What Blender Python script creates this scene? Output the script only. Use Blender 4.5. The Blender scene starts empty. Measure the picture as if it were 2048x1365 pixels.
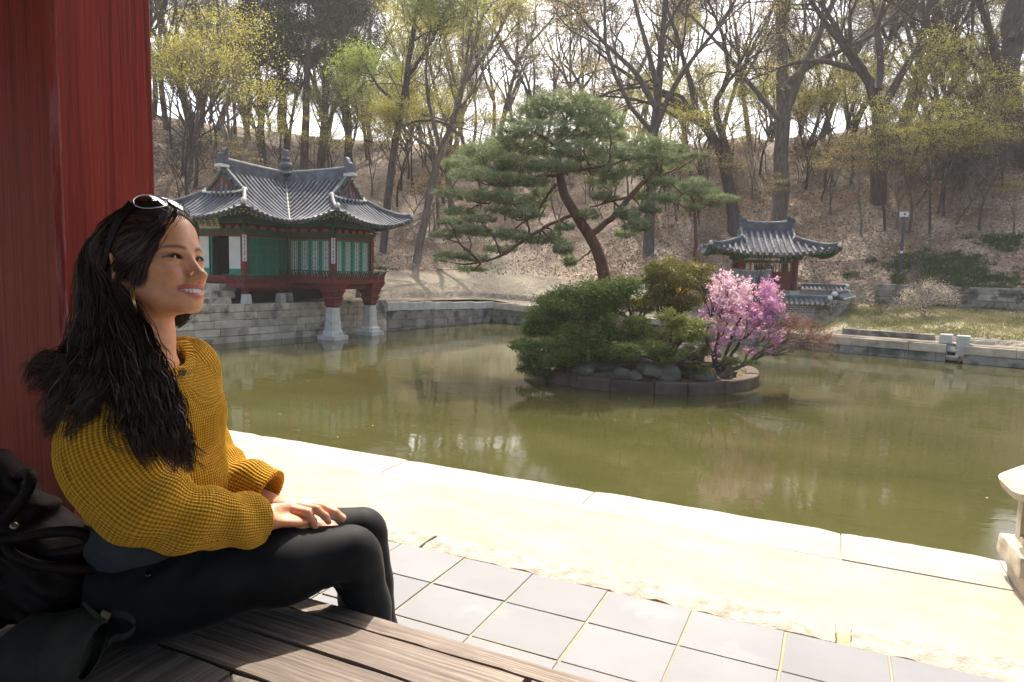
import bpy, bmesh, math, random
import numpy as np
from mathutils import Vector, Matrix
from mathutils import noise as mnoise
RNG = np.random.RandomState(7)
random.seed(7)
SC = bpy.context.scene
COL = SC.collection

# ---------------------------------------------------------------- camera
PITCH, ROLL, YAW, FPX, CAMZ = math.radians(6.117), math.radians(1.597), math.radians(24.856), 1389.0, 3.1
_f = np.array([0, math.cos(PITCH), -math.sin(PITCH)]); _u = np.array([0, math.sin(PITCH), math.cos(PITCH)]); _r = np.array([1., 0, 0])
_r, _u = _r*math.cos(ROLL)+_u*math.sin(ROLL), _u*math.cos(ROLL)-_r*math.sin(ROLL)
_m = np.array([[math.cos(YAW), -math.sin(YAW), 0], [math.sin(YAW), math.cos(YAW), 0], [0, 0, 1]])
CR, CU, CF = _m@_r, _m@_u, _m@_f
CC = np.array([0, 0, CAMZ])
cam = bpy.data.cameras.new('camera'); camo = bpy.data.objects.new('camera', cam); COL.objects.link(camo)
camo.matrix_world = Matrix(((CR[0], CU[0], -CF[0], 0), (CR[1], CU[1], -CF[1], 0), (CR[2], CU[2], -CF[2], CAMZ), (0, 0, 0, 1)))
cam.lens = FPX*36/2048; cam.sensor_width = 36; cam.clip_start = .05; cam.clip_end = 2000
SC.camera = camo
def ray(px, py): return CR*(px-1024)/FPX-CU*(py-682.5)/FPX+CF
def G(px, py, z): d = ray(px, py); return CC+d*(z-CAMZ)/d[2]      # where that line of sight meets the level z
def V(px, py, dep): return CC+ray(px, py)*dep                       # the point at that distance

# ---------------------------------------------------------------- light
SUN_EL, SUN_AZ = math.radians(54), math.radians(20)   # azimuth from +Y towards -X
sd = np.array([-math.sin(SUN_AZ)*math.cos(SUN_EL), math.cos(SUN_AZ)*math.cos(SUN_EL), math.sin(SUN_EL)])
W = bpy.data.worlds.new('World'); SC.world = W; W.use_nodes = True
nt = W.node_tree; nt.nodes.clear()
sky = nt.nodes.new('ShaderNodeTexSky'); sky.sky_type = 'NISHITA'; sky.sun_disc = False
sky.sun_elevation = SUN_EL; sky.sun_rotation = -SUN_AZ
sky.dust_density = 6.0; sky.air_density = 1.0; sky.ozone_density = 1.0
bg = nt.nodes.new('ShaderNodeBackground'); bg.inputs[1].default_value = .15
out = nt.nodes.new('ShaderNodeOutputWorld')
nt.links.new(sky.outputs[0], bg.inputs[0]); nt.links.new(bg.outputs[0], out.inputs[0])
sl = bpy.data.lights.new('sun', 'SUN'); sl.energy = 2.75; sl.angle = math.radians(.55); sl.color = (1, .93, .82)
so = bpy.data.objects.new('sun', sl); COL.objects.link(so)
so.rotation_euler = Vector(sd).to_track_quat('Z', 'Y').to_euler(); so.location = (0, 0, 40)
SC.view_settings.view_transform = 'Standard'; SC.view_settings.look = 'None'
SC.view_settings.gamma = 1; SC.view_settings.use_curve_mapping = False; SC.view_settings.exposure = 1.52
SC.cycles.max_bounces = 8; SC.cycles.diffuse_bounces = 3; SC.cycles.transparent_max_bounces = 8
SC.cycles.caustics_reflective = False; SC.cycles.caustics_refractive = False

# ---------------------------------------------------------------- objects
def tag(o, label=None, cat=None, group=None, kind=None):
    if label: o['label'] = label
    if cat: o['category'] = cat
    if group: o['group'] = group
    if kind: o['kind'] = kind
    return o
def thing(name, label, cat, loc=(0, 0, 0), rz=0, group=None):
    o = bpy.data.objects.new(name, None); COL.objects.link(o); o.empty_display_size = .1
    o.location = Vector([float(a) for a in loc]); o.rotation_euler = (0, 0, rz)
    return tag(o, label, cat, group)
def link(name, me, parent=None, loc=None):
    o = bpy.data.objects.new(name, me); COL.objects.link(o)
    if parent is not None: o.parent = parent
    if loc is not None: o.location = Vector([float(a) for a in loc])
    return o
def copy_tree(o, parent=None):
    c = o.copy(); COL.objects.link(c); c.parent = parent
    for ch in list(o.children): copy_tree(ch, c)
    return c
def grid_faces(m, n, wu=False, wv=False):
    i = np.arange(m if wu else m-1); j = np.arange(n if wv else n-1)
    I, J = np.meshgrid(i, j, indexing='ij'); I2, J2 = (I+1) % m, (J+1) % n
    return np.stack([I*n+J, I2*n+J, I2*n+J2, I*n+J2], -1).reshape(-1, 4)

class MB:
    """collects vertices, quads and triangles; build() links them as ONE mesh"""
    def __init__(s): s.v = []; s.q = []; s.t = []; s.n = 0; s.c = []; s.uv = []; s.mi = []
    def add(s, v, q=None, t=None, c=None, uv=None):
        v = np.asarray(v, float).reshape(-1, 3)
        if q is not None and len(q): s.q.append(np.asarray(q, int)+s.n)
        if t is not None and len(t): s.t.append(np.asarray(t, int)+s.n)
        s.v.append(v); s.c.append(np.ones((len(v), 3)) if c is None else np.broadcast_to(np.asarray(c, float), (len(v), 3)))
        s.uv.append(np.zeros((len(v), 2)) if uv is None else np.asarray(uv, float).reshape(-1, 2))
        s.n += len(v); return s
    def box(s, c, size, rz=0, top=None, rot=None, jit=0):
        a = np.array([[x, y, z] for z in (-.5, .5) for y in (-.5, .5) for x in (-.5, .5)], float)
        if top is not None: a[4:, 0] *= top[0]; a[4:, 1] *= top[1]
        a = a*np.array(size, float)
        if jit: a += RNG.uniform(-jit, jit, a.shape)
        if rot is not None: a = a@np.asarray(rot, float).T
        if rz: cs, sn = math.cos(rz), math.sin(rz); a = a@np.array([[cs, sn, 0], [-sn, cs, 0], [0, 0, 1]])
        return s.add(a+np.array(c, float), q=[(0, 2, 3, 1), (4, 5, 7, 6), (0, 1, 5, 4), (1, 3, 7, 5), (3, 2, 6, 7), (2, 0, 4, 6)])
    def bar(s, a, b, w, h, up=(0, 0, 1)):
        a, b = np.array(a, float), np.array(b, float); d = b-a; L = np.linalg.norm(d); d /= L
        sx = np.cross(d, up); sx /= np.linalg.norm(sx); u = np.cross(sx, d)
        return s.box((a+b)/2, (L, w, h), rot=np.stack([d, sx, u], 1))
    def tubes(s, P, R, n=6, caps=True, sx=1., c=None):
        """P (N,k,3) centre lines, R (N,k) radii"""
        P = np.asarray(P, float); R = np.asarray(R, float)
        if P.ndim == 2: P = P[None]; R = R[None]
        N, k, _ = P.shape
        T = np.empty_like(P); T[:, 1:-1] = P[:, 2:]-P[:, :-2]; T[:, 0] = P[:, 1]-P[:, 0]; T[:, -1] = P[:, -1]-P[:, -2]
        T /= np.linalg.norm(T, axis=2, keepdims=True)+1e-12
        ref = np.zeros((N, 1, 3)); m = T.mean(1); az = np.abs(m).argmin(1); ref[np.arange(N), 0, az] = 1
        A = np.cross(T, ref); A /= np.linalg.norm(A, axis=2, keepdims=True)+1e-12; B = np.cross(T, A)
        th = np.arange(n)*2*math.pi/n
        ring = P[:, :, None]+R[:, :, None, None]*(A[:, :, None]*np.cos(th)[None, None, :, None]*sx+B[:, :, None]*np.sin(th)[None, None, :, None])
        fq = grid_faces(k, n, wv=True); base = (np.arange(N)*k*n)[:, None, None]
        cc = None if c is None else np.repeat(np.asarray(c, float).reshape(N, 3), k*n, axis=0)
        nb = s.n
        s.add(ring.reshape(-1, 3), q=(fq[None]+base).reshape(-1, 4), c=cc)
        if caps and n >= 3:
            f = []
            for i in range(1, n-1): f += [(0, i+1, i)]; 
            f = np.array(f); e = np.array([(0, i, i+1) for i in range(1, n-1)])+(k-1)*n
            s.t.append((f[None]+base).reshape(-1, 3)+nb); s.t.append((e[None]+base).reshape(-1, 3)+nb)
        return s
    def loft(s, rings, closed=True, cap=True, c=None, uv=None):
        r = np.asarray(rings, float); m, n, _ = r.shape; nb = s.n
        s.add(r.reshape(-1, 3), q=grid_faces(m, n, wv=closed), c=c, uv=uv)
        if cap and closed:
            for b, o in ((0, 1), ((m-1)*n, -1)):
                s.t.append(np.array([(b, b+i+1, b+i)[::o] for i in range(1, n-1)])+nb)
        return s
    def lathe(s, prof, c=(0, 0, 0), n=16, rot=0):
        th = np.arange(n)*2*math.pi/n+rot
        r = np.array([[[p[0]*math.cos(a)+c[0], p[0]*math.sin(a)+c[1], p[1]+c[2]] for a in th] for p in prof])
        return s.loft(r)
    def quads(s, Q, c=None):
        Q = np.asarray(Q, float); N = len(Q)
        return s.add(Q.reshape(-1, 3), q=np.arange(N*4).reshape(N, 4), c=None if c is None else np.repeat(np.asarray(c), 4, axis=0))
    def mesh(s, name, mat, smooth=False, off=None, color=False, uvs=False):
        me = bpy.data.meshes.new(name)
        v = np.concatenate(s.v); 
        if off is not None: v = v-np.array(off, float)
        q = np.concatenate(s.q) if s.q else np.zeros((0, 4), int); t = np.concatenate(s.t) if s.t else np.zeros((0, 3), int)
        me.vertices.add(len(v)); me.vertices.foreach_set('co', v.astype(np.float32).ravel())
        lp = np.concatenate([q.ravel(), t.ravel()]); me.loops.add(len(lp)); me.loops.foreach_set('vertex_index', lp.astype(np.int32))
        me.polygons.add(len(q)+len(t))
        st = np.concatenate([np.arange(len(q))*4, len(q)*4+np.arange(len(t))*3]); me.polygons.foreach_set('loop_start', st.astype(np.int32))
        me.polygons.foreach_set('use_smooth', np.full(len(st), bool(smooth)))
        me.update(calc_edges=True)
        if color:
            ca = me.color_attributes.new('col', 'FLOAT_COLOR', 'POINT'); c4 = np.ones((len(v), 4), np.float32); c4[:, :3] = np.concatenate(s.c); ca.data.foreach_set('color', c4.ravel())
        if uvs:
            ul = me.uv_layers.new(name='UVMap'); ul.data.foreach_set('uv', np.concatenate(s.uv)[lp].astype(np.float32).ravel())
        if mat is not None: me.materials.append(mat)
        me.validate()
        return me
    def build(s, name, mat, parent=None, smooth=False, world=True, color=False, uvs=False, loc=None):
        """world=True: the vertices are world positions; they are stored relative to the (unrotated) parent"""
        off = None
        if parent is not None and world:
            off = np.array(parent.location)
            if parent.parent is not None: off = off+np.array(parent.parent.location)
        if loc is not None: off = np.array(loc, float)
        return link(name, s.mesh(name, mat, smooth, off, color, uvs), parent, loc)

# ---------------------------------------------------------------- materials
def newmat(name):
    m = bpy.data.materials.new(name); m.use_nodes = True; n = m.node_tree; n.nodes.clear()
    o = n.nodes.new('ShaderNodeOutputMaterial'); b = n.nodes.new('ShaderNodeBsdfPrincipled'); n.links.new(b.outputs[0], o.inputs[0])
    return m, n, b
def nd(n, t, **k):
    x = n.nodes.new('ShaderNode'+t)
    for a, v in k.items(): setattr(x, a, v)
    return x
def ramp(n, fac, stops):
    r = nd(n, 'ValToRGB'); e = r.color_ramp.elements
    while len(e) < len(stops): e.new(.5)
    for i, (p, c) in enumerate(stops): e[i].position = p; e[i].color = (*c, 1) if len(c) == 3 else c
    n.links.new(fac, r.inputs[0]); return r.outputs[0]
def mixc(n, fac, a, b, mode='MIX'):
    x = nd(n, 'Mix', data_type='RGBA', blend_type=mode)
    for i, v in ((0, fac), (6, a), (7, b)):
        if isinstance(v, (int, float)): x.inputs[i].default_value = v
        elif isinstance(v, (tuple, list)): x.inputs[i].default_value = (*v, 1)
        else: n.links.new(v, x.inputs[i])
    return x.outputs[2]
def math_(n, op, a, b=0, c=None):
    x = nd(n, 'Math', operation=op)
    for i, v in enumerate((a, b) if c is None else (a, b, c)):
        if isinstance(v, (int, float)): x.inputs[i].default_value = v
        else: n.links.new(v, x.inputs[i])
    return x.outputs[0]
def tex(n, kind, scale, coord='Object', detail=4, stretch=None, rough=.55, dist=0, feature=None):
    tc = nd(n, 'TexCoord'); src = tc.outputs[coord]
    if stretch: mp = nd(n, 'Mapping'); mp.inputs[3].default_value = stretch; n.links.new(src, mp.inputs[0]); src = mp.outputs[0]
    if kind == 'noise':
        t = nd(n, 'TexNoise'); t.inputs['Scale'].default_value = scale; t.inputs['Detail'].default_value = detail; t.inputs['Roughness'].default_value = rough; t.inputs['Distortion'].default_value = dist
    else:
        t = nd(n, 'TexVoronoi'); t.inputs['Scale'].default_value = scale
        if feature: t.feature = feature
    n.links.new(src, t.inputs[0]); return t
def bump(n, b, h, strength=.3, dist=.01, prev=None):
    x = nd(n, 'Bump'); x.inputs['Strength'].default_value = strength; x.inputs['Distance'].default_value = dist
    n.links.new(h, x.inputs['Height'])
    if prev is not None: n.links.new(prev, x.inputs['Normal'])
    n.links.new(x.outputs[0], b.inputs['Normal']); return x.outputs[0]
def lerp(a, b, t): return tuple(x+(y-x)*t for x, y in zip(a, b))
def M_plain(name, col, rough=.6, var=.25, scale=3, spec=.3, bscale=40, bstr=.25, bdist=.004, stain=None, stretch=None, attr=False, rand=.0, sheen=0, metal=0, detail=5):
    """a surface with uneven tone, optional stains and a fine relief"""
    m, n, b = newmat(name)
    t = tex(n, 'noise', scale, detail=detail, stretch=stretch)
    c = ramp(n, t.outputs[0], [(.3, tuple(x*(1-var) for x in col)), (.7, tuple(min(1, x*(1+var)) for x in col))])
    if stain:
        t2 = tex(n, 'noise', stain[1], detail=6, stretch=stretch); f = ramp(n, t2.outputs[0], [(stain[2], (0, 0, 0)), (stain[2]+.12, (1, 1, 1))])
        c = mixc(n, f, c, stain[0])
    if attr:
        a = nd(n, 'Attribute', attribute_name='col'); c = mixc(n, 1., c, a.outputs[0], 'MULTIPLY')
    if rand:
        oi = nd(n, 'ObjectInfo'); v = math_(n, 'MULTIPLY_ADD', oi.outputs['Random'], 2*rand, 1-rand)
        hv = nd(n, 'HueSaturation'); n.links.new(c, hv.inputs['Color']); n.links.new(v, hv.inputs['Value']); c = hv.outputs[0]
    n.links.new(c, b.inputs['Base Color']); b.inputs['Roughness'].default_value = rough; b.inputs['Specular IOR Level'].default_value = spec
    b.inputs['Metallic'].default_value = metal
    if sheen: b.inputs['Sheen Weight'].default_value = sheen
    if bstr:
        t3 = tex(n, 'noise', bscale, detail=6, stretch=stretch); bump(n, b, t3.outputs[0], bstr, bdist)
    return m
def M_leaf(name, cols, trans=.35, rough=.55, spec=.25):
    """thin leaves: tone differs from leaf to leaf, light shines through"""
    m = bpy.data.materials.new(name); m.use_nodes = True; n = m.node_tree; n.nodes.clear()
    o = nd(n, 'OutputMaterial'); a = nd(n, 'Attribute', attribute_name='col'); b = nd(n, 'BsdfPrincipled'); tr = nd(n, 'BsdfTranslucent'); mx = nd(n, 'MixShader')
    sp = nd(n, 'SeparateColor'); n.links.new(a.outputs[0], sp.inputs[0])
    c = ramp(n, sp.outputs[0], [(i/(len(cols)-1), k) for i, k in enumerate(cols)])
    n.links.new(c, b.inputs['Base Color']); b.inputs['Roughness'].default_value = rough; b.inputs['Specular IOR Level'].default_value = spec
    c2 = mixc(n, 1., c, (1., 1., .62), 'MULTIPLY'); n.links.new(c2, tr.inputs[0])
    mx.inputs[0].default_value = trans; n.links.new(b.outputs[0], mx.inputs[1]); n.links.new(tr.outputs[0], mx.inputs[2]); n.links.new(mx.outputs[0], o.inputs[0])
    return m
def smooth01(x): x = np.clip(x, 0, 1); return x*x*(3-2*x)

MAT = {}
MAT['granite'] = M_plain('weathered_granite', (.47, .40, .29), .85, .3, 2.2, .2, 60, .5, .006, ((.13, .12, .10), 1.3, .56), rand=.18)
MAT['granite_dark'] = M_plain('stained_granite', (.25, .22, .175), .85, .4, 2.0, .2, 60, .5, .006, ((.08, .08, .065), 1.8, .5), rand=.22)
MAT['granite_pale'] = M_plain('pale_granite', (.52, .49, .42), .8, .18, 4, .2, 90, .5, .004, ((.3, .27, .2), 2.2, .62))
MAT['boulder'] = M_plain('boulder_stone', (.13, .12, .10), .9, .45, 1.8, .2, 25, .6, .02, ((.06, .075, .03), 2.0, .55), rand=.3)
MAT['roof_tile'] = M_plain('grey_roof_tile', (.095, .10, .108), .65, .45, 2.6, .3, 30, .35, .006, ((.26, .24, .2), 2.4, .62), rand=.22)
MAT['roof_bed'] = M_plain('roof_tile_bed', (.055, .058, .062), .75, .5, 3, .3, 30, .5, .01, ((.2, .19, .16), 3.2, .6))
MAT['plaster'] = M_plain('lime_plaster', (.62, .58, .5), .85, .15, 3, .2, 50, .3, .004, ((.35, .32, .27), 2.5, .62))
MAT['red_wood'] = M_plain('red_painted_timber', (.16, .022, .016), .6, .25, 4, .35, 40, .25, .003, rand=.12)
MAT['green_wood'] = M_plain('green_painted_timber', (.016, .09, .042), .6, .3, 5, .3, 40, .2, .003, rand=.15)
MAT['teal_wood'] = M_plain('teal_painted_lattice', (.02, .21, .135), .6, .2, 5, .3, 40, .2, .003, rand=.1)
MAT['orange'] = M_plain('orange_painted_panel', (.36, .07, .025), .7, .25, 5, .2, 40, .1, .003)
MAT['paper'] = M_plain('window_paper', (.60, .60, .54), .9, .08, 3, .1, 50, .1, .001)
MAT['dark'] = M_plain('dark_timber_and_shade', (.012, .010, .009), .8, .3, 3, .2, 30, .1, .003)  # near-black timber, also laid in as painted shade inside hollows
MAT['cream'] = M_plain('cream_paint', (.55, .48, .32), .7, .12, 5, .2, 40, .1, .002)
MAT['ink'] = M_plain('black_ink', (.02, .02, .02), .7, .1, 5, .2, 40, .0)

def add_haze():
    mb = MB(); mb.box((-5, 75, 26), (230, 210, 56)); m = bpy.data.materials.new('thin_spring_haze'); m.use_nodes = True; n = m.node_tree; n.nodes.clear(); o = nd(n, 'OutputMaterial'); v = nd(n, 'VolumePrincipled')
    v.inputs['Color'].default_value = (1, .98, .94, 1); v.inputs['Density'].default_value = .0006; v.inputs['Anisotropy'].default_value = .35; n.links.new(v.outputs[0], o.inputs['Volume']); tag(mb.build('haze', m), kind='stuff')
# ================================================================ the lie of the land
K0, C1, C2, C3 = np.array([-23.05, 4.7]), np.array([-17.15, 34.37]), np.array([11., 28.9]), np.array([11., 4.7])
dirS = (C1-K0)/np.linalg.norm(C1-K0); nS = np.array([-dirS[1], dirS[0]])
dirW = (C2-C1)/np.linalg.norm(C2-C1); nW = np.array([-dirW[1], dirW[0]])
def snoise(x, y, s=1., seed=0.):
    x = np.asarray(x, float)*s; y = np.asarray(y, float)*s
    return (np.sin(x*1.3+y*.7+seed)+np.sin(-x*.8+y*1.7+seed*2.1+1.3)+np.sin(x*2.3-y*1.9+seed*.7+4)*.6+np.sin(x*3.9+y*3.1+seed*1.9)*.35)/2.95
def HT(x, y):
    """ground level beyond the pond walls"""
    x = np.asarray(x, float); y = np.asarray(y, float)
    dS = (x-K0[0])*nS[0]+(y-K0[1])*nS[1]; dW = (x-C1[0])*nW[0]+(y-C1[1])*nW[1]; dN = x-C2[0]
    cn = np.hypot(np.maximum(dS, 0), np.maximum(dW, 0)); bo = (dS > 0) & (dW > 0); dS0, dW0 = dS, dW; dS = np.where(bo, cn, dS); dW = np.where(bo, cn, dW)
    st = lambda d, a, b: smooth01((d-a)/(b-a))
    # south side
    flat = 1-smooth01((y-27.5)/1.5)
    zs = 1.32+.25*st(dS, 2.4, 2.55)*(1-flat)+np.maximum(dS-2.6, 0)*.25*(1-flat)+np.maximum(dS-7.5, 0)*(.24*(1-flat)+.44*flat)
    # west side, left of the stele pavilion / stele pavilion / right of it
    al = (x-C1[0])*dirW[0]+(y-C1[1])*dirW[1]
    zl = 1.12-.027*np.clip(al, 0, 11)+.3*st(dW, 2.5, 2.65)+np.maximum(dW-2.7, 0)*.26+np.maximum(dW-8, 0)*.26
    zm = .66+.95*st(dW, 3.95, 4.1)+1.0*st(dW, 11.5, 13)+np.maximum(dW-12, 0)*.52
    zr = .68+.15*st(dW, 1.2, 1.3)+np.clip(dW-1.3, 0, 10.2)*.083+1.0*st(dW, 11.5, 11.65)+np.maximum(dW-11.7, 0)*.55
    a = smooth01((x+9.2)/2.6); b = smooth01((x+.6)/.8)
    zw = zl*(1-a)+zm*a*(1-b)+zr*a*b
    zw = np.where(a <= 0, zl, zw)
    d = np.maximum(dS, dW)
    wS = smooth01(.5+(dS0-dW0)/5.)
    z = zs*wS+zw*(1-wS)
    nn = smooth01((dN-np.maximum(dW0, 0))/3.); z = z*(1-nn)+nn*(1.5+np.maximum(dN-3, 0)*.12)
    crest = 16.2+.03*(x+30)+.9*snoise(x, y, .06, 3)
    k = 2.0; z = -np.log(np.exp(-z/k)+np.exp(-crest/k))*k+k*np.exp(-np.abs(z-crest)/k)*0
    und = snoise(x, y, .35)*.28+snoise(x, y, .11, 2)*.5
    return z+und*smooth01((d-9)/9)
def GT(px, py, lo=20., hi=110.):
    """where a line of sight meets the hillside"""
    d = ray(px, py); t = np.arange(lo, hi, .05); P = CC[None]+d[None]*t[:, None]
    h = HT(P[:, 0], P[:, 1]); i = np.argmax(P[:, 2] < h) if (P[:, 2] < h).any() else np.argmax((h-P[:, 2])/t)
    p = P[i]; return np.array([p[0], p[1], float(HT(p[0], p[1]))])

# hillside sheet, from the pond walls out to the far side of the hill
poly = []; nrm = []
E0 = K0-dirS*45
for t in np.linspace(0, 1, 46): poly.append(E0+(C1-E0)*t); nrm.append(nS)
for t in np.linspace(0, 1, 26)[1:]:
    v = nS*(1-t)+nW*t; poly.append(C1); nrm.append(v/np.linalg.norm(v))
for t in np.linspace(0, 1, 70)[1:]: poly.append(C1+(C2-C1)*t); nrm.append(nW)
nN = np.array([1., 0])
for t in np.linspace(0, 1, 20)[1:]:
    v = nW*(1-t)+nN*t; poly.append(C2); nrm.append(v/np.linalg.norm(v))
for t in np.linspace(0, 1, 20)[1:]: poly.append(C2+np.array([0, -70.])*t); nrm.append(nN)
poly = np.array(poly); nrm = np.array(nrm)
ds = np.unique(np.round(np.concatenate([np.arange(.1, 16, .35), [1.2, 1.3, 2.4, 2.55, 2.65, 3.95, 4.1, 11.5, 11.65], np.arange(16, 46, .8), np.arange(46, 80, 3), np.array([90, 120, 180, 300, 600])]), 3))
XY = poly[:, None]+nrm[:, None]*ds[None, :, None]
Z = HT(XY[..., 0], XY[..., 1]); far = np.maximum(ds-55, 0); Z = Z-(far*.12)[None]
Z += (snoise(XY[..., 0], XY[..., 1], 2.2, 1)*.05)*smooth01((ds-8)/3)[None]

def M_hill():
    m, n, b = newmat('leaf_littered_earth')
    v = tex(n, 'voronoi', 7.5); v2 = tex(n, 'voronoi', 13)
    c = ramp(n, v.outputs['Color'], [(0, (.09, .056, .035)), (.4, (.20, .13, .082)), (.75, (.33, .24, .16)), (1, (.55, .45, .34))])
    c2 = ramp(n, v2.outputs['Color'], [(0, (.07, .044, .027)), (.5, (.22, .15, .095)), (1, (.5, .4, .3))])
    c = mixc(n, .5, c, c2)
    t = tex(n, 'noise', .35, detail=6); c = mixc(n, ramp(n, t.outputs[0], [(.42, (0, 0, 0)), (.62, (1, 1, 1))]), c, (.12, .07, .04))
    # grassy and bare ground low down
    a = nd(n, 'Attribute', attribute_name='col'); sp = nd(n, 'SeparateColor'); n.links.new(a.outputs[0], sp.inputs[0])
    g = tex(n, 'noise', 5, detail=8, rough=.7)
    gr = ramp(n, g.outputs[0], [(.3, (.11, .125, .045)), (.5, (.24, .22, .10)), (.7, (.36, .31, .18))])
    gb = ramp(n, g.outputs[0], [(.3, (.11, .09, .06)), (.7, (.24, .20, .145))])
    e = tex(n, 'noise', 1.1, detail=5)
    fg = math_(n, 'MULTIPLY', sp.outputs[1], ramp(n, e.outputs[0], [(.35, (.25, .25, .25)), (.6, (1, 1, 1))]))
    c = mixc(n, sp.outputs[0], c, gb); c = mixc(n, fg, c, gr)
    pr = ramp(n, e.outputs[0], [(.3, (.2, .09, .045)), (.7, (.27, .14, .08))]); c = mixc(n, sp.outputs[2], c, pr)
    n.links.new(c, b.inputs['Base Color']); b.inputs['Roughness'].default_value = .75; b.inputs['Specular IOR Level'].default_value = .25
    p = bump(n, b, v.outputs['Distance'], .8, .05); bump(n, b, g.outputs[0], .5, .03, p)
    return m
X_, Y_ = XY[..., 0], XY[..., 1]
dWv = (X_-C1[0])*nW[0]+(Y_-C1[1])*nW[1]; dSv = (X_-K0[0])*nS[0]+(Y_-K0[1])*nS[1]; dm = np.maximum(dWv, dSv)
right = smooth01((X_+1.5)/1.5)*(dWv > dSv)
bare = (1-smooth01((dm-(5.5+2.5*right+snoise(X_, Y_, .5)*1.5))/2.5))
grass = bare*np.clip(.25+.75*right*smooth01((dm-2)/1)+.2*snoise(X_, Y_, .8, 5), 0, 1)*smooth01((dm-1.4)/.6)
grass = np.maximum(grass, right*.9*(1-smooth01((dWv-11.4)/.3))*smooth01((dWv-1.5)/.5)*np.clip(.75+.4*snoise(X_, Y_, .7, 9), 0, 1))
path = np.exp(-((Z-(8.6+.02*X_))/.45)**2)*smooth01((X_+12)/8.)*.8
colr = np.stack([bare, np.clip(grass, 0, 1), path], -1)
mb = MB(); mb.add(np.concatenate([XY, Z[..., None]], -1), q=grid_faces(len(poly), len(ds)), c=colr.reshape(-1, 3))
mb.q[0] = mb.q[0][:, ::-1]
tag(mb.build('hillside', M_hill(), smooth=True, color=True), kind='structure')

# pond bed and water
mb = MB(); mb.add([[-32, -2, -1.], [16, -2, -1.], [16, 40, -1.], [-32, 40, -1.]], q=[(0, 1, 2, 3)])
tag(mb.build('pond_bed', M_plain('pond_mud', (.06, .055, .03), .9)), kind='structure')
def M_water():
    m, n, b = newmat('murky_pond_water')
    t = tex(n, 'noise', .16, detail=5, stretch=(1, 2.2, 1)); s = tex(n, 'noise', 1.1, detail=6, stretch=(.5, 2.2, 1), rough=.7)
    c = ramp(n, t.outputs[0], [(.35, (.044, .043, .013)), (.55, (.058, .055, .018)), (.7, (.072, .066, .026))])
    # drifts of green scum and dust on the surface
    f = ramp(n, s.outputs[0], [(.60, (0, 0, 0)), (.78, (.5, .5, .5))]); c = mixc(n, f, c, (.075, .078, .026))
    v = tex(n, 'voronoi', 2.3); vd = ramp(n, v.outputs['Distance'], [(.035, (1, 1, 1)), (.05, (0, 0, 0))]); vr = nd(n, 'SeparateColor'); n.links.new(v.outputs['Color'], vr.inputs[0])
    k = math_(n, 'MULTIPLY', vd, math_(n, 'GREATER_THAN', vr.outputs[0], .82)); c = mixc(n, k, c, (.45, .42, .33))
    n.links.new(c, b.inputs['Base Color']); b.inputs['IOR'].default_value = 1.33; b.inputs['Specular IOR Level'].default_value = .5
    r = ramp(n, s.outputs[0], [(.4, (.035, .035, .035)), (.75, (.10, .10, .10))]); n.links.new(math_(n, 'MAXIMUM', r, math_(n, 'MULTIPLY', k, .7)), b.inputs['Roughness'])
    w = tex(n, 'noise', 2.2, detail=3, stretch=(1, 1.6, 1)); w2 = tex(n, 'noise', .5, detail=2)
    p = bump(n, b, w.outputs[0], .05, .05); bump(n, b, w2.outputs[0], .08, .1, p)
    return m
pts = [K0+[-.6, -.8], C1+[-.6, .6], C2+[.6, .6], C3+[.6, -.8]]
mb = MB(); mb.add([[p[0], p[1], 0.] for p in pts], q=[(0, 3, 2, 1)])
tag(mb.build('pond_water', M_water()), kind='structure')

# ---------------------------------------------------------------- stone walls round the pond
def stone(c, size, rz=0, jit=.006, ch=.018):
    """a dressed block with chamfered edges"""
    mb = MB(); sx, sy, sz = [s/2 for s in size]; v = []
    for zz, k in ((-sz, 1), (-sz+ch, 0), (sz-ch, 0), (sz, 1)):
        ix, iy = sx-ch*k, sy-ch*k
        v += [(-ix, -iy, zz), (ix, -iy, zz), (ix, iy, zz), (-ix, iy, zz)]
    v = np.array(v)+RNG.uniform(-jit, jit, (16, 3))
    cs, sn = math.cos(rz), math.sin(rz); v = v@np.array([[cs, sn, 0], [-sn, cs, 0], [0, 0, 1]])+np.array(c, float)
    mb.add(v, q=np.concatenate([grid_faces(4, 4, wv=True), [(3, 2, 1, 0), (12, 13, 14, 15)]])); return mb
def block_wall(parent, a, b, ztop, courses, thick=.45, lens=(.7, 1.3), mat='granite', zbot=-.35, capmat=None, caplen=None, out=0, name='stone_block'):
    """courses of blocks from a to b (2D); ztop is a function of 0..1 along the wall, the face towards the pond lies on the line"""
    a, b = np.array(a, float), np.array(b, float); L = np.linalg.norm(b-a); u = (b-a)/L; nb = np.array([-u[1], u[0]]); rz = math.atan2(u[1], u[0])
    for k in range(courses):
        x = -RNG.uniform(0, .6)
        top = k == courses-1
        while x < L:
            ln = RNG.uniform(*(caplen if (top and caplen) else lens)); x0, x1 = max(x, 0), min(x+ln, L); x += ln
            if x1-x0 < .08: continue
            xm = (x0+x1)/2; zt = ztop(xm/L); h = (zt-zbot)/courses; hh = h
            z0 = zbot+h*k; pr = RNG.uniform(-.012, .012)+(.03 if top and capmat else 0)
            c = a+u*xm+nb*(thick/2-pr-out)
            s = stone((c[0], c[1], z0+hh/2), (x1-x0-.014, thick, hh-.012), rz)
            s.build(name, MAT[capmat if top and capmat else mat], parent)
    mb = MB(); c = (a+b)/2+nb*(thick*.55+.02); zz = min(ztop(0), ztop(1))-.06
    mb.box((c[0], c[1], (zbot+zz)/2), (L-.04, thick*.7, zz-zbot), rz); mb.build('mortar_core', MAT['granite_dark'], parent)

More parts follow.
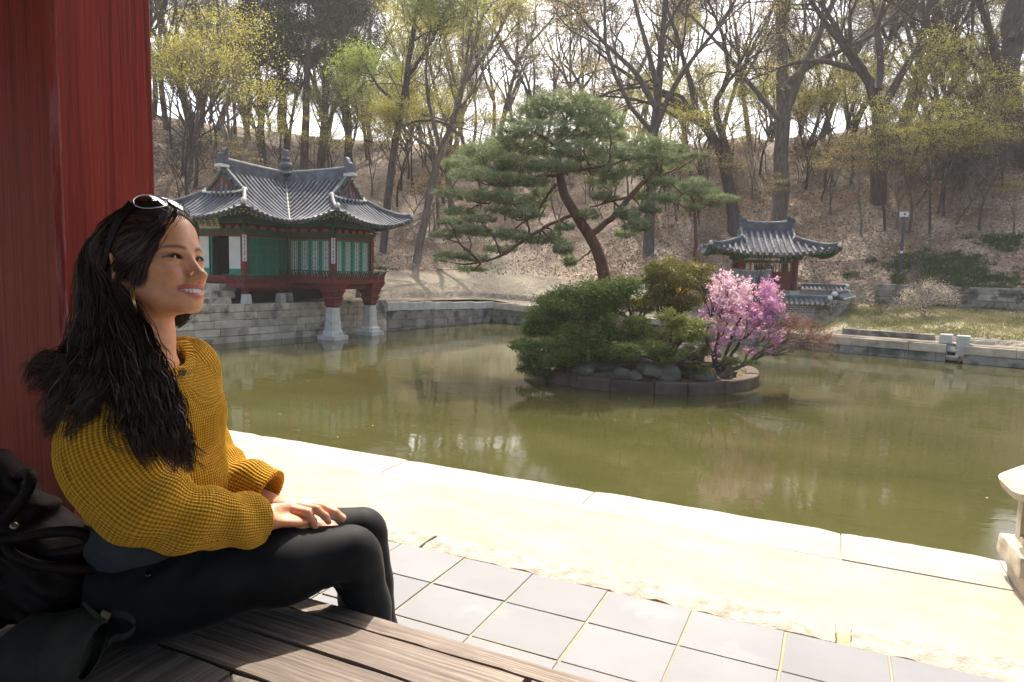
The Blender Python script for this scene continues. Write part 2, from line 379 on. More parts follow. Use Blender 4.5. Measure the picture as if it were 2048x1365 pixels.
wS_ = thing('pond_wall', 'long wall of pale and stained granite blocks under the green-windowed pavilion', 'stone wall', (K0[0], K0[1], 0))
m0 = np.array([-20.5, K0[1]+(-20.5-K0[0])/dirS[0]*dirS[1]]); j1 = K0+dirS*11.5; j2 = K0+dirS*18.3
block_wall(wS_, K0+dirS*4, j1, lambda t: 1.5, 6, lens=(.7, 1.3), mat='granite_dark')
block_wall(wS_, j1, K0+dirS*22.3, lambda t: 1.42, 6, lens=(.55, 1.2), mat='granite')
block_wall(wS_, K0+dirS*22.3, C1+dirS*.2, lambda t: 1.33-.2*t, 4, lens=(.6, 1.3), mat='granite_dark', capmat='granite_pale', caplen=(1.1, 1.8))
wW_ = thing('pond_wall', 'low far wall of grey granite blocks with capstones and a carved spout', 'stone wall', (C1[0], C1[1], 0))
block_wall(wW_, C1-nW*0, C1+dirW*11, lambda t: 1.12-.3*t, 4, lens=(.8, 1.5), mat='granite_dark', capmat='granite', caplen=(1.3, 2.0))
block_wall(wW_, C1+dirW*11, C1+dirW*21.42, lambda t: .66, 3, lens=(.9, 1.7), mat='granite_dark', capmat='granite', caplen=(1.6, 2.4))
block_wall(wW_, C1+dirW*21.98, C2, lambda t: .66, 3, lens=(.9, 1.7), mat='granite_dark', capmat='granite', caplen=(1.6, 2.4))

# near edge of the pond
wE_ = thing('pond_edge', 'bright pale capstones along the near edge of the pond', 'stone kerb', (-1, 4.5, 1.4))
for a, b in ((-15, -11.6), (-11.6, -8.9), (-8.9, -6.6), (-6.6, -4.62), (-4.62, -3.07), (-3.07, -1.47), (-1.47, .13), (.13, .95), (.95, 2.7), (2.7, 4.6), (4.6, 6.8), (6.8, 9), (9, 11)):
    mb = MB(); n = 14; xs = np.linspace(a+.004, b-.004, n); off = RNG.uniform(-.02, .02); zt = 1.506+RNG.uniform(-.003, .006)
    prof = []
    for x in xs:
        e = off+RNG.uniform(-.009, .009)-(.02 if x in (xs[0], xs[-1]) else 0)
        prof.append([(x, 4.25, 1.2), (x, 4.25, zt-.012), (x, 4.45, zt), (x, 4.68+e, zt-.002), (x, 4.715+e, zt-.022), (x, 4.72+e, 1.2)])
    mb.loft(prof); mb.build('capstone', M_plain('pale_capstone', (.32, .295, .245), .85, .14, 5, .2, 45, .45, .006) if a == -15 else bpy.data.materials['pale_capstone'], wE_)
for i in range(24):
    x = -14.5+i*1.08
    stone((x, 4.5, 1.0), (1.06, .38, .4)).build('stone_block', MAT['granite_dark'], wE_)
mb = MB(); mb.box((-2, 4.48, .2), (27, .3, 1.3)); mb.build('mortar_core', MAT['granite_dark'], wE_)

# sandy plaza
def M_sand():
    m, n, b = newmat('packed_pale_sand')
    t = tex(n, 'noise', 1.3, detail=8, rough=.65, stretch=(1, 2.2, 1)); t2 = tex(n, 'noise', 14, detail=8, rough=.7)
    c = ramp(n, t.outputs[0], [(.3, (.27, .23, .175)), (.55, (.335, .298, .24)), (.75, (.375, .34, .285))])
    c = mixc(n, ramp(n, t2.outputs[0], [(.35, (.45, .45, .45)), (.6, (0, 0, 0))]), c, (.31, .25, .175))
    n.links.new(c, b.inputs['Base Color']); b.inputs['Roughness'].default_value = .9; b.inputs['Specular IOR Level'].default_value = .15
    bump(n, b, t2.outputs[0], .35, .01); return m
mb = MB(); xs = np.linspace(-34, 30, 130); ys = np.concatenate([np.linspace(-45, 2, 16), np.linspace(2.2, 4.66, 24)])
Xg, Yg = np.meshgrid(xs, ys, indexing='ij'); Xg = np.where(Yg < 4.7, np.maximum(Xg, np.interp(Yg, [-45, 4.7], [-32.5, -23.4])), Xg)
Zg = 1.5+snoise(Xg, Yg, 1.5)*.005-.004*(Yg > 4.2)+.012*np.exp(-((Yg-2.66)/.05)**2)*0
mb.add(np.stack([Xg, Yg, Zg], -1), q=grid_faces(130, len(ys))[:, ::-1]); tag(mb.build('plaza', M_sand(), smooth=True), kind='structure')

# ---------------------------------------------------------------- stone platform: floor tiles and kerb stones
pf = thing('stone_platform', 'paved terrace of square grey tiles with a rough granite kerb', 'paved terrace', (-.4, 1.8, 1.5))
mb = MB(); mb.box((-1., .3, 1.6935), (14., 4.25, .410)); mb.build('mortar_bed', M_plain('sandy_mortar', (.34, .27, .18), .9, .15, 8, .2, 60, .5, .004), pf)
MT = M_plain('slate_floor_tile', (.165, .17, .178), .62, .08, 4, .3, 70, .15, .002, ((.22, .22, .22), 3.0, .6), rand=.07)
xj = -.075+.3085*np.arange(-16, 12)
for j, (y0, y1) in enumerate(((.86, 1.122), (1.122, 1.384), (1.384, 1.642), (1.642, 1.9), (1.9, 2.162), (2.162, 2.426))):
    for i in range(len(xj)-1):
        if j < 2 and not (-3 < xj[i] < 2): continue
        w = xj[i+1]-xj[i]-.0085; c = ((xj[i]+xj[i+1])/2+RNG.uniform(-.0015, .0015), (y0+y1)/2, 1.885+RNG.uniform(-.0015, .002))
        stone(c, (w, y1-y0-.0075, .034), RNG.uniform(-.004, .004), .0006, .0015).build('floor_tile', MT, pf)
def rough(c, size, seg=(20, 5, 4), amp=.01, sc=9, rnd=.35, rz=0):
    """a rough-hewn stone: subdivided box with worn edges"""
    mb = MB(); s = np.array(size)/2; seg = np.array(seg)
    for ax in range(3):
        o = [k for k in range(3) if k != ax]
        for sg in (-1, 1):
            A, B = np.meshgrid(np.linspace(-1, 1, seg[o[0]]+1), np.linspace(-1, 1, seg[o[1]]+1), indexing='ij')
            P = np.zeros(A.shape+(3,)); P[..., o[0]] = A; P[..., o[1]] = B; P[..., ax] = sg
            q = grid_faces(seg[o[0]]+1, seg[o[1]]+1); q = q if (sg > 0) ^ (ax == 1) else q[:, ::-1]
            P = P.reshape(-1, 3); r = min(s)*rnd
            W_ = P*s; inner = np.clip(W_, -(s-r), s-r); dlt = W_-inner; ln = np.linalg.norm(dlt, axis=1, keepdims=True); W2 = inner+np.where(ln > 1e-9, dlt/np.maximum(ln, 1e-9)*np.minimum(ln, r), 0)
            dsp = np.array([[mnoise.noise(Vector((p*sc+np.array(c)*3+7*k).tolist())) for k in range(3)] for p in W2])*amp*1.6
            d2 = np.array([[mnoise.noise(Vector((p*sc*4+np.array(c)*3+7*k).tolist())) for k in range(3)] for p in W2])*amp*.5
            W2 = W2+dsp+d2
            cs, sn = math.cos(rz), math.sin(rz); W2 = W2@np.array([[cs, sn, 0], [-sn, cs, 0], [0, 0, 1]])
            mb.add(W2+np.array(c), q=q)
    return mb
MK = M_plain('rough_kerb_granite', (.34, .305, .25), .9, .3, 22, .2, 90, .8, .008, ((.22, .18, .13), 12, .60))
for a, b in ((-5.2, -3.4), (-3.38, -1.545), (-1.54, .085), (.125, 1.85), (1.87, 3.6)):
    L = b-a; rough(((a+b)/2, 2.52+RNG.uniform(-.006, .006), 1.70), (L, .165, .39), (int(L/.022), 8, 6), .0065, 14, .16).build('kerb_stone', MK, pf, smooth=True)

mb = MB(); mb.box((-1., 2.51, 1.66), (14., .12, .42)); mb.build('mortar_bed', bpy.data.materials['sandy_mortar'], pf)
# ---------------------------------------------------------------- the open hall the photograph is taken from
def M_oldwood(name, col, pale_grain, sx=(.7, 42, 42), sc=3.2):
    m, n, b = newmat(name)
    t = tex(n, 'noise', sc, detail=8, rough=.7, stretch=sx, dist=.4); t2 = tex(n, 'noise', 1.7, detail=5)
    c = ramp(n, t.outputs[0], [(.3, tuple(x*.45 for x in col)), (.45, col), (.62, pale_grain), (.78, tuple(x*.8 for x in col))])  # dark and paler streaks of wood grain
    c = mixc(n, ramp(n, t2.outputs[0], [(.45, (0, 0, 0)), (.7, (.6, .6, .6))]), c, tuple(x*.55 for x in col))
    n.links.new(c, b.inputs['Base Color']); b.inputs['Roughness'].default_value = .62; b.inputs['Specular IOR Level'].default_value = .35
    bump(n, b, t.outputs[0], .45, .004); return m
MWX = M_oldwood('weathered_floorboard', (.15, .108, .080), (.36, .29, .23)); MWY = M_oldwood('weathered_short_board', (.11, .088, .072), (.25, .21, .175), (42, .7, 42))
def M_redpillar():
    m, n, b = newmat('red_painted_pillar')
    t = tex(n, 'noise', 2.2, detail=9, rough=.68, stretch=(24, 24, .55), dist=.6); t2 = tex(n, 'noise', 26, detail=5, stretch=(1, 1, .4))
    c = ramp(n, t.outputs[0], [(.3, (.095, .009, .006)), (.5, (.26, .027, .015)), (.7, (.30, .036, .021))])
    c = mixc(n, ramp(n, t2.outputs[0], [(.62, (0, 0, 0)), (.74, (.35, .35, .35))]), c, (.13, .03, .02))
    tc = nd(n, 'TexCoord'); sp = nd(n, 'SeparateXYZ'); n.links.new(tc.outputs['Object'], sp.inputs[0])
    e = math_(n, 'MULTIPLY', math_(n, 'GREATER_THAN', sp.outputs[0], .1055), math_(n, 'LESS_THAN', sp.outputs[1], -.1055))
    t3 = tex(n, 'noise', 9, detail=8, stretch=(9, 9, .8), rough=.7); e = math_(n, 'MULTIPLY', e, ramp(n, t3.outputs[0], [(.44, (0, 0, 0)), (.62, (.75, .75, .75))]))
    zf = ramp(n, math_(n, 'MULTIPLY', sp.outputs[2], .5), [(.0, (.5, .5, .5)), (.25, (1, 1, 1)), (.52, (.5, .5, .5)), (.7, (.05, .05, .05))]); e = math_(n, 'MULTIPLY', e, zf)
    c = mixc(n, e, c, (.42, .22, .24))
    n.links.new(c, b.inputs['Base Color']); b.inputs['Roughness'].default_value = .5; b.inputs['Specular IOR Level'].default_value = .22
    p = bump(n, b, t.outputs[0], .9, .010); bump(n, b, t2.outputs[0], .35, .003, p); return m
hall = thing('timber_hall', 'open timber hall with a red square pillar and worn floorboards under deep eaves', 'pavilion', (-1.62, 1.06, 2.38))
def pillar(cx, cy, z0, z1, w, wl=None):
    mb = MB(); b = .010; h = w/2; g_ = (wl or h); pr = [(-g_+b, -h), (h-b, -h), (h, -h+b), (h, h-b), (h-b, h), (-g_+b, h), (-g_, h-b), (-g_, -h+b)]
    mb.loft([[(cx+x, cy+y, z) for x, y in pr] for z in np.linspace(z0, z1, 12)]); return mb
MRP = M_redpillar()
pillar(-1.62, 1.06, 2.3, 6.0, .24, .24).build('pillar', MRP, hall)
for x in (-5.2, 2.4):
    pillar(x, 1.02, 2.3, 6.0, .24).build('pillar', MRP, hall)
# floor: a thin rim, long boards beside it, short boards laid across behind them
for a, b in ((-6, -2.1), (-2.1, -.2), (-.2, 2.4)):
    rough(((a+b)/2, 1.099, 2.352), (b-a-.004, .05, .05), (int((b-a)/.03), 2, 2), .002, 12, .25).build('floor_rim', MWX, hall)
def board(x0, x1, y0, y1, mat, z=2.38, along='x'):
    sg = (max(2, int((x1-x0)/.05)), max(2, int((y1-y0)/.05)), 2)
    rough(((x0+x1)/2, (y0+y1)/2, z-.03), (x1-x0-.005, y1-y0-.004, .06), sg, .0016, 14, .1).build('floorboard', mat, hall)
board(-6, -2.5, .85, 1.066, MWX); board(-2.495, -.445, .962, 1.066, MWX, 2.381); board(-2.495, -.445, .85, .962, MWX, 2.379); board(-.44, 2.4, .85, 1.066, MWX)
x = -4.2
while x < 1.6:
    w = RNG.uniform(.2, .27); board(x, x+w, -.35, .846, MWY, 2.378+RNG.uniform(-.002, .002)); x += w
mb = MB(); mb.box((-.8, -1.2, 2.335), (9, 1.7, .06)); mb.build('rear_floor', MWX, hall)
mb = MB(); mb.box((-.8, .0, 2.15), (9, 1.9, .3)); mb.build('floor_beam', MAT['dark'], hall)
# eaves and roof overhead (they keep the sun off the sitter's back)
EY = 2.80
mb = MB(); mb.loft([[(-12, EY, 5.28), (-12, EY, 5.42), (-12, 0.5, 6.6), (-12, -2.0, 9), (-12, -4., 6.6), (-12, -5.6, 5.4), (-12, -5.6, 5.3), (-12, -2.0, 7.6)],
                    [(5, EY, 5.28), (5, EY, 5.42), (5, 0.5, 6.6), (5, -2.0, 9), (5, -4., 6.6), (5, -5.6, 5.4), (5, -5.6, 5.3), (5, -2.0, 7.6)]]); mb.build('roof', MAT['roof_bed'], hall)
for i in range(28):
    x = -7.7+i*.46; mb = MB(); mb.bar((x, EY-.06, 5.24), (x, -.6, 6.3), .09, .11); mb.build('rafter', MAT['green_wood'], hall)
mb = MB(); mb.box((-1.5, 1.02, 5.62), (12.6, .24, .34)); mb.box((-1.5, -3.6, 5.62), (12.6, .24, .34)); mb.build('lintel_beam', MAT['green_wood'], hall)
# ================================================================ tiled roofs
def fprof(u, p): return p[0]*u+p[1]*u*u
class Roof:
    """hip-and-gable tiled roof made of one wing or of two wings crossing; local axes, z up.
    wings: list of (axis 'x'|'y', half length to the eave, half width to the eave, distance of the gable from the centre)"""
    def __init__(s, root, wings, ze, prof, lift, sp=.24, tr=.062, ridge_h=.3, name=''):
        s.root, s.wings, s.ze, s.prof, s.lift, s.sp, s.tr, s.rh = root, wings, ze, prof, lift, sp, tr, ridge_h
        s.cross = len(wings) == 2
    def zz(s, a, b, w):
        """height on wing w at a along it and b across"""
        ax, L, Wd, g = w
        ue, us = L-abs(a), Wd-abs(b)
        u = us if abs(a) < g else min(ue, us)
        z = s.ze+fprof(max(u, 0), s.prof)
        # corners sweep up
        inner = Wd if s.cross else 0
        ta = max(0, (abs(a)-inner)/(L-inner)) if L > inner else 0; tb = abs(b)/Wd
        if u == us: k = ta**2.2
        else: k = tb**2.2*1.0
        if s.cross and u == ue: k = tb**2.2
        return z+s.lift*k*math.exp(-max(u, 0)*1.15)
    def P(s, a, b, z, ax, dz=0):
        return (a, b, z+dz) if ax == 'x' else (-b, a, z+dz)
    def build(s, end_sides=(1, -1)):
        root = s.root; tr = s.tr
        bed = MB(); under = MB()
        for w in s.wings:
            ax, L, Wd, g = w
            rows = []
            # side slopes
            n = int(2*L/s.sp); xs = (np.arange(n)+.5-n/2)*s.sp*(2*L/(n*s.sp))
            for sg in (1, -1):
                for a in xs:
                    b0 = .10; b1 = Wd+.03
                    if s.cross and abs(a) < Wd: b1 = abs(a)-.07
                    if abs(a) > g-.02: b0 = Wd-(L-abs(a))+.05
                    if b1-b0 < .15: continue
                    k = 9; bb = np.linspace(b0, b1, k)
                    rows.append(([s.P(a, sg*b, s.zz(a, b, w), ax, tr*.55) for b in bb], b1 > Wd))
            for sg in end_sides:
                n = int(2*Wd/s.sp); ys = (np.arange(n)+.5-n/2)*s.sp*(2*Wd/(n*s.sp))
                for b in ys:
                    a0 = max(g-.02, L-(Wd-abs(b))+.05); a1 = L+.03
                    if a1-a0 < .12: continue
                    k = 7; aa = np.linspace(a0, a1, k)
                    rows.append(([s.P(sg*a, b, s.zz(a+1e-6, b, w), ax, tr*.55) for a in aa], True))
            for pts, eave in rows:
                mb = MB(); pts = np.array(pts)
                # overlap steps of the single tiles along the row
                m = 3*(len(pts)-1)+1; t = np.linspace(0, len(pts)-1, m); q = np.stack([np.interp(t, range(len(pts)), pts[:, i]) for i in range(3)], 1)
                ln = np.linalg.norm(pts[-1]-pts[0]); step = max(2, int(ln/.3)); r = tr*(1+.10*((t/(len(pts)-1)*step) % 1))
                mb.tubes(q, r, 7)
                if eave:   # round end tile
                    d = pts[-1]-pts[-2]; d /= np.linalg.norm(d); c = pts[-1]
                    mb.tubes(np.array([c-d*.01, c+d*.035])+[0, 0, -.012], np.array([tr*1.32, tr*1.32]), 12)
                mb.build('roof_tile_row', MAT['roof_tile'], root, smooth=False, world=False)
            # bed below the rows and boards under the eaves
            A = np.unique(np.round(np.concatenate([np.linspace(-L, L, 41), [-g-.001, -g+.001, g-.001, g+.001]]), 4)); Bs = np.linspace(-Wd, Wd, 33)
            pr = np.array([[s.P(a, b, s.zz(a, b, w), ax, -.01) for b in Bs] for a in A])
            keep = []
            for i in range(len(A)-1):
                am = (abs(A[i])+abs(A[i+1]))/2
                for j in range(len(Bs)-1):
                    bm = (abs(Bs[j])+abs(Bs[j+1]))/2
                    if s.cross and am < Wd and bm > am+.12: continue
                    if abs(abs(A[i])-g) < .002 and abs(abs(A[i+1])-g) < .002: continue
                    keep.append((i*33+j, (i+1)*33+j, (i+1)*33+j+1, i*33+j+1))
            keep = np.array(keep); bed.add(pr.reshape(-1, 3), q=keep); bed.add(pr.reshape(-1, 3)-[0, 0, .05], q=keep[:, ::-1])
        bed.build('tile_bed', MAT['roof_bed'], root, world=False)
    def eaves(s, wall, double=True, mat='green_wood', endmat='cream', sides=None):
        """rafters and eave boards. wall(w)= (half length, half width) of the body"""
        root = s.root
        for w, (wl, ww) in zip(s.wings, wall):
            ax, L, Wd, g = w
            def raf(a, b, a2, b2):
                for lvl, (k0, k1, dz, r) in enumerate(((0., .72, -.13, .042), (.45, .95, -.075, .034)) if double else ((0, .93, -.10, .04),)):
                    p0 = (a+(a2-a)*k0, b+(b2-b)*k0); p1 = (a+(a2-a)*k1, b+(b2-b)*k1)
                    z0, z1 = s.zz(p0[0], p0[1], w)+dz, s.zz(p1[0], p1[1], w)+dz-.02
                    A, B = np.array(s.P(*p0, z0, ax)), np.array(s.P(*p1, z1, ax))
                    mb = MB(); mb.tubes(np.array([A, B]), np.array([r, r]), 8); rf = mb.build('rafter', MAT[mat], root, world=False)
                    d = (B-A)/np.linalg.norm(B-A); mb = MB(); mb.tubes(np.array([B+d*.001, B+d*.012]), np.array([r*.82, r*.6]), 8); mb.build('rafter_end', MAT[endmat], rf, world=False)
            sp = .26
            for sg in (1, -1):
                n = int(2*L/sp)
                for i in range(n):
                    a = (i+.5-n/2)*2*L/n
                    if s.cross and abs(a) < Wd+.05: continue
                    if abs(a) > L-.12: continue
                    ai = max(-wl, min(wl, a)); raf(ai*.0+a*.35+ai*.65 if abs(a) > wl else a, sg*ww, a, sg*Wd)
                n = int(2*Wd/sp)
                for i in range(n):
                    b = (i+.5-n/2)*2*Wd/n
                    if abs(b) > Wd-.12: continue
                    bi = max(-ww, min(ww, b)); raf(sg*wl, b*.35+bi*.65 if abs(b) > ww else b, sg*L, b)
            # eave board following the sweep
            mb = MB()
            for sg in (1, -1):
                segs = [(-L, -Wd), (Wd, L)] if s.cross else [(-L, L)]
                for a0, a1 in segs:
                    aa = np.linspace(a0, a1, 14)
                    mb.loft([[s.P(a, sg*(Wd-.06)+dy, s.zz(a, Wd-.001, w)+dz, ax) for dy, dz in ((-.04, -.075), (.04, -.075), (.04, -.025), (-.04, -.025))] for a in aa])
                bb = np.linspace(-Wd, Wd, 16)
                mb.loft([[s.P(sg*(L-.06)+dy, b, s.zz(L-.001, b, w)+dz, ax) for dy, dz in ((-.04, -.075), (.04, -.075), (.04, -.025), (-.04, -.025))] for b in bb])
            mb.build('eave_board', MAT['green_wood'], root, world=False)
    def ridges(s, horn=True, gable_depth=.06, plaster_line=False):
        root = s.root; rh = s.rh
        rm = 'roof_tile'
        def strip(pts, wd, h, name, layers=3, mat=rm):
            pts = np.array(pts, float); mb = MB()
            T = np.gradient(pts, axis=0); T[:, 2] = 0; T /= np.linalg.norm(T, axis=1, keepdims=True); Nn = np.stack([-T[:, 1], T[:, 0], T[:, 2]*0], 1)
            for k in range(layers):
                z0, z1 = -.06+h*k/layers, h*(k+1)/layers-.012; ww = wd*(1.0 if k % 2 == 0 else .86)
                if k == 0: z0 = -.12
                mb.loft([[p-n_*ww/2+[0, 0, z0], p+n_*ww/2+[0, 0, z0], p+n_*ww/2+[0, 0, z1], p-n_*ww/2+[0, 0, z1]] for p, n_ in zip(pts, Nn)])
            o = mb.build(name, MAT[mat], root, world=False)
            cap = MB(); cap.tubes(pts+[0, 0, h], np.full(len(pts), wd*.40), 8); cap.build('ridge_cap', MAT['ridge_cap'], o, world=False); return o
        for w in s.wings:
            ax, L, Wd, g = w; zr = s.ze+fprof(Wd, s.prof)
            sag = .10
            if s.cross:
                for sg in (1, -1):
                    aa = np.linspace(.12, g+.12, 12); strip([s.P(sg*a, 0, zr+sag*(a/g)**2, ax) for a in aa], .2, rh, 'main_ridge', 4)
            else:
                aa = np.linspace(-g-.1, g+.1, 20); strip([s.P(a, 0, zr+sag*(a/g)**2, ax) for a in aa], .2, rh, 'main_ridge', 4)
            for sg in (1, -1):
                e = g+.12
                if horn:   # ridge-end tile with a curved horn
                    zt = zr+sag+rh
                    prof = [(-.14, -.22), (.24, -.22), (.24, .16), (.13, .18), (.04, .22), (-.02, .36), (-.10, .44), (-.18, .40), (-.17, .2), (-.14, .0)]
                    mb = MB(); mb.loft([[s.P(sg*(e-.04+x), y, zt+z, ax) for x, z in prof] for y in (-.11, -.08, .08, .11)]); mb.build('ridge_end_tile', MAT['roof_tile'], root, world=False)
                    mb = MB(); mb.box((0, 0, 0), (.46, .3, .12), jit=.02); m2 = mb.v[0]+[sg*(e+.02)*(ax == 'x'), sg*(e+.02)*(ax == 'y'), zt-.27]
                    if ax == 'y': m2 = (mb.v[0][:, [1, 0, 2]])+[0, sg*(e+.02), zt-.27]
                    mb.v[0] = m2; mb.build('plaster_seat', MAT['plaster'], root, world=False)
                for sb in (1, -1):
                    # descending ridge along the gable edge
                    bt = Wd-(L-g)+.02
                    bb = np.linspace(.05, bt+.12, 10); pts = [s.P(sg*(g+.02), sb*b, s.zz(g-.01, min(b, Wd), w), ax, .02) for b in bb]
                    strip(pts, .15, rh*.45, 'gable_ridge', 2)
                    # hip ridge to the corner
                    tt = np.linspace(0, 1, 10); pts = []
                    for t in tt:
                        a, b = g+(L-.08-g)*t, bt+(Wd-.08-bt)*t; pts.append(s.P(sg*a, sb*b, s.zz(a, min(b, Wd-.001), w), ax, .03))
                    strip(pts, .16, rh*.5, 'hip_ridge', 2)
                    for q, sz in ((pts[0], .10), (pts[-1], .085)):
                        mb = MB(); mb.lathe([(0, -.10), (sz, -.07), (sz*1.15, .02), (sz*.7, .10), (0, .12)], (q[0], q[1], q[2]+.12), 9); mb.build('plaster_lump', MAT['plaster'], root, smooth=True, world=False)
                    # tiles laid across the gable edge
                    for i, b in enumerate(np.linspace(.10, bt-.02, max(3, int(bt/.25)))):
                        z = s.zz(g-.01, b, w); p0 = np.array(s.P(sg*(g+.02), sb*b, z+.04, ax)); p1 = np.array(s.P(sg*(g+.19), sb*(b+.02), z+.03, ax))
                        mb = MB(); mb.tubes(np.array([p0, p1]), np.array([s.tr*.85, s.tr*.95]), 9); mb.build('gable_edge_tile', MAT['roof_tile'], root, world=False)
                    # barge board
                    bb = np.linspace(0, bt+.05, 8); mb = MB()
                    mb.loft([[s.P(sg*(g+.145+dx), sb*b, s.zz(g-.01, min(b, Wd), w)-dz, ax) for dx, dz in ((0, .05), (.05, .05), (.05, .12), (0, .12))] for b in bb]); mb.build('barge_board', MAT['green_wood'], root, world=False)
                # gable boards
                bt = Wd-(L-g)+.05; nb = max(4, int(2*bt/.13)); zb = s.zz(g+.01, 0, w)-.02
                for i in range(nb):
                    y0, y1 = -bt+2*bt*i/nb+.004, -bt+2*bt*(i+1)/nb-.004
                    h0, h1 = s.zz(g-.01, y0, w)-.03, s.zz(g-.01, y1, w)-.03
                    mb = MB(); mb.loft([[s.P(sg*(g+x), y0, zb-.1, ax), s.P(sg*(g+x), y1, zb-.1, ax), s.P(sg*(g+x), y1, max(h1, zb), ax), s.P(sg*(g+x), y0, max(h0, zb), ax)] for x in (.03, .13)]); mb.build('gable_board', MAT['red_wood'], root, world=False)
                mb = MB(); bb = np.linspace(-bt, bt, 8); mb.tubes(np.array([s.P(sg*(g+.16), b, zb+.07+.05*abs(b/bt)**2, ax) for b in bb]), np.full(8, .05), 6); mb.build('gable_sill', MAT['plaster'], root, world=False)
MAT['ridge_cap'] = M_plain('ridge_cap_tile', (.15, .148, .14), .6, .35, 4, .3, 30, .3, .005, ((.3, .28, .24), 3, .6), rand=.1)

def lattice(parent, c, ux, w, h, mat, pmat, pat='fret', off=.0, normal=None, bw=.022):
    """a framed lattice leaf: frame, paper, lattice bars. c = centre, ux = unit vector along the leaf, normal = outwards"""
    ux = np.array(ux, float); n = np.array(normal, float); uz = np.array([0, 0, 1.]); c = np.array(c, float)
    R = np.stack([ux, n, uz], 1)
    def bx(mb, x, z, sx, sz, d, o): mb.box(c+ux*x+uz*z+n*o, (sx, d, sz), rot=R)
    fr = MB(); fw = .055
    bx(fr, -w/2+fw/2, 0, fw, h, .05, 0); bx(fr, w/2-fw/2, 0, fw, h, .05, 0); bx(fr, 0, h/2-fw/2, w-2*fw, fw, .048, 0); bx(fr, 0, -h/2+fw/2, w-2*fw, fw, .048, 0)
    leaf = fr.build('lattice_leaf', MAT[mat], parent, world=False)
    if pmat: mb = MB(); bx(mb, 0, 0, w-2*fw+.01, h-2*fw+.01, .01, -.012); mb.build('paper', MAT[pmat], leaf, world=False)
    la = MB(); iw, ih = w-2*fw, h-2*fw
    if pat == 'fret':
        for x in (-iw*.30, 0, iw*.30): bx(la, x, 0, bw*.7, ih, .02, .004)
        nz = 8
        for i in range(nz+1):
            z = -ih/2+ih*i/nz
            if i % 2: bx(la, -iw*.33, z, iw*.34, bw*.7, .018, .006); bx(la, iw*.33, z, iw*.34, bw*.7, .018, .006)
            else: bx(la, 0, z, iw*.62, bw*.7, .018, .006)
            if i < nz: bx(la, -iw*.44, z+ih/nz/2, bw*.6, ih/nz*.7, .016, .005); bx(la, iw*.44, z+ih/nz/2, bw*.6, ih/nz*.7, .016, .005)
    else:
        for i in range(7): bx(la, -iw/2+iw*(i+.5)/7, 0, bw*.5, ih, .02, .004)
        for zc in (-.40, -.2, .03, .26, .42):
            for k in range(4): bx(la, 0, ih*zc+(k-1.5)*.035, iw, bw*.45, .018, .006)
    la.build('lattice_bars', MAT[mat], leaf, world=False)
    return leaf

# ================================================================ the pavilion over the pond
PC = np.array([-21.70, 23.34]); HA = 3.53; HW = 1.22      # centre, half length and half width of the cross-shaped body
bj = thing('pond_pavilion', 'cross-shaped grey-tiled pavilion with green lattice windows on stone piers over the pond', 'pavilion', (PC[0], PC[1], 0), math.radians(0))
# wing along local x ends towards the pond (+x), wing along local y ends towards the viewer's left (-y)
ZE = 4.56
rf = Roof(bj, [('x', HA+1.32, 2.55, HA-.25), ('y', HA+1.32, 2.55, HA-.25)], ZE, (.50, .098), .48, sp=.235, tr=.060, ridge_h=.34)
rf.build(); rf.eaves([(HA, HW), (HA, HW)]); rf.ridges()
# valley gutters: a pale capping tile row between steps of lighter end tiles
for sx, sy in ((1, -1), (1, 1), (-1, -1), (-1, 1)):
    q = np.linspace(.1, 2.62, 12); pts = np.array([(sx*t, sy*t, ZE+fprof(max(2.55-t, 0), (.5, .098))+.05) for t in q])
    mb = MB(); mb.tubes(pts, np.full(12, .055), 8); mb.build('valley_tile_row', MAT['ridge_cap'], bj, world=False)
    mb = MB()
    for t in np.linspace(.75, 2.5, 22):
        for k in (-1, 1):
            c = np.array([sx*(t+.085*k*.7), sy*(t-.085*k*.7), ZE+fprof(max(2.55-t, 0), (.5, .098))+.05]); mb.box(c, (.12, .05, .035), rz=math.atan2(sy*-1, sx*1)*1.0, jit=.004)
    tag(mb.build('valley_edge_tiles', MAT['cream'], bj, world=False), kind='stuff')
# finial where the ridges cross
zc = ZE+fprof(2.55, (.5, .098))+.30
mb = MB(); mb.lathe([(0, -.1), (.40, -.06), (.44, 0), (.36, .06), (.18, .1), (.13, .14), (.13, .18), (.25, .24), (.29, .34), (.24, .45), (.12, .5), (.15, .54), (.2, .6), (.16, .68), (.09, .72), (.13, .8), (.11, .86), (.13, .95), (.10, 1.0), (0, 1.01)], (0, 0, zc), 14)
mb.build('finial', MAT['roof_tile'], bj, smooth=True, world=False)

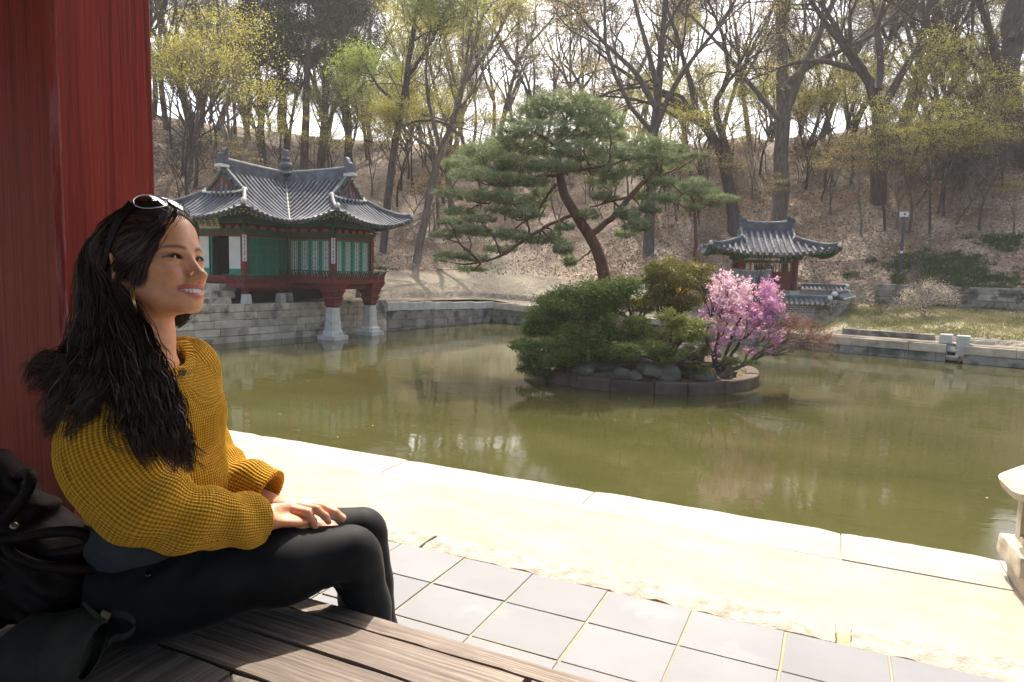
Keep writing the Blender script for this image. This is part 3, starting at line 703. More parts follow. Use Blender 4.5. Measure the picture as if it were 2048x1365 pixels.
# body: posts, beams, leaves
ZF = 2.36; ZT = 4.05
cr = [(HA, -HW), (HA, HW), (HW, HW), (HW, HA), (-HW, HA), (-HW, HW), (-HA, HW), (-HA, -HW), (-HW, -HW), (-HW, -HA), (HW, -HA), (HW, -HW)]
for i, (x, y) in enumerate(cr):
    mb = MB(); mb.box((x, y, (1.55+4.3)/2), (.21, .21, 4.3-1.55)); mb.build('post', MAT['red_wood'], bj, world=False)
def facade(p0, p1, kind):
    p0, p1 = np.array(p0, float), np.array(p1, float); L = np.linalg.norm(p1-p0); u = (p1-p0)/L; n = np.array([u[1], -u[0]]); c = (p0+p1)/2
    u3, n3 = np.array([*u, 0]), np.array([*n, 0]); R = np.stack([u3, n3, [0, 0, 1.]], 1)
    def bx(name, mat, s, z, ln, d, h, o=0, par=bj): mb = MB(); mb.box(np.array([*c, z])+u3*s+n3*o, (ln, d, h), rot=R); return mb.build(name, MAT[mat], par, world=False)
    iw = L-.17
    bx('lintel_beam', 'red_wood', 0, ZT-.03, iw, .11, .10); bx('green_beam', 'green_wood', 0, ZT+.105, iw, .13, .165)
    bx('bracket_band', 'dark', 0, ZT+.30, iw, .05, .22); bx('eave_beam', 'green_wood', 0, ZT+.49, iw+.1, .14, .16, .01)
    nb = max(2, int(round(iw/.5)))
    for i in range(nb):
        s = -iw/2+iw*(i+.5)/nb
        mb = MB(); hw = iw/nb*.33; prof = [(-hw, -.07), (hw, -.07), (hw, -.02), (hw*.45, .07), (-hw*.45, .07), (-hw, -.02)]
        mb.loft([[np.array([*c, ZT+.27+z])+u3*(s+x)+n3*o for x, z in prof] for o in (.03, .07)]); mb.build('orange_panel', MAT['orange'], bj, world=False)
    bx('sill_beam', 'red_wood', 0, ZF+.02, iw, .12, .14)
    z0, z1 = ZF+.09, ZT-.08; h = z1-z0
    if kind == 'fret' or kind == 'bars':
        for i in range(4): lattice(bj, np.array([*c, (z0+z1)/2])+u3*(-iw/2+iw*(i+.5)/4), u3, iw/4-.012, h-.01, 'teal_wood', 'paper' if kind == 'fret' else 'teal_dim', 'fret' if kind == 'fret' else 'bars', normal=n3)
    elif kind == 'open':
        bx('doorway_shade', 'dark', 0, (z0+z1)/2, iw, .04, h-.01, -.9)  # near-black sheet painted as the shade seen through the doorway
        bx('interior_post', 'dark', .2, (z0+z1)/2, .5, .05, h-.01, -.5)
        for s0, s1 in ((-iw/2+.03, -iw/2+.03+iw*.235), (iw/2-.05-iw*.265, iw/2-.05)):
            d = bx('folding_door', 'teal_wood', (s0+s1)/2, (z0+z1)/2, s1-s0, .04, h-.02, .045)
            bx('door_paper', 'paper', (s0+s1)/2, z0+h*.58, s1-s0-.025, .006, h*.80, .069, d)
        bx('door_jamb', 'teal_wood', -iw/2+.03+iw*.27, (z0+z1)/2, .05, .06, h-.01, .0)
    return c, u3, n3
MAT['teal_dim'] = M_plain('teal_backed_paper', (.03, .16, .11), .8, .15, 6, .2, 30, .1, .002)
kinds = {0: 'fret', 1: 'fret', 2: 'bars', 3: 'fret', 4: 'bars', 5: 'bars', 6: 'fret', 7: 'bars', 8: 'bars', 9: 'open', 10: 'bars', 11: 'fret'}
for i in range(12): facade(cr[i], cr[(i+1) % 12], kinds[i])
# brackets on the post heads
for x, y in cr[:2]+cr[9:12]:
    sx, sy = np.sign(x), np.sign(y)
    mb = MB()
    for k, (a, b) in enumerate(((1, 0), (0, 1), (.7, .7))):
        d = np.array([a*sx, b*sy]); 
        for j in range(3): c = np.array([x, y])+d*(.10+.07*j); mb.box((c[0], c[1], ZT+.10+.09*j), (.10 if a else .05, .10 if b else .05, .07))
    mb.build('bracket', MAT['green_wood'], bj, world=False)
# floor and balcony with its railing
mb = MB()
for cx, cy, sx, sy in ((0, 0, 2*HA, 2*HW), (0, (HA+HW)/2+.005, 2*HW, HA-HW-.01), (0, -(HA+HW)/2-.005, 2*HW, HA-HW-.01)): mb.box((cx, cy, ZF-.12), (sx-.02, sy-.02, .12))
mb.build('floor', MAT['red_wood'], bj, world=False)
mb = MB(); mb.box((0, 0, 3.4), (2*HW-.3, 2*HW-.3, 2.2)); mb.build('room_shade_block', MAT['dark'], bj, world=False)  # solid near-black block stands for the shade of the unlit room
RO = .42
def railing(pts, zf, zt):
    """balcony along pts (closed = no): fascia board, deck, balusters, handrail"""
    for i in range(len(pts)-1):
        a, b = np.array(pts[i]), np.array(pts[i+1]); L = np.linalg.norm(b-a); u = (b-a)/L; n = np.array([u[1], -u[0]]); u3, n3 = np.array([*u, 0]), np.array([*n, 0]); R = np.stack([u3, n3, [0, 0, 1.]], 1); c = (a+b)/2
        mb = MB(); mb.box((*(c-n*.02*(i % 2)), zf-.02), (L+.04, .05, .20), rot=R); mb.build('fascia_board', MAT['red_wood'], bj, world=False)
        mb = MB(); mb.box((*(c-n*.24), zf-.03), (L-.04, .42, .05), rot=R); mb.build('balcony_deck', MAT['red_wood'], bj, world=False)
        nbs = max(3, int(L/.145))
        for k in range(nbs):
            s = -L/2+L*(k+.5)/nbs; p = np.array([*c, 0])+u3*s
            zz = [zf+.06, zf+.15, zf+.24, zf+.32, zt-.01]; oo = [.03, .045, .075, .11, .15]
            mb = MB(); mb.loft([[p+n3*(o-.012)+u3*-.045+[0, 0, z], p+n3*(o+.012)+u3*-.045+[0, 0, z], p+n3*(o+.012)+u3*.045+[0, 0, z], p+n3*(o-.012)+u3*.045+[0, 0, z]] for z, o in zip(zz[:3], oo[:3])]); bl = mb.build('baluster', MAT['red_wood'], bj, world=False)
            mb = MB(); mb.loft([[p+n3*(o-.014)+u3*-w_+[0, 0, z], p+n3*(o+.016)+u3*-w_+[0, 0, z], p+n3*(o+.016)+u3*w_+[0, 0, z], p+n3*(o-.014)+u3*w_+[0, 0, z]] for z, o, w_ in zip([zf+.245, zf+.29, zf+.34, zt-.01], [.078, .10, .12, .15], [.02, .045, .02, .03])]); mb.build('lotus_bracket', MAT['dull_green'], bl, world=False)
        e = .16
        mb = MB(); q = np.array([[*(a+n*.15-u*.1), zt+.02], [*(a+n*.15+u*.1), zt], [*(c+n*.15), zt], [*(b+n*.15-u*.1), zt], [*(b+n*.15+u*.1), zt+.02]]); mb.tubes(q, np.full(5, .022), 7); mb.build('handrail', MAT['dull_green'], bj, world=False)
        mb = MB(); mb.box((*(c+n*.05), zf+.245), (L, .03, .025), rot=R); mb.build('middle_rail', MAT['dull_green'], bj, world=False)
MAT['dull_green'] = M_plain('dull_green_metalwork', (.05, .085, .06), .6, .3, 6, .3, 30, .1, .002)
railing([(HW+.0, -HW-RO), (HA+RO, -HW-RO), (HA+RO, HW+RO), (HW, HW+RO)], ZF-.02, ZF+.36)
railing([(HW+.42-.9, -HA-RO), (HW+RO, -HA-RO), (HW+RO, -HW-RO-.03)], ZF-.22, ZF+.14)
# beams below the balcony, a near-black block painted as the shade between foundation stones
for y in (-HW, HW):
    mb = MB(); mb.box((HA/2+.9, y, ZF-.30), (HA-1.0, .16, .16)); mb.build('floor_beam', MAT['red_wood'], bj, world=False)
mb = MB(); mb.box((HA, 0, ZF-.30), (.15, 2*HW, .15)); mb.build('floor_beam', MAT['red_wood'], bj, world=False)
mb = MB(); mb.box((HW, -(HA+HW)/2, ZF-.42), (.14, HA-HW+.3, .16)); mb.build('floor_beam', MAT['red_wood'], bj, world=False)
for x, y in ((HW+.28, -HA-.22), (HW+.28, -1.95), (HW, -HW), (HW, HW), (-HW, -HA), (HW, HA), (-HW, HA), (-HA, HW), (-HA, -HW)):
    mb = MB(); mb.box((x, y, 1.60), (.30, .30, .36), top=(.8, .8)); mb.build('foundation_stone', MAT['granite_pale'], bj, world=False)
    mb = MB(); mb.box((x, y, 1.96), (.13, .13, .36)); mb.build('short_post', MAT['red_wood'], bj, world=False)
mb = MB(); mb.box((-.6, -.6, 1.85), (3.2, 4.6, .8)); mb.build('underfloor_shade', MAT['dark'], bj, world=False)
# stone piers with red scalloped brackets
for y in (-HW, HW):
    p = thing('stone_pier', None, None); p.parent = bj; 
    mb = MB(); mb.box((HA, y, .02), (.86, .86, .30), jit=.01); pm = mb.build('pier_base', MAT['granite_pale'], bj, world=False)
    mb = MB(); mb.loft([[(HA+sx*r, y+sy*r, z) for sx, sy in ((-1, -.7), (-.7, -1), (.7, -1), (1, -.7), (1, .7), (.7, 1), (-.7, 1), (-1, .7))] for z, r in ((.17, .34), (.30, .33), (.36, .285), (.45, .27), (1.28, .205))]); mb.build('pier_shaft', MAT['granite_pale'], bj, world=False)
    bpy.data.objects.remove(p)
    mb = MB(); st = [(1.28, .17), (1.36, .20), (1.40, .25), (1.44, .21), (1.60, .27), (1.66, .30), (1.70, .26), (1.88, .32), (1.93, .37), (1.97, .33), (2.10, .40), (2.26, .47)]
    mb.loft([[(HA+sx*r, y+sy*r, z) for sx, sy in ((-1, -1), (1, -1), (1, 1), (-1, 1))] for z, r in st]); mb.build('scalloped_bracket', MAT['red_wood'], bj, world=False)
# hanging plaques: white boards with a column of black characters
def plaque(x, y, nx, ny, z0=3.02, z1=4.02, w=.15):
    n3 = np.array([nx, ny, 0.])/math.hypot(nx, ny); u3 = np.array([-n3[1], n3[0], 0]); R = np.stack([u3, n3, [0, 0, 1.]], 1); c = np.array([x, y, (z0+z1)/2])+n3*.135
    mb = MB(); mb.box(c, (w, .02, z1-z0), rot=R); b = mb.build('hanging_plaque', MAT['white_board'], bj, world=False)
    mb = MB()
    for k in range(7):
        zc = z1-.09-(z1-z0-.14)*k/6.4; m = c+[0, 0, zc-c[2]]
        for j in range(6):
            a = RNG.uniform(-.035, .035); zz = RNG.uniform(-.04, .04); hz = j % 2
            mb.box(m+u3*a*.5+[0, 0, zz]+n3*.0115, (.062 if hz else .011, .003, .011 if hz else .06), rot=R)
    mb.build('brush_writing', MAT['ink'], b, world=False)
MAT['white_board'] = M_plain('white_plaque', (.62, .62, .6), .6, .05, 5, .2, 40, .05, .001)
plaque(HA, -HW, 1, -1); plaque(HW, -HA, 1, -1)
# name board under the left gable eave
fc = None
mb = MB(); c = np.array([.05, -HA-.62, 4.42]); th = math.radians(18); R = np.array([[1, 0, 0], [0, math.cos(th), -math.sin(th)], [0, math.sin(th), math.cos(th)]])
mb.box(c, (1.05, .04, .42), rot=R); nbd = mb.build('name_board', M_plain('faded_name_board', (.36, .33, .24), .8, .15, 5, .2), bj, world=False)
cu = bpy.data.curves.new('name_board_writing', 'FONT'); cu.body = '\u82b8\u8479\u4ead'[::-1].replace('\u8479', '\u84c9').replace('\u82b8', '\u8299'); cu.size = .31; cu.align_x = 'CENTER'; cu.align_y = 'CENTER'; cu.extrude = .004
to = bpy.data.objects.new('tmp_writing', cu); COL.objects.link(to)
bpy.context.view_layer.update()
me = bpy.data.meshes.new_from_object(to); bpy.data.objects.remove(to)
me.materials.clear(); me.materials.append(MAT['ink'])
o = link('brush_writing', me, nbd); o.rotation_euler = (math.radians(90)+th, 0, 0); o.location = Vector((c+R@np.array([0, -.024, -.0])).tolist())
# stone steps beside the pavilion
st = thing('stone_steps', 'worn stone steps rising to the pavilion door beside the red pillar', 'steps', (-20.4, 17.4, 1.2))
for k, (yy, x1, zt, dp) in enumerate(((17.2, -20.45, 1.46, 2.6), (18.15, -20.6, 1.66, 1.5), (18.7, -20.8, 1.9, 1.1), (19.3, -21.2, 2.12, .8))):
    stone((x1-1.15, yy+.3, zt-.14), (2.4, dp, .28), 0, .02, .03).build('step', MAT['granite'], st)

# ================================================================ the stele pavilion
SP = V(1527, 540, 36.5); SPx, SPy = SP[0], SP[1]; SZ = 1.72
sb = thing('stele_pavilion', 'small square pavilion with a swept grey tile roof behind the pink azalea', 'pavilion', (SPx, SPy, 0), math.radians(14))
r2 = Roof(sb, [('x', 3.05, 2.75, 1.25)], 4.02-.0, (.33, .05), .42, sp=.30, tr=.075, ridge_h=.42)
MAT_save = MAT['roof_tile']; r2.build(); r2.eaves([(1.3, 1.3)], endmat='cream'); r2.ridges(horn=False)
for sx in (-1, 1):
    mb = MB(); mb.loft([[(sx*1.2+x, y, 4.02+fprof(2.75, (.33, .05))+.55+z) for x, z in ((-.18, -.12), (.2, -.12), (.2, .08), (.02, .1), (-.12, .26), (-.2, .2))] for y in (-.09, .09)]); mb.build('ridge_end_tile', MAT['roof_bed'], sb, world=False)
for sx in (-1, 1):
    for sy in (-1, 1):
        mb = MB(); mb.box((sx*1.3, sy*1.3, SZ+.25), (.52, .52, .62), top=(.8, .8)); mb.build('foundation_stone', MAT['granite_pale'], sb, world=False)
        mb = MB(); mb.lathe([(.16, SZ+.5), (.16, 4.05)], (sx*1.3, sy*1.3, 0), 12); mb.build('post', MAT['red_wood'], sb, world=False)
        mb = MB(); mb.box((sx*1.3, sy*1.3, 3.98), (.5, .5, .3), top=(1.5, 1.5)); mb.build('bracket', MAT['green_wood'], sb, world=False)
for sy in (-1, 1):
    mb = MB(); mb.box((0, sy*1.3, 4.06), (2.6, .2, .22)); mb.build('lintel_beam', MAT['green_wood'], sb, world=False)
    mb = MB(); mb.box((0, sy*1.3, 3.72), (2.55, .12, .12)); mb.build('tie_beam', MAT['green_wood'], sb, world=False)
    mb = MB(); mb.box((sy*1.3, 0, 4.06), (.2, 2.6, .22)); mb.build('lintel_beam', MAT['green_wood'], sb, world=False)
    mb = MB(); mb.box((sy*1.3, 0, 3.72), (.12, 2.55, .12)); mb.build('tie_beam', MAT['green_wood'], sb, world=False)
    for i in range(9):
        mb = MB(); mb.box((-1.1+.275*i, sy*1.3, 3.87), (.05, .05, .17)); mb.build('baluster', MAT['cream'], sb, world=False)
        mb = MB(); mb.box((-1.1+.275*i, sy*1.3, 3.0), (.05, .05, 1.3)); mb.build('lattice_bar', MAT['red_wood'], sb, world=False)
    mb = MB(); mb.box((0, sy*1.3, 2.75), (2.5, .04, .9)); mb.build('red_screen', MAT['red_wood'], sb, world=False)
mb = MB(); mb.box((0, 0, 2.7), (.9, .35, 1.7)); mb.build('stele', MAT['granite_dark'], sb, world=False)
mb = MB(); mb.box((0, 0, SZ-.25), (4.2, 4.2, .5)); mb.build('stone_base', MAT['granite'], sb, world=False)

# walls with tiled copings round the stele pavilion
MAT['brick'] = M_plain('grey_brick', (.17, .165, .155), .85, .25, 6, .2, 40, .3, .004, rand=.25)
def coped_wall(name, label, a, b, z0, z1, zc, brick=True, group=None):
    """a, b 2D ends; wall from z0 to z1, coping on top reaching zc"""
    a, b = np.array(a[:2], float), np.array(b[:2], float); L = np.linalg.norm(b-a); u = (b-a)/L; c = (a+b)/2; rz = math.atan2(u[1], u[0])
    w = thing(name, label, 'garden wall', (c[0], c[1], z0), rz, group)
    h = z1-z0
    mb = MB(); mb.box((0, 0, h*.30), (L, .36, h*.6)); mb.build('plaster_panel', MAT['plaster_grey'], w, world=False)
    mb = MB(); mb.box((0, 0, h*.8), (L-.02, .34, h*.4)); mb.build('mortar', MAT['granite_pale'], w, world=False)
    if brick:
        nr = 4; bh = h*.4/nr
        for r in range(nr):
            x = -L/2-(r % 2)*.11
            while x < L/2:
                x0, x1 = max(x, -L/2), min(x+.22, L/2); x += .22
                if x1-x0 > .05:
                    mb = MB(); mb.box(((x0+x1)/2, 0, h*.6+bh*(r+.5)), (x1-x0-.02, .362, bh-.02)); mb.build('brick', MAT['brick'], w, world=False)
    hc = zc-z1
    n = int(L/.22)
    for i in range(n):
        x = -L/2+L*(i+.5)/n
        for sy in (-1, 1):
            mb = MB(); mb.tubes(np.array([(x, sy*.05, hc*.62), (x, sy*.40, hc*.15)])+[0, 0, h], np.array([.055, .06]), 7); t = mb.build('coping_tile', MAT['roof_tile'], w, world=False)
            mb = MB(); mb.tubes(np.array([(x, sy*.40, hc*.15), (x, sy*.425, hc*.12)])+[0, 0, h-.01], np.array([.062, .062]), 8); mb.build('plaster_end', MAT['plaster'], t, world=False)
    mb = MB(); mb.loft([[(x, -.42, h-.0), (x, .42, h), (x, .40, h+hc*.10), (x, .06, h+hc*.6), (x, -.06, h+hc*.6), (x, -.40, h+hc*.10)] for x in (-L/2, L/2)]); mb.build('coping_bed', MAT['roof_bed'], w, world=False)
    mb = MB()
    for k in range(3): mb.box((0, 0, h+hc*(.62+.11*k)), (L+.04, .2-.02*k, hc*.10))
    mb.tubes(np.array([(-L/2, 0, h+hc*.93), (0, 0, h+hc*.92), (L/2, 0, h+hc*.93)]), np.full(3, .07), 7); mb.build('coping_ridge', MAT['roof_tile'], w, world=False)
    for sx in (-1, 1):
        mb = MB(); mb.lathe([(0, -.12), (.13, -.09), (.15, .02), (.08, .12), (0, .13)], (sx*(L/2+.05), 0, h+hc*.8), 9); mb.build('plaster_lump', MAT['plaster'], w, smooth=True, world=False)
    return w
MAT['plaster_grey'] = M_plain('stained_wall_plaster', (.30, .28, .245), .9, .3, 3, .2, 40, .3, .004, ((.12, .11, .09), 2.2, .55))
fa, fb = V(1470, 660, 33.2), V(1652, 660, 32.6)
coped_wall('coped_wall', 'brick and plaster wall with a tiled coping right behind the azalea, nearest the water', fa, fb, .68, 1.72, 2.12)
ga, gb_ = V(1596, 600, 38.6), V(1690, 600, 38.4)
coped_wall('coped_wall', 'tile-coped wall behind the stele pavilion at the foot of the hill', ga, gb_, 1.6, 2.25, 2.6, brick=False)
coped_wall('coped_wall', 'short tile-coped side wall climbing away at the right of the stele pavilion', fb+[.25, .35, 0], gb_+[.1, -.5, 0], 1.15, 1.95, 2.3, brick=False)
# little gate roof in the front wall
gp = V(1503, 560, 33.6)
gt = thing('gate', 'little tile-roofed gate between the island shrubs and the stele pavilion', 'gate', (gp[0], gp[1], .7), math.radians(8))
for sx in (-1, 1):
    mb = MB(); mb.box((sx*.55, 0, .95), (.14, .3, 1.9)); mb.build('post', MAT['red_wood'], gt, world=False)
mb = MB(); mb.box((0, .05, .85), (.94, .06, 1.6)); mb.build('door', MAT['dark'], gt, world=False)
mb = MB(); mb.loft([[(x, -.55, 1.75+k), (x, .55, 1.75+k), (x, .5, 1.85+k), (x, .07, 2.22+k), (x, -.07, 2.22+k), (x, -.5, 1.85+k)] for x, k in ((-.85, .05), (-.4, 0), (.4, 0), (.85, .05))]); mb.build('tile_bed', MAT['roof_bed'], gt, world=False)
for i in range(8):
    x = -.75+i*.214
    for sy in (-1, 1):
        mb = MB(); mb.tubes(np.array([(x, sy*.06, 2.24), (x, sy*.3, 2.02), (x, sy*.55, 1.86)]), np.array([.05, .05, .06]), 7); mb.build('roof_tile_row', MAT['roof_tile'], gt, world=False)
mb = MB(); q = np.linspace(-.9, .9, 9); mb.tubes(np.stack([q, q*0, 2.48+.09*(q/.9)**2], 1), np.full(9, .055), 7)
mb.loft([[(x, -.09, 2.18), (x, .09, 2.18), (x, .08, 2.44+.09*(x/.9)**2), (x, -.08, 2.44+.09*(x/.9)**2)] for x in q]); mb.build('ridge', MAT['ridge_cap'], gt, world=False)

# ================================================================ terraces on the right
tw = thing('retaining_wall', 'long low grey block wall at the foot of the leafy slope on the right', 'stone wall', (V(1700, 600, 43)[0], V(1700, 600, 43)[1], 1.6))
p0 = C1+nW*11.5; q0 = p0+dirW*17.2; q1 = p0+dirW*34
def wall_rows(parent, a, b, z0, z1, rows, lens=(.9, 1.6), thick=.4, mat='granite_dark', name='stone_block'):
    a, b = np.array(a, float), np.array(b, float); L = np.linalg.norm(b-a); u = (b-a)/L; nb = np.array([-u[1], u[0]]); rz = math.atan2(u[1], u[0])
    for k in range(rows):
        x = -RNG.uniform(0, .6)
        while x < L:
            ln = RNG.uniform(*lens); x0, x1 = max(x, 0), min(x+ln, L); x += ln
            if x1-x0 < .1: continue
            t = (x0+x1)/2/L; A_, B_ = z0(t), z1(t); h = (B_-A_)/rows; c = a+u*(x0+x1)/2-nb*RNG.uniform(-.01, .012)
            stone((c[0], c[1], A_+h*(k+.5)), (x1-x0-.014, thick, h-.012), rz, .008, .02).build(name, MAT[mat], parent)
wall_rows(tw, q0, q1, lambda t: 1.35, lambda t: 2.72, 4)
lw = thing('terrace_kerb', 'low dark mossy block kerb holding the dry grass terrace', 'stone kerb', (1, 33.2, .7))
l0 = C1+nW*1.3; wall_rows(lw, l0+dirW*17.6, l0+dirW*20.9, lambda t: .4, lambda t: .92, 2, (.5, 1.1), .35, 'granite_dark')
cw = thing('curved_kerb', 'dark curved block wall climbing right above the pale steps', 'stone wall', (4, 33.4, .7))
cpts = [V(1858, 668, 28.4), V(1900, 655, 29.6), V(1950, 643, 31.2), V(2000, 637, 32.8), V(2060, 632, 34.5)]
for i in range(4):
    a, b = cpts[i][:2], cpts[i+1][:2]; za, zb = .95+.13*i, .95+.13*(i+1); wall_rows(cw, a, b, lambda t: .45, lambda t, za=za, zb=zb: za+(zb-za)*t, 2, (.5, 1.), .35, 'granite_dark')
ss = thing('stone_slabs', 'pale sunlit stone slabs stepping down to the pond wall at the right edge', 'steps', (5.3, 31, .7))
for x0, x1, y, dep, zt in ((1926, 2028, 682, 26.6, .82), (2033, 2130, 692, 25.6, .80), (1962, 2120, 660, 29.6, 1.05)):
    a, b = V(x0, y, dep), V(x1, y, dep); c = (a+b)/2; stone((c[0], c[1]+.6, zt-.15), (np.linalg.norm((b-a)[:2]), 2.0, .3), math.atan2(b[1]-a[1], b[0]-a[0]), .04, .05).build('slab', MAT['granite_pale'], ss)
# two square posts and the carved spout
for k, (px, lb) in enumerate(((1887, 'left one of the two square stone posts above the carved spout'), (1922, 'right one of the two square stone posts above the carved spout'))):
    c = G(px, 724+(px-1900)*.105, 0.); c = c+np.array([nW[0], nW[1], 0])*.2
    st_ = stone((c[0], c[1], .62), (.42, .42, .78), math.atan2(dirW[1], dirW[0]), .008, .02)
    tag(st_.build('stone_post', MAT['granite_pale'], None, loc=(c[0], c[1], .2)), lb, 'stone post')
c = G(1905, 722, 0.)
sp_ = thing('carved_spout', 'carved stone beast head water spout with an open mouth in the far wall', 'water spout', (c[0]-nW[0]*.22, c[1]-nW[1]*.22, .28), math.atan2(dirW[1], dirW[0]))
mb = MB(); 
for z, w, d0, d1 in ((-.22, .34, -.22, .3), (-.16, .42, -.30, .3), (.02, .42, -.34, .3)): pass
mb.loft([[(sx*w, y0, z), (sx*w*.9, y0-.08, z), (0, y0-.14, z), (-sx*w*.9, y0-.08, z), (-sx*w, y0, z), (-sx*w, .3, z), (sx*w, .3, z)] for sx, w, y0, z in ((-1, .15, -.10, -.24), (-1, .21, -.2, -.2), (-1, .22, -.26, -.08), (-1, .19, -.24, -.03))]); mb.build('lower_jaw', MAT['granite_pale'], sp_, smooth=False, world=False)
mb = MB(); mb.loft([[(-w, y0, z), (-w*.8, y0-.1, z), (0, y0-.16, z), (w*.8, y0-.1, z), (w, y0, z), (w, .3, z), (-w, .3, z)] for w, y0, z in ((.18, -.22, .10), (.235, -.24, .15), (.24, -.2, .26), (.21, -.08, .36), (.12, .05, .42))]); mb.build('upper_head', MAT['granite_pale'], sp_, world=False)
mb = MB(); mb.box((0, -.02, .035), (.34, .4, .15)); mb.build('mouth_shade', MAT['dark'], sp_, world=False)  # near-black block painted as the shade between the jaws
for sx in (-1, 1):
    mb = MB(); mb.lathe([(0, -.045), (.05, 0), (0, .05)], (sx*.12, -.33, .24), 8); mb.build('eye', MAT['granite'], sp_, smooth=True, world=False)
# lamp post on the slope
lp = GT(1800, 546, 36, 70); dl = float(np.dot(lp-CC, CF)); tp = V(1808, 433, dl)
l_ = thing('camera_post', 'thin dark post with a white box on top standing on the leafy slope', 'post', lp)
mb = MB(); mb.tubes(np.array([lp-[0, 0, .2], lp+(tp-lp)*.5, tp]), np.array([.085, .08, .075]), 10); mb.build('pole', M_plain('dark_grey_metal', (.05, .05, .055), .5, .1), l_)
mb = MB(); mb.box(tp+[0, 0, .10], (.42, .34, .26)); mb.build('white_box', MAT['white_board'], l_)
mb = MB(); mb.box(tp+[.02, -.176, .10], (.10, .012, .09)); mb.build('lens_window', MAT['ink'], l_)
mb = MB(); mb.box(lp+(tp-lp)*.36+[0, -.09, 0], (.14, .03, .12)); mb.build('small_notice', MAT['white_board'], l_)

# ================================================================ small stone lantern at the right edge
lb_ = G(2046, 1180, 1.5); ln = thing('stone_lantern', 'small pale stone lantern cut off by the right edge, by the near pond kerb', 'stone lantern', (lb_[0]+.115, lb_[1]+.03, 1.485), math.radians(4))
LM = M_plain('buff_lantern_granite', (.42, .37, .28), .88, .16, 10, .2, 70, .5, .004)  # one pale buff stone colour all over
mb = rough((0, 0, .06), (.30, .30, .14), (12, 12, 5), .006, 14, .2); 
lx = []
o = mb.build('foot', LM, ln, smooth=True, world=False)
rough((0, 0, .185), (.39, .39, .115), (14, 14, 5), .006, 14, .22).build('base', LM, ln, smooth=True, world=False)
mb = MB()
for sx, sy in ((-1, -1), (1, -1), (1, 1), (-1, 1)): mb.box((sx*.096, sy*.096, .37), (.075, .075, .25), jit=.003)
mb.box((0, 0, .257), (.262, .262, .03), jit=.002); mb.box((0, 0, .485), (.265, .265, .03), jit=.002)
for sx, sy in ((-1, 0), (1, 0), (0, -1), (0, 1)):
    mb.box((sx*.1, sy*.1, .295), (.03 if sx else .12, .03 if sy else .12, .05)); mb.box((sx*.1, sy*.1, .445), (.03 if sx else .12, .03 if sy else .12, .06))
mb.build('light_box', LM, ln, world=False)
mb = MB(); pr = [(.13, .49), (.225, .515), (.238, .555), (.20, .60), (.14, .65), (.06, .69), (0, .70)]
mb.loft([[(math.copysign(abs(math.cos(a))**.45, math.cos(a))*r, math.copysign(abs(math.sin(a))**.45, math.sin(a))*r, z+(.012*(1-abs(math.cos(2*a)))*(r > .2))) for a in np.linspace(0, 2*math.pi, 33)[:-1]] for r, z in pr]); mb.build('cap', LM, ln, smooth=False, world=False)
# ================================================================ trees and plants
def perp(T, rng):
    r = rng.normal(size=T.shape); r -= (r*T).sum(-1, keepdims=True)*T; return r/(np.linalg.norm(r, axis=-1, keepdims=True)+1e-9)
def spawn(P, R, m, rng, ang=(.5, 1.0), lenr=(.4, .7), k=5, wob=.12, up=.25, tmin=.3, rr=.55, L=None, rmin=.006):
    """children of N branches: m each"""
    N, kk, _ = P.shape; t = tmin+(1-tmin)*rng.rand(N, m)**.8; f = t*(kk-1); i = np.minimum(f.astype(int), kk-2); w = (f-i)[..., None]
    idx = np.arange(N)[:, None]; A = P[idx, i]*(1-w)+P[idx, i+1]*w; T = P[idx, i+1]-P[idx, i]; T /= np.linalg.norm(T, axis=-1, keepdims=True)+1e-9
    r0 = (R[idx, i]*(1-w[..., 0])+R[idx, i+1]*w[..., 0])*rr
    a = rng.uniform(*ang, size=(N, m, 1)); D = T*np.cos(a)+perp(T, rng)*np.sin(a); D[..., 2] += up; D /= np.linalg.norm(D, axis=-1, keepdims=True)
    plen = np.linalg.norm(np.diff(P, axis=1), axis=-1).sum(1) if L is None else np.full(N, L)
    ln = plen[:, None]*rng.uniform(*lenr, size=(N, m))*(1.25-.6*t)
    Q = [A.reshape(-1, 3)]; D = D.reshape(-1, 3); ln = ln.reshape(-1, 1)
    for j in range(k-1):
        D = D+rng.normal(size=D.shape)*wob*2; D[:, 2] += up*.12; D /= np.linalg.norm(D, axis=-1, keepdims=True); Q.append(Q[-1]+D*ln/(k-1))
    Q = np.stack(Q, 1); r = np.maximum(r0.reshape(-1, 1)*np.linspace(1, .35, k)[None], rmin); return Q, r
def smooth_line(pts, rad, n=14, jit=0, rng=None):
    pts = np.array(pts, float); rad = np.array(rad, float); d = np.concatenate([[0], np.cumsum(np.linalg.norm(np.diff(pts, axis=0), axis=1))]); t = np.linspace(0, d[-1], n)
    q = np.stack([np.interp(t, d, pts[:, i]) for i in range(3)], 1); r = np.interp(t, d, rad)
    for _ in range(2): q[1:-1] = q[1:-1]*.5+(q[2:]+q[:-2])*.25
    if jit: q[1:-1] += rng.normal(size=(n-2, 3))*jit
    return q, r
def leaf_quads(C, size, rng, flat=.0, aspect=.6):
    """randomly turned leaf quads around the points C"""
    N = len(C); U = rng.normal(size=(N, 3)); U[:, 2] *= (1-flat); U /= np.linalg.norm(U, axis=1, keepdims=True); Vv = perp(U, rng)
    if flat: Vv[:, 2] *= (1-flat); Vv /= np.linalg.norm(Vv, axis=1, keepdims=True)
    s = size*rng.uniform(.6, 1.3, (N, 1)); a, b = U*s*.5, Vv*s*.5*aspect
    return np.stack([C-a, C-b*.9+a*.1, C+a, C+b*.9+a*.1], 1)
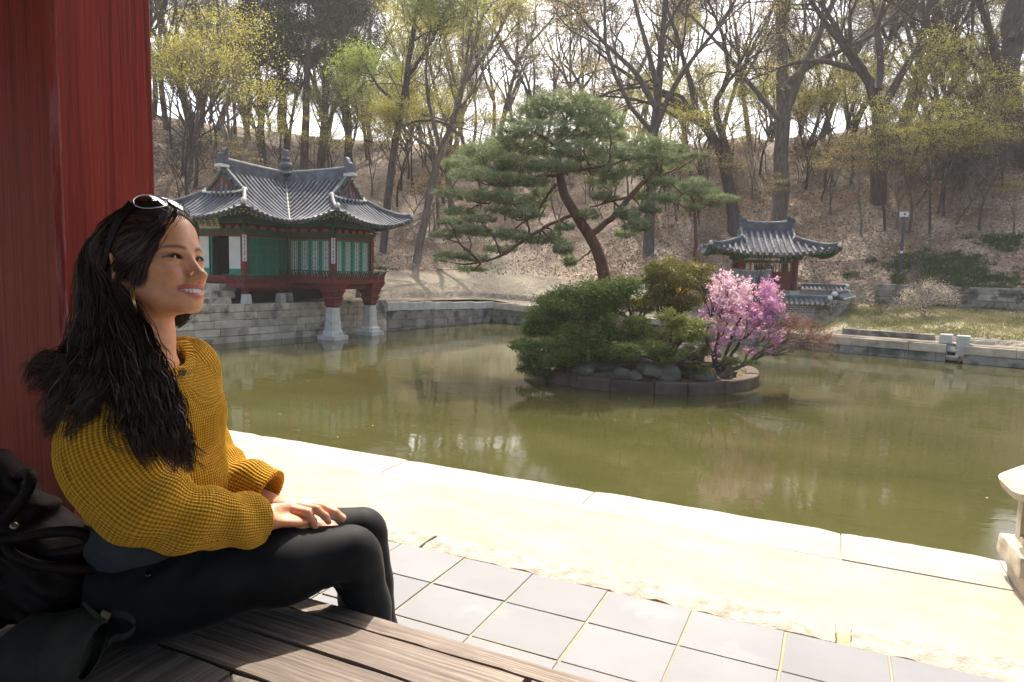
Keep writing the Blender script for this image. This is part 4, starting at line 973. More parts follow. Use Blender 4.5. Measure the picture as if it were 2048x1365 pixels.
MAT['bark_grey'] = M_plain('grey_brown_bark', (.13, .105, .082), .9, .4, 3, .15, 14, .7, .02, ((.17, .15, .12), 1.4, .6), rand=.2, stretch=(2, 2, .5))
MAT['bark_dark'] = M_plain('dark_bark', (.07, .056, .046), .9, .4, 3, .15, 14, .7, .02, rand=.2, stretch=(2, 2, .5))
MAT['bark_red'] = M_plain('reddish_pine_bark', (.125, .058, .038), .85, .45, 5, .2, 16, .8, .02, ((.09, .07, .055), 1.2, .5), stretch=(2, 2, .6))
MAT['leaf_yellow'] = M_leaf('young_yellow_green_leaf', [(.28, .28, .06), (.40, .37, .09), (.48, .42, .12), (.36, .35, .09)], .5)
MAT['leaf_ochre'] = M_leaf('budding_ochre_leaf', [(.30, .23, .08), (.42, .31, .12), (.48, .37, .16), (.38, .31, .13)], .45)
MAT['leaf_fresh'] = M_leaf('fresh_green_leaf', [(.15, .23, .05), (.22, .30, .07), (.33, .37, .09), (.20, .28, .07)], .5)
MAT['leaf_dark'] = M_leaf('dark_conifer_leaf', [(.010, .024, .015), (.018, .040, .025), (.032, .062, .036), (.02, .05, .03)], .15)
MAT['needle'] = M_leaf('pine_needle', [(.07, .10, .05), (.13, .175, .085), (.21, .26, .13), (.30, .34, .19)], .25)
MAT['juniper'] = M_leaf('juniper_spray', [(.065, .115, .03), (.12, .18, .042), (.20, .245, .055), (.31, .31, .08)], .25)
MAT['golden'] = M_leaf('golden_evergreen_spray', [(.10, .10, .022), (.18, .165, .034), (.26, .23, .05), (.34, .29, .07)], .3)
MAT['yellow_flower'] = M_leaf('yellow_blossom', [(.45, .33, .02), (.6, .45, .03), (.55, .4, .02), (.7, .55, .06)], .4)
MAT['pink'] = M_leaf('pink_azalea_petal', [(.44, .16, .46), (.60, .30, .58), (.72, .46, .68), (.82, .64, .78)], .45)
MAT['white_blossom'] = M_leaf('white_blossom', [(.45, .36, .33), (.6, .5, .46), (.7, .62, .58), (.5, .42, .38)], .4)
MAT['bud_red'] = M_leaf('red_brown_bud', [(.22, .08, .05), (.32, .13, .08), (.38, .2, .13), (.28, .14, .09)], .3)

def tree_parts(root, mains, rng, levels, leaf=None, nleaf=0, lsize=.13, flat=.55, spread=.45, bark='bark_grey', leaf_bias=None, sides=(8, 5, 4, 3, 3), droop=0, clump=None, name_leaf='crown'):
    """mains: list of (points, radii). levels: list of dicts for spawn(). Everything woody is the part 'trunk', leaves are the part 'crown'"""
    tr = MB(); cur = []
    for P, R in mains: tr.tubes(P, R, sides[0])
    K = max(len(P) for P, R in mains)
    P = np.stack([np.stack([np.interp(np.linspace(0, 1, K), np.linspace(0, 1, len(p)), p[:, i]) for i in range(3)], 1) for p, r in mains]); R = np.stack([np.interp(np.linspace(0, 1, K), np.linspace(0, 1, len(p)), r) for p, r in mains])
    tips = []
    for li, lv in enumerate(levels):
        P, R = spawn(P, R, rng=rng, **lv); tr.tubes(P, R, sides[min(li+1, len(sides)-1)], caps=False)
        if li >= len(levels)-2: tips.append(P)
    tr.build('trunk', MAT[bark], root, smooth=True)
    if leaf and nleaf:
        T = np.concatenate([p[:, 1:].reshape(-1, 3) for p in tips])
        if leaf_bias is not None: T = T[rng.rand(len(T)) < leaf_bias(T)]
        if len(T) == 0: return
        nc = clump or max(8, nleaf//60); cc = T[rng.randint(0, len(T), nc)]
        per = rng.randint(0, nc, nleaf); C = cc[per]+rng.normal(size=(nleaf, 3))*spread*np.array([1, 1, 1-flat])
        tone = np.clip(rng.rand(nc)[per]*.6+rng.rand(nleaf)*.4, 0, 1)
        mb = MB(); mb.quads(leaf_quads(C, lsize, rng, flat*.6), c=np.stack([tone]*3, 1)); mb.build(name_leaf, MAT[leaf], root, color=True)
def px_tree(label, base, lines, levels, seed, cat='tree', name='bare_tree', dep=None, lift=0, group=None, **kw):
    """a tree whose trunk and limbs follow the photograph; base = pixel where the trunk meets the ground"""
    rng = np.random.RandomState(seed)
    b = GT(*base) if dep is None else V(*base, dep)
    D = float(np.dot(b-CC, CF)); root = thing(name, label, cat, b, group=group)
    mains = []
    for li, (pts, dz) in enumerate(lines):
        q = []; r = []
        for k, (x, y, w) in enumerate(pts):
            f = k/max(1, len(pts)-1); q.append(V(x, y, D+dz*f)); r.append(w/2*D/FPX)
        if li == 0: q[0] = b-[0, 0, .25]
        mains.append(smooth_line(q, r, 12, .02*r[0]/.2, rng))
    tree_parts(root, mains, rng, levels, **kw); return root

BARE = [dict(m=6, ang=(.4, .9), lenr=(.35, .6), k=7, wob=.12, up=.2, tmin=.35), dict(m=6, ang=(.4, .9), lenr=(.4, .65), k=6, wob=.11, up=.15), dict(m=5, ang=(.4, .9), lenr=(.4, .7), k=4, wob=.1, up=.1, rmin=.011), dict(m=3, ang=(.4, .9), lenr=(.5, .8), k=3, wob=.1, up=.1, rmin=.009)]
FEW = [dict(m=5, ang=(.4, .9), lenr=(.35, .6), k=6, wob=.10, up=.25, tmin=.35), dict(m=5, ang=(.4, .9), lenr=(.4, .7), k=5, wob=.1, up=.15), dict(m=5, ang=(.4, .9), lenr=(.4, .8), k=3, wob=.1, up=.1, rmin=.010)]

px_tree('tall straight grey tree right behind the tile-roofed stele pavilion', (1556, 438), [
    ([(1556, 438, 34), (1560, 380, 30), (1570, 290, 27), (1572, 200, 26), (1560, 120, 22), (1562, 30, 18), (1560, -120, 12), (1555, -300, 6)], .5),
    ([(1570, 230, 20), (1600, 150, 16), (1640, 60, 12), (1690, -40, 9), (1720, -200, 5)], -1.5),
    ([(1568, 175, 15), (1620, 120, 12), (1700, 100, 9), (1790, 40, 7), (1850, -60, 4)], -2),
    ([(1560, 240, 12), (1500, 170, 9), (1440, 90, 7), (1380, 30, 5)], 1.5)], BARE, 11, bark='bark_grey', leaf='leaf_ochre', nleaf=3000, lsize=.12)
px_tree('forked dark tree with a kinked limb left of the tall straight tree', (1468, 470), [
    ([(1468, 470, 26), (1466, 380, 23), (1455, 330, 22), (1425, 280, 20), (1400, 235, 18), (1385, 205, 15), (1340, 200, 12), (1290, 170, 9), (1240, 140, 7), (1190, 100, 4)], 1.5),
    ([(1462, 340, 18), (1450, 270, 15), (1420, 215, 13), (1410, 205, 12), (1440, 180, 11), (1475, 165, 10), (1462, 120, 8), (1440, 60, 6), (1400, -40, 4)], -1),
    ([(1392, 222, 14), (1380, 160, 11), (1360, 90, 8), (1330, 10, 6), (1310, -100, 4)], 1)], BARE, 12, bark='bark_dark', leaf='leaf_ochre', nleaf=5000, lsize=.13)
px_tree('dark tree splitting into upright limbs directly behind the red island pine', (1297, 505), [
    ([(1297, 505, 24), (1300, 400, 21), (1305, 290, 20), (1316, 200, 17), (1320, 120, 13), (1330, 0, 9), (1335, -150, 5)], 1),
    ([(1308, 270, 12), (1340, 180, 10), (1400, 100, 8), (1450, 40, 6), (1500, -60, 4)], -1.5),
    ([(1312, 215, 13), (1270, 140, 10), (1210, 90, 7), (1150, 20, 5)], 1),
    ([(1314, 170, 12), (1290, 80, 9), (1260, -30, 6), (1240, -150, 4)], -1)], BARE, 13, bark='bark_dark', leaf='leaf_ochre', nleaf=4000, lsize=.12)
px_tree('thick dark oak with twisting limbs above the post with the white box', (1757, 405), [
    ([(1757, 405, 32), (1752, 320, 28), (1760, 250, 28), (1765, 205, 26), (1750, 165, 20), (1710, 140, 16), (1690, 80, 14), (1650, 60, 10), (1620, 0, 8)], 1),
    ([(1765, 215, 20), (1795, 180, 16), (1800, 140, 14), (1840, 100, 13), (1860, 88, 12), (1840, 60, 10), (1850, 10, 9), (1900, -40, 5)], -1.5),
    ([(1755, 180, 15), (1770, 120, 13), (1745, 70, 11), (1760, 20, 9), (1790, -50, 6), (1800, -160, 4)], 1.5),
    ([(1710, 140, 12), (1640, 118, 9), (1570, 130, 7), (1500, 160, 4)], 1)], BARE, 14, bark='bark_dark', leaf='leaf_yellow', nleaf=4500, lsize=.13)
px_tree('grey tree leaning right beside the thick dark oak', (1768, 330), [
    ([(1768, 330, 26), (1800, 270, 23), (1825, 200, 20), (1835, 140, 16), (1850, 60, 12), (1870, -60, 8)], 2),
    ([(1828, 190, 12), (1870, 120, 9), (1920, 60, 7), (1960, -20, 4)], -1),
    ([(1838, 130, 10), (1810, 50, 8), (1790, -60, 5)], 1)], BARE, 15, bark='bark_grey', leaf='leaf_yellow', nleaf=6000, lsize=.13)
px_tree('very thick dark tree at the right edge of the view', (2075, 330), [
    ([(2075, 330, 60), (2045, 270, 52), (2018, 215, 44), (2008, 160, 42), (2020, 90, 38), (2032, 20, 34), (2040, -120, 22)], 1),
    ([(2010, 150, 20), (1985, 110, 16), (1985, 60, 13), (1960, 20, 10), (1930, -60, 6)], -1.5),
    ([(2022, 80, 16), (2060, 20, 13), (2090, -60, 8)], 1.5),
    ([(2012, 190, 15), (1975, 150, 12), (1940, 130, 9), (1900, 60, 6)], 1)], BARE, 16, bark='bark_dark')
px_tree('slim curving grey-barked tree between the pond pavilion and the red pine', (832, 525), [
    ([(832, 525, 17), (850, 440, 15), (862, 370, 14), (872, 310, 13), (880, 290, 13), (910, 250, 10), (928, 220, 9), (925, 180, 8), (935, 100, 6), (950, 0, 4)], 1),
    ([(878, 292, 10), (862, 230, 8), (850, 150, 6), (860, 60, 4)], -1),
    ([(870, 300, 7), (820, 270, 5), (790, 240, 3)], -1)], BARE, 17, name='leafing_tree', leaf='leaf_yellow', nleaf=15000, lsize=.11, flat=.7, spread=.55)
px_tree('slender leaning tree with fresh green top immediately right of the pond pavilion', (765, 505), [
    ([(765, 505, 15), (775, 400, 15), (783, 320, 14), (800, 240, 13), (812, 165, 12), (825, 80, 9), (840, -20, 6)], 1),
    ([(806, 215, 8), (760, 180, 6), (730, 130, 4)], 1), ([(812, 160, 8), (860, 90, 6), (900, 0, 4)], -1)], BARE, 18, name='leafing_tree', bark='bark_dark', leaf='leaf_fresh', nleaf=26000, lsize=.12, spread=.6, flat=.3, leaf_bias=lambda T: np.clip((T[:, 2]-12.)/5., 0, 1))
px_tree('broad leafing tree with yellow-green crown at the top centre', (905, 420), [
    ([(905, 420, 14), (890, 340, 12), (900, 260, 12), (930, 150, 10), (960, 60, 8), (980, -60, 5)], 1),
    ([(900, 270, 9), (870, 180, 7), (850, 80, 5)], 1), ([(925, 170, 8), (985, 90, 6), (1020, 20, 4)], -1)], BARE, 19, name='leafing_tree', leaf='leaf_yellow', nleaf=20000, lsize=.13, spread=.6, flat=.3, leaf_bias=lambda T: np.clip((T[:, 2]-12.)/5., 0, 1))

# dark evergreens left of centre
for k, (bx, by, w, top, lean, lb) in enumerate(((527, 330, 15, -60, -8, 'tall dark evergreen, leftmost of the dark group above the pavilion roof'), (608, 345, 17, -90, 4, 'tall dark evergreen rising straight behind the roof finial'),
        (640, 352, 17, -100, 8, 'tall dark evergreen just right of the roof finial'), (700, 350, 16, -40, -6, 'dark evergreen above the right end of the pavilion roof'), (575, 300, 13, -60, -10, 'darkest dense evergreen in the middle of the dark group'))):
    rng = np.random.RandomState(40+k); b = GT(bx, by); D = float(np.dot(b-CC, CF)); root = thing('evergreen_tree', lb, 'tree', b)
    q, r = smooth_line([b-[0, 0, .2], V(bx+lean, by-120, D), V(bx+lean*2, by-240, D), V(bx+lean*3, top, D)], np.array([w/2, w/2*.85, w/2*.6, w/2*.2])*D/FPX, 12, .05, rng)
    side, sr = spawn(q[None], r[None], 16, rng, ang=(.8, 1.3), lenr=(.16, .28), k=6, wob=.1, up=.15, tmin=.33, rr=.35)
    tw_, twr = spawn(side, sr, 5, rng, ang=(.4, .9), lenr=(.4, .7), k=4, wob=.1, up=.05, rmin=.012)
    mb = MB(); mb.tubes(q, r, 8); mb.tubes(side, sr, 4, caps=False); mb.tubes(tw_, twr, 3, caps=False); mb.build('trunk', MAT['bark_dark' if k != 1 else 'bark_red'], root, smooth=True)
    cc = np.concatenate([side[:, 2:].reshape(-1, 3), tw_[:, 1:].reshape(-1, 3)]); nc = 420; cs = cc[rng.randint(0, len(cc), nc)]; n = 28000; per = rng.randint(0, nc, n)
    C = cs[per]+rng.normal(size=(n, 3))*np.array([.34, .34, .16]); tone = np.clip(rng.rand(nc)[per]*.5+rng.rand(n)*.5, 0, 1)
    mb = MB(); mb.quads(leaf_quads(C, .165, rng, .3), c=np.stack([tone]*3, 1)); mb.build('crown', MAT['leaf_dark'], root, color=True)
# small dark fir on the right
rng = np.random.RandomState(60); b = GT(1925, 380); D = float(np.dot(b-CC, CF)); root = thing('evergreen_tree', 'small dark fir with drooping boughs beside the very thick tree on the right', 'tree', b)
q, r = smooth_line([b-[0, 0, .2], V(1935, 300, D), V(1945, 200, D)], np.array([5, 4, 1.5])*D/FPX, 8); side, sr = spawn(q[None], r[None], 34, rng, ang=(1.1, 1.5), lenr=(.35, .6), k=5, wob=.05, up=-.05, tmin=.25, rr=.4)
mb = MB(); mb.tubes(q, r, 7); mb.tubes(side, sr, 3, caps=False); mb.build('trunk', MAT['bark_dark'], root)
n = 9000; per = rng.randint(0, len(side), n); tt = rng.randint(1, 5, n); C = side[per, tt]+rng.normal(size=(n, 3))*np.array([.22, .22, .10]); mb = MB(); mb.quads(leaf_quads(C, .12, rng, .5), c=np.stack([rng.rand(n)]*3, 1)); mb.build('crown', MAT['leaf_dark'], root, color=True)

# ---- thin trees and saplings all over the slope: six kinds, each copied with its own turn and size
protos = []
def proto(seed, h, bark, leaf, nleaf, lv, nm, crooked=.5, forks=1, **kw):
    rng = np.random.RandomState(seed); root = thing(nm, '.', 'tree', (0, 0, 0))
    mains = []; p = [np.zeros(3)-[0, 0, .3]]; d = np.array([0, 0, 1.])
    for i in range(6): d = d+rng.normal(size=3)*.1*crooked*2; d /= np.linalg.norm(d); p.append(p[-1]+d*h/6)
    mains.append(smooth_line(p, np.linspace(h*.016, h*.003, 7), 14))
    for f in range(forks):
        i = rng.randint(2, 4); q = [p[i]]; dd = np.array([rng.uniform(-1, 1), rng.uniform(-1, 1), 1.2]); dd /= np.linalg.norm(dd)
        for j in range(5): dd = dd+rng.normal(size=3)*.12*crooked*2+[0, 0, .12]; dd /= np.linalg.norm(dd); q.append(q[-1]+dd*h*.13)
        mains.append(smooth_line(q, np.linspace(h*.010, h*.002, 6), 12))
    tree_parts(root, mains, rng, lv, leaf=leaf, nleaf=nleaf, bark=bark, **kw); root['h'] = h; protos.append(root); return root
proto(101, 13, 'bark_grey', None, 0, BARE, 'bare_tree', .6, 2)
proto(102, 12, 'bark_dark', 'leaf_ochre', 2400, BARE, 'bare_tree', .9, 3, lsize=.13)
proto(103, 10, 'bark_grey', 'leaf_yellow', 3600, FEW, 'leafing_tree', .7, 2, lsize=.13, flat=.75, spread=.6)
proto(104, 6.5, 'bark_dark', 'leaf_yellow', 3800, FEW, 'leafing_tree', .8, 2, lsize=.10, flat=.85, spread=.55)
proto(105, 4.5, 'bark_grey', 'leaf_ochre', 1600, FEW, 'sapling', .7, 1, lsize=.09, flat=.85, spread=.4)
proto(106, 4.0, 'bark_dark', None, 0, FEW, 'sapling', .8, 2)
words = {0: 'bare grey', 1: 'bare dark branching', 2: 'yellow-green leafing', 3: 'small yellow-green layered', 4: 'thin ochre-budding', 5: 'thin leafless'}
used_first = set()
def place(kind, px, py, s=1., rz=None, where='', P=None):
    rng = np.random.RandomState(int(px*7+py*3) % 99991); pr = protos[kind]
    if kind in used_first: o = copy_tree(pr)
    else: o = pr; used_first.add(kind)
    p = GT(px, py, 24, 140) if P is None else P
    o.location = Vector(p.tolist()); o.rotation_euler = (rng.uniform(-.05, .05), rng.uniform(-.05, .05), rng.uniform(0, 6.28) if rz is None else rz); o.scale = (s*rng.uniform(.9, 1.1),)*2+(s,)
    o['label'] = words[kind]+(' sapling ' if kind > 3 else ' tree ')+where; o['group'] = 'trees on the wooded slope'; o['category'] = 'tree'
    if 'h' in o: del o['h']
    o['kx'] = kind
    return o
PL = [(0, 335, 262, 1.1, 'on the slope nearest the red pillar'), (3, 345, 300, .9, 'low on the slope nearest the red pillar'), (1, 400, 255, 1.1, 'on the ridge left of the dark evergreens'), (0, 432, 262, 1.2, 'close by the left of the dark evergreens'),
      (3, 365, 352, 1., 'just above the left tip of the pavilion roof'), (3, 430, 300, 1., 'behind the left ridge end of the pavilion'), (2, 470, 270, .9, 'half hidden by the leftmost dark evergreen'), (0, 500, 280, 1.2, 'inside the group of dark evergreens, left side'),
      (1, 560, 262, 1.1, 'on the ridge behind the dark evergreens'), (0, 655, 285, 1.2, 'inside the group of dark evergreens, right side'), (1, 740, 285, 1.1, 'on the ridge right of the dark evergreens'), (2, 735, 320, .9, 'low between dark evergreens and slender leaning tree'),
      (5, 520, 300, 1., 'just above the roof finial of the pavilion'), (5, 415, 340, .9, 'above the left gable of the pavilion'), (4, 690, 330, 1., 'above the right ridge end of the pavilion'), (4, 745, 395, 1., 'right of the pavilion roof'),
      (3, 790, 350, 1.05, 'between the two slim trees right of the pavilion'), (3, 850, 330, .9, 'behind the slim curving tree'), (0, 820, 287, 1.1, 'on the skyline above the slim curving tree'), (2, 880, 300, 1., 'on the skyline left of the red pine'),
      (1, 945, 287, 1., 'on the skyline straight above the left boughs of the pine'), (0, 985, 290, 1.15, 'on the skyline above the pine, nearest its left shoulder'), (2, 1030, 300, 1.1, 'behind the top left of the red pine'), (4, 960, 420, 1., 'seen through the left boughs of the pine'),
      (5, 1075, 440, 1.1, 'seen under the crown left of the pine trunk'), (5, 1125, 470, 1., 'right beside the leaning pine trunk'), (3, 1010, 440, .8, 'low behind the lowest left bough of the pine'), (0, 1090, 300, 1.2, 'behind the crown of the pine'),
      (1, 1160, 285, 1.2, 'on the skyline right above the pine top'), (0, 1225, 290, 1.3, 'on the skyline right of the pine top'), (2, 1270, 300, 1.1, 'behind the right boughs of the pine'), (1, 1375, 285, 1.1, 'on the skyline between the two forked trees'),
      (4, 1355, 420, 1., 'between pine and forked dark tree'), (3, 1400, 345, 1.1, 'left of the forked dark tree'), (2, 1420, 290, 1., 'on the ridge behind the forked dark tree'), (4, 1505, 400, 1.1, 'just left of the tall straight tree'),
      (3, 1520, 350, 1.1, 'partly hidden by the tall straight tree'), (0, 1500, 268, 1.2, 'on the ridge left of the tall straight tree'), (2, 1620, 290, 1.1, 'on the ridge right of the tall straight tree'), (3, 1610, 380, 1.1, 'right above the stele pavilion roof'),
      (4, 1660, 430, 1.05, 'above the right corner of the stele pavilion'), (5, 1640, 400, 1., 'between tall straight tree and thick oak'), (1, 1660, 262, 1.2, 'on the ridge between tall straight tree and thick oak'), (3, 1700, 370, 1.1, 'just left of the thick oak'),
      (4, 1720, 470, 1.1, 'just left of the post with the white box'), (0, 1700, 258, 1.3, 'on the ridge left of the thick oak'), (1, 1810, 250, 1.1, 'on the ridge behind the leaning tree'), (2, 1880, 250, 1.1, 'on the ridge left of the dark fir'),
      (3, 1820, 360, 1.2, 'right below the leaning tree'), (5, 1830, 410, 1.15, 'standing right of the post with the white box'), (5, 1900, 385, 1.2, 'right below the dark fir'), (0, 1940, 240, 1.3, 'on the ridge behind the dark fir'),
      (4, 1985, 400, 1.1, 'beside the very thick tree, low on the slope'), (2, 1990, 250, 1.1, 'on the ridge behind the very thick tree'), (1, 2040, 235, 1.2, 'on the ridge at the right edge'), (2, 385, 246, 1., 'on the ridge above the woman'),
      (1, 305, 240, 1.2, 'on the ridge touching the red pillar'), (3, 560, 330, .8, 'right behind the middle of the pavilion roof'), (4, 860, 470, .9, 'low beside the foot of the slim curving tree'), (5, 920, 400, 1.1, 'between slim curving tree and red pine'),
      (3, 1230, 420, .85, 'low on the slope behind the pine trunk'), (4, 1560, 470, .8, 'behind the foot of the tall straight tree'), (3, 1945, 330, 1., 'between leaning tree and very thick tree')]
for k, px, py, s, wh in PL: place(k, px, py, s, where=wh)
# woods beyond the crest that close the view, row after row
rng = np.random.RandomState(77)
for i in range(44):
    t = rng.uniform(); px = 250+1850*t; b = GT(px, 282-30*t*(px > 1300), 24, 140); d = (b-CC)/np.linalg.norm(b-CC); p = b+d*rng.uniform(4, 26); p[2] = b[2]-.3
    place(int(rng.choice([0, 1, 0, 2, 1])), px+i*.37, 100+i, rng.uniform(.9, 1.35), P=p, where='in the far rank beyond the crest, seen against the sky')
far_lab = 'leaf-bare or budding tree in the far rank beyond the crest'
for o in COL.objects:
    if o.parent is None and 'far rank' in str(o.get('label', '')): o['label'] = far_lab; o['group'] = 'far rank of trees beyond the crest'

rng = np.random.RandomState(78)
for i in range(110):
    px = rng.uniform(300, 2060); py = rng.uniform(292, 470 if px < 1400 or px > 1680 else 400)
    if 640 < px < 780 and py > 430: continue
    o = place(int(rng.choice([3, 4, 3, 5, 2], p=[.3, .25, .2, .15, .1])), px, py, rng.uniform(.6, 1.05), where=''); o['label'] = 'thin young tree scattered through the undergrowth of the slope'; o['group'] = 'undergrowth saplings on the slope'; o['category'] = 'sapling'; o['spx'] = px; o['spy'] = py; o['sk'] = o['kx']
for i in range(30):
    px = 420+i*55+rng.uniform(-20, 20); py = 292-30*max(0, (px-1300)/700)+rng.uniform(-4, 12); o = place(int(rng.choice([3, 3, 4])), px, py, rng.uniform(.6, .9), where=''); o['group'] = 'undergrowth saplings on the slope'; o['category'] = 'sapling'; o['spx'] = px; o['spy'] = py; o['sk'] = o['kx']
for i in range(20):
    px = 310+i*88+rng.uniform(-18, 18); o = place(int(rng.choice([0, 1, 2, 0])), px, 289-24*(px > 1400)*(px-1400)/600-rng.uniform(0, 3), rng.uniform(1.0, 1.45), where=''); o['label'] = 'tall thin tree standing on the very crest of the slope'; o['group'] = 'trees along the crest'; o['spx'] = px; o['spy'] = 280; o['sk'] = o['kx']
LM_ = [(400, 'near the red pillar'), (520, 'above the pavilion, left'), (640, 'behind the roof finial'), (740, 'above the pavilion, right'), (820, 'beside the pond pavilion'), (900, 'by the slim curving tree'), (1010, 'behind the left pine boughs'), (1130, 'behind the pine crown'), (1240, 'beside the pine trunk'),
    (1350, 'behind the right pine boughs'), (1440, 'by the small slim pine'), (1530, 'by the forked dark tree'), (1620, 'by the tall straight tree'), (1700, 'beside the stele pavilion'), (1790, 'by the thick oak'), (1880, 'right of the white box post'), (1970, 'by the small dark fir'), (3000, 'near the right edge')]
LS_ = {}

for o in COL.objects:
    if 'spx' in o:
        wh = next(w for x, w in LM_ if o['spx'] < x); hh_ = 'high on the slope' if o['spy'] < 335 else ('halfway up the slope' if o['spy'] < 395 else 'low on the slope')
        if o['group'].startswith('trees along'): hh_ = 'on the very crest'
        LS_.setdefault((words[o['sk']]+(' sapling ' if o['sk'] > 2 else ' tree ')+hh_+' '+wh), []).append(o)
for lb, os_ in LS_.items():
    os_.sort(key=lambda o: o['spx']); nm_ = {1: [''], 2: [', left one', ', right one'], 3: [', left one', ', middle one', ', right one']}.get(len(os_), [', leftmost', ', second from left']+[', third from left']*(len(os_)-4)+[', second from right', ', rightmost'])
    for o, e in zip(os_, nm_): o['label'] = lb+e; del o['spx'], o['spy'], o['sk']
for o in COL.objects:
    if 'kx' in o: del o['kx']
# ---- dead leaves on the slope, green tufts low on the right
rng = np.random.RandomState(5)
n = 82000; u = rng.rand(n); dd = 7+28*rng.rand(n)**1.1
tt = u; pb = np.where((tt < .42)[:, None], (K0+dirS*12)[None]+(C1-(K0+dirS*12))[None]*(tt/.42)[:, None], C1[None]+(C2-C1)[None]*np.clip((tt-.5)/.5, 0, 1)[:, None])
wv = np.clip((tt-.42)/.08, 0, 1)[:, None]; nn_ = nS*(1-wv)+nW*wv; nn_ /= np.linalg.norm(nn_, axis=1, keepdims=True); p2 = pb+nn_*dd[:, None]
zz = HT(p2[:, 0], p2[:, 1]); keep = (~((p2[:, 0] > -8) & (p2[:, 0] < .5) & (dd < 12.5))) & (~((p2[:, 0] >= .4) & (dd < 12))); p3 = np.stack([p2[:, 0], p2[:, 1], zz+.03], 1)[keep]
MAT['dead_leaf'] = M_leaf('dead_oak_leaf', [(.14, .082, .045), (.26, .165, .10), (.42, .31, .20), (.65, .55, .43)], .2, .5)
mb = MB(); mb.quads(leaf_quads(p3, .13, rng, .35, .8), c=np.stack([rng.rand(len(p3))**1.3]*3, 1)); tag(mb.build('fallen_leaves', MAT['dead_leaf'], color=True), 'dry brown leaves covering the slope', 'fallen leaves', kind='stuff')
MAT['grass'] = M_leaf('spring_grass_blade', [(.03, .06, .015), (.045, .085, .022), (.07, .11, .03), (.12, .14, .045)], .35)
MAT['dry_grass'] = M_leaf('dry_grass_blade', [(.15, .17, .06), (.25, .24, .10), (.36, .31, .17), (.46, .40, .25)], .3)
def tufts(C, h, rng, n=7, w=.02):
    N = len(C); B = np.repeat(C, n, axis=0)+rng.normal(size=(N*n, 3))*[.05, .05, 0]; D = rng.normal(size=(N*n, 3))*.45+[0, 0, 1.]; D /= np.linalg.norm(D, axis=1, keepdims=True); hh = h*rng.uniform(.5, 1.2, (N*n, 1))
    S = np.cross(D, rng.normal(size=(N*n, 3))); S /= np.linalg.norm(S, axis=1, keepdims=True); return np.stack([B-S*w/2, B+S*w/2, B+D*hh+S*w*.15, B+D*hh-S*w*.15], 1)
cl = []
for px, py, rx, ry, k in ((1850, 525, 50, 14, 60), (1900, 545, 60, 12, 60), (1930, 520, 40, 10, 30), (2010, 490, 40, 14, 40), (1980, 560, 60, 12, 50), (1880, 570, 60, 8, 40), (1780, 530, 30, 10, 14), (1990, 580, 50, 6, 30), (1960, 480, 30, 8, 10), (1800, 555, 20, 6, 8), (1700, 555, 20, 6, 8), (760, 540, 4, 2, 3)):
    for _ in range(k):
        p = GT(px+rng.normal()*rx*.6, py+rng.normal()*ry*.6, 30, 70); m = rng.randint(4, 14); q = p+rng.normal(size=(m, 3))*np.array([.16, .16, 0]); q[:, 2] = HT(q[:, 0], q[:, 1]); cl.append(q)
cl = np.concatenate(cl); mb = MB(); Q = tufts(cl, .16, rng, 8, .035); mb.quads(Q, c=np.stack([np.repeat(rng.rand(len(cl)), 8)]*3, 1)); tag(mb.build('green_tufts', MAT['grass'], color=True), 'fresh green tufts low on the leafy slope', 'grass', kind='stuff')
n = 11000; al = rng.uniform(16.5, 27.5, n); de = rng.uniform(1.6, 11.3, n); p2 = C1[None]+dirW[None]*al[:, None]+nW[None]*de[:, None]; de_ok = snoise(p2[:, 0], p2[:, 1], .9, 2) > rng.uniform(-1.1, .5, n); p2 = p2[de_ok]
C = np.stack([p2[:, 0], p2[:, 1], HT(p2[:, 0], p2[:, 1])], 1); mb = MB(); Q = tufts(C, .09, rng, 5, .03); tone = np.clip(.5+.4*snoise(C[:, 0], C[:, 1], .8, 7)+rng.normal(size=len(C))*.15, 0, 1); mb.quads(Q, c=np.stack([np.repeat(tone, 5)]*3, 1)); tag(mb.build('terrace_grass', MAT['dry_grass'], color=True), 'patchy dry and green grass of the terrace', 'grass', kind='stuff')

# ================================================================ the island
IC = np.array([-5.25, 20.45]); IR = 3.45
isl = thing('rock_island', 'round island in the pond with a block rim and mossy boulders', 'island', (IC[0], IC[1], 0))
a = 0.; k = 0
while a < 2*math.pi-.05:
    da = min(RNG.uniform(.22, .42), 2*math.pi-a); th = np.linspace(a+.004, a+da-.004, 5); mb = MB(); rr_ = IR+RNG.uniform(-.015, .02); zt = .29+RNG.uniform(-.01, .015)
    mb.loft([[(IC[0]+math.cos(t)*r, IC[1]+math.sin(t)*r, z) for r, z in ((rr_-.35, -.4), (rr_-.35, zt-.02), (rr_-.30, zt), (rr_-.02, zt), (rr_, zt-.025), (rr_+.02, -.4))] for t in th])
    mb.build('rim_block', MAT['granite_rim'] if 'granite_rim' in MAT else MAT.setdefault('granite_rim', M_plain('brown_stained_granite', (.10, .075, .055), .85, .4, 2.4, .2, 50, .5, .006, ((.09, .07, .05), 1.6, .5), rand=.3)), isl); a += da
mb = MB(); rg = []
for i, r in enumerate(np.linspace(0, IR-.3, 12)): rg.append([(IC[0]+math.cos(t)*r, IC[1]+math.sin(t)*r, .26+.62*(1-(r/(IR-.3))**2)+.05*math.sin(5*t+i)) for t in np.linspace(0, 2*math.pi, 37)[:-1]])
mb.loft(rg[::-1], cap=False); mb.build('soil_mound', M_plain('mossy_soil', (.14, .10, .06), .95, .5, 4, .1, 20, .8, .03, ((.05, .06, .02), 3, .5)), isl, smooth=True)
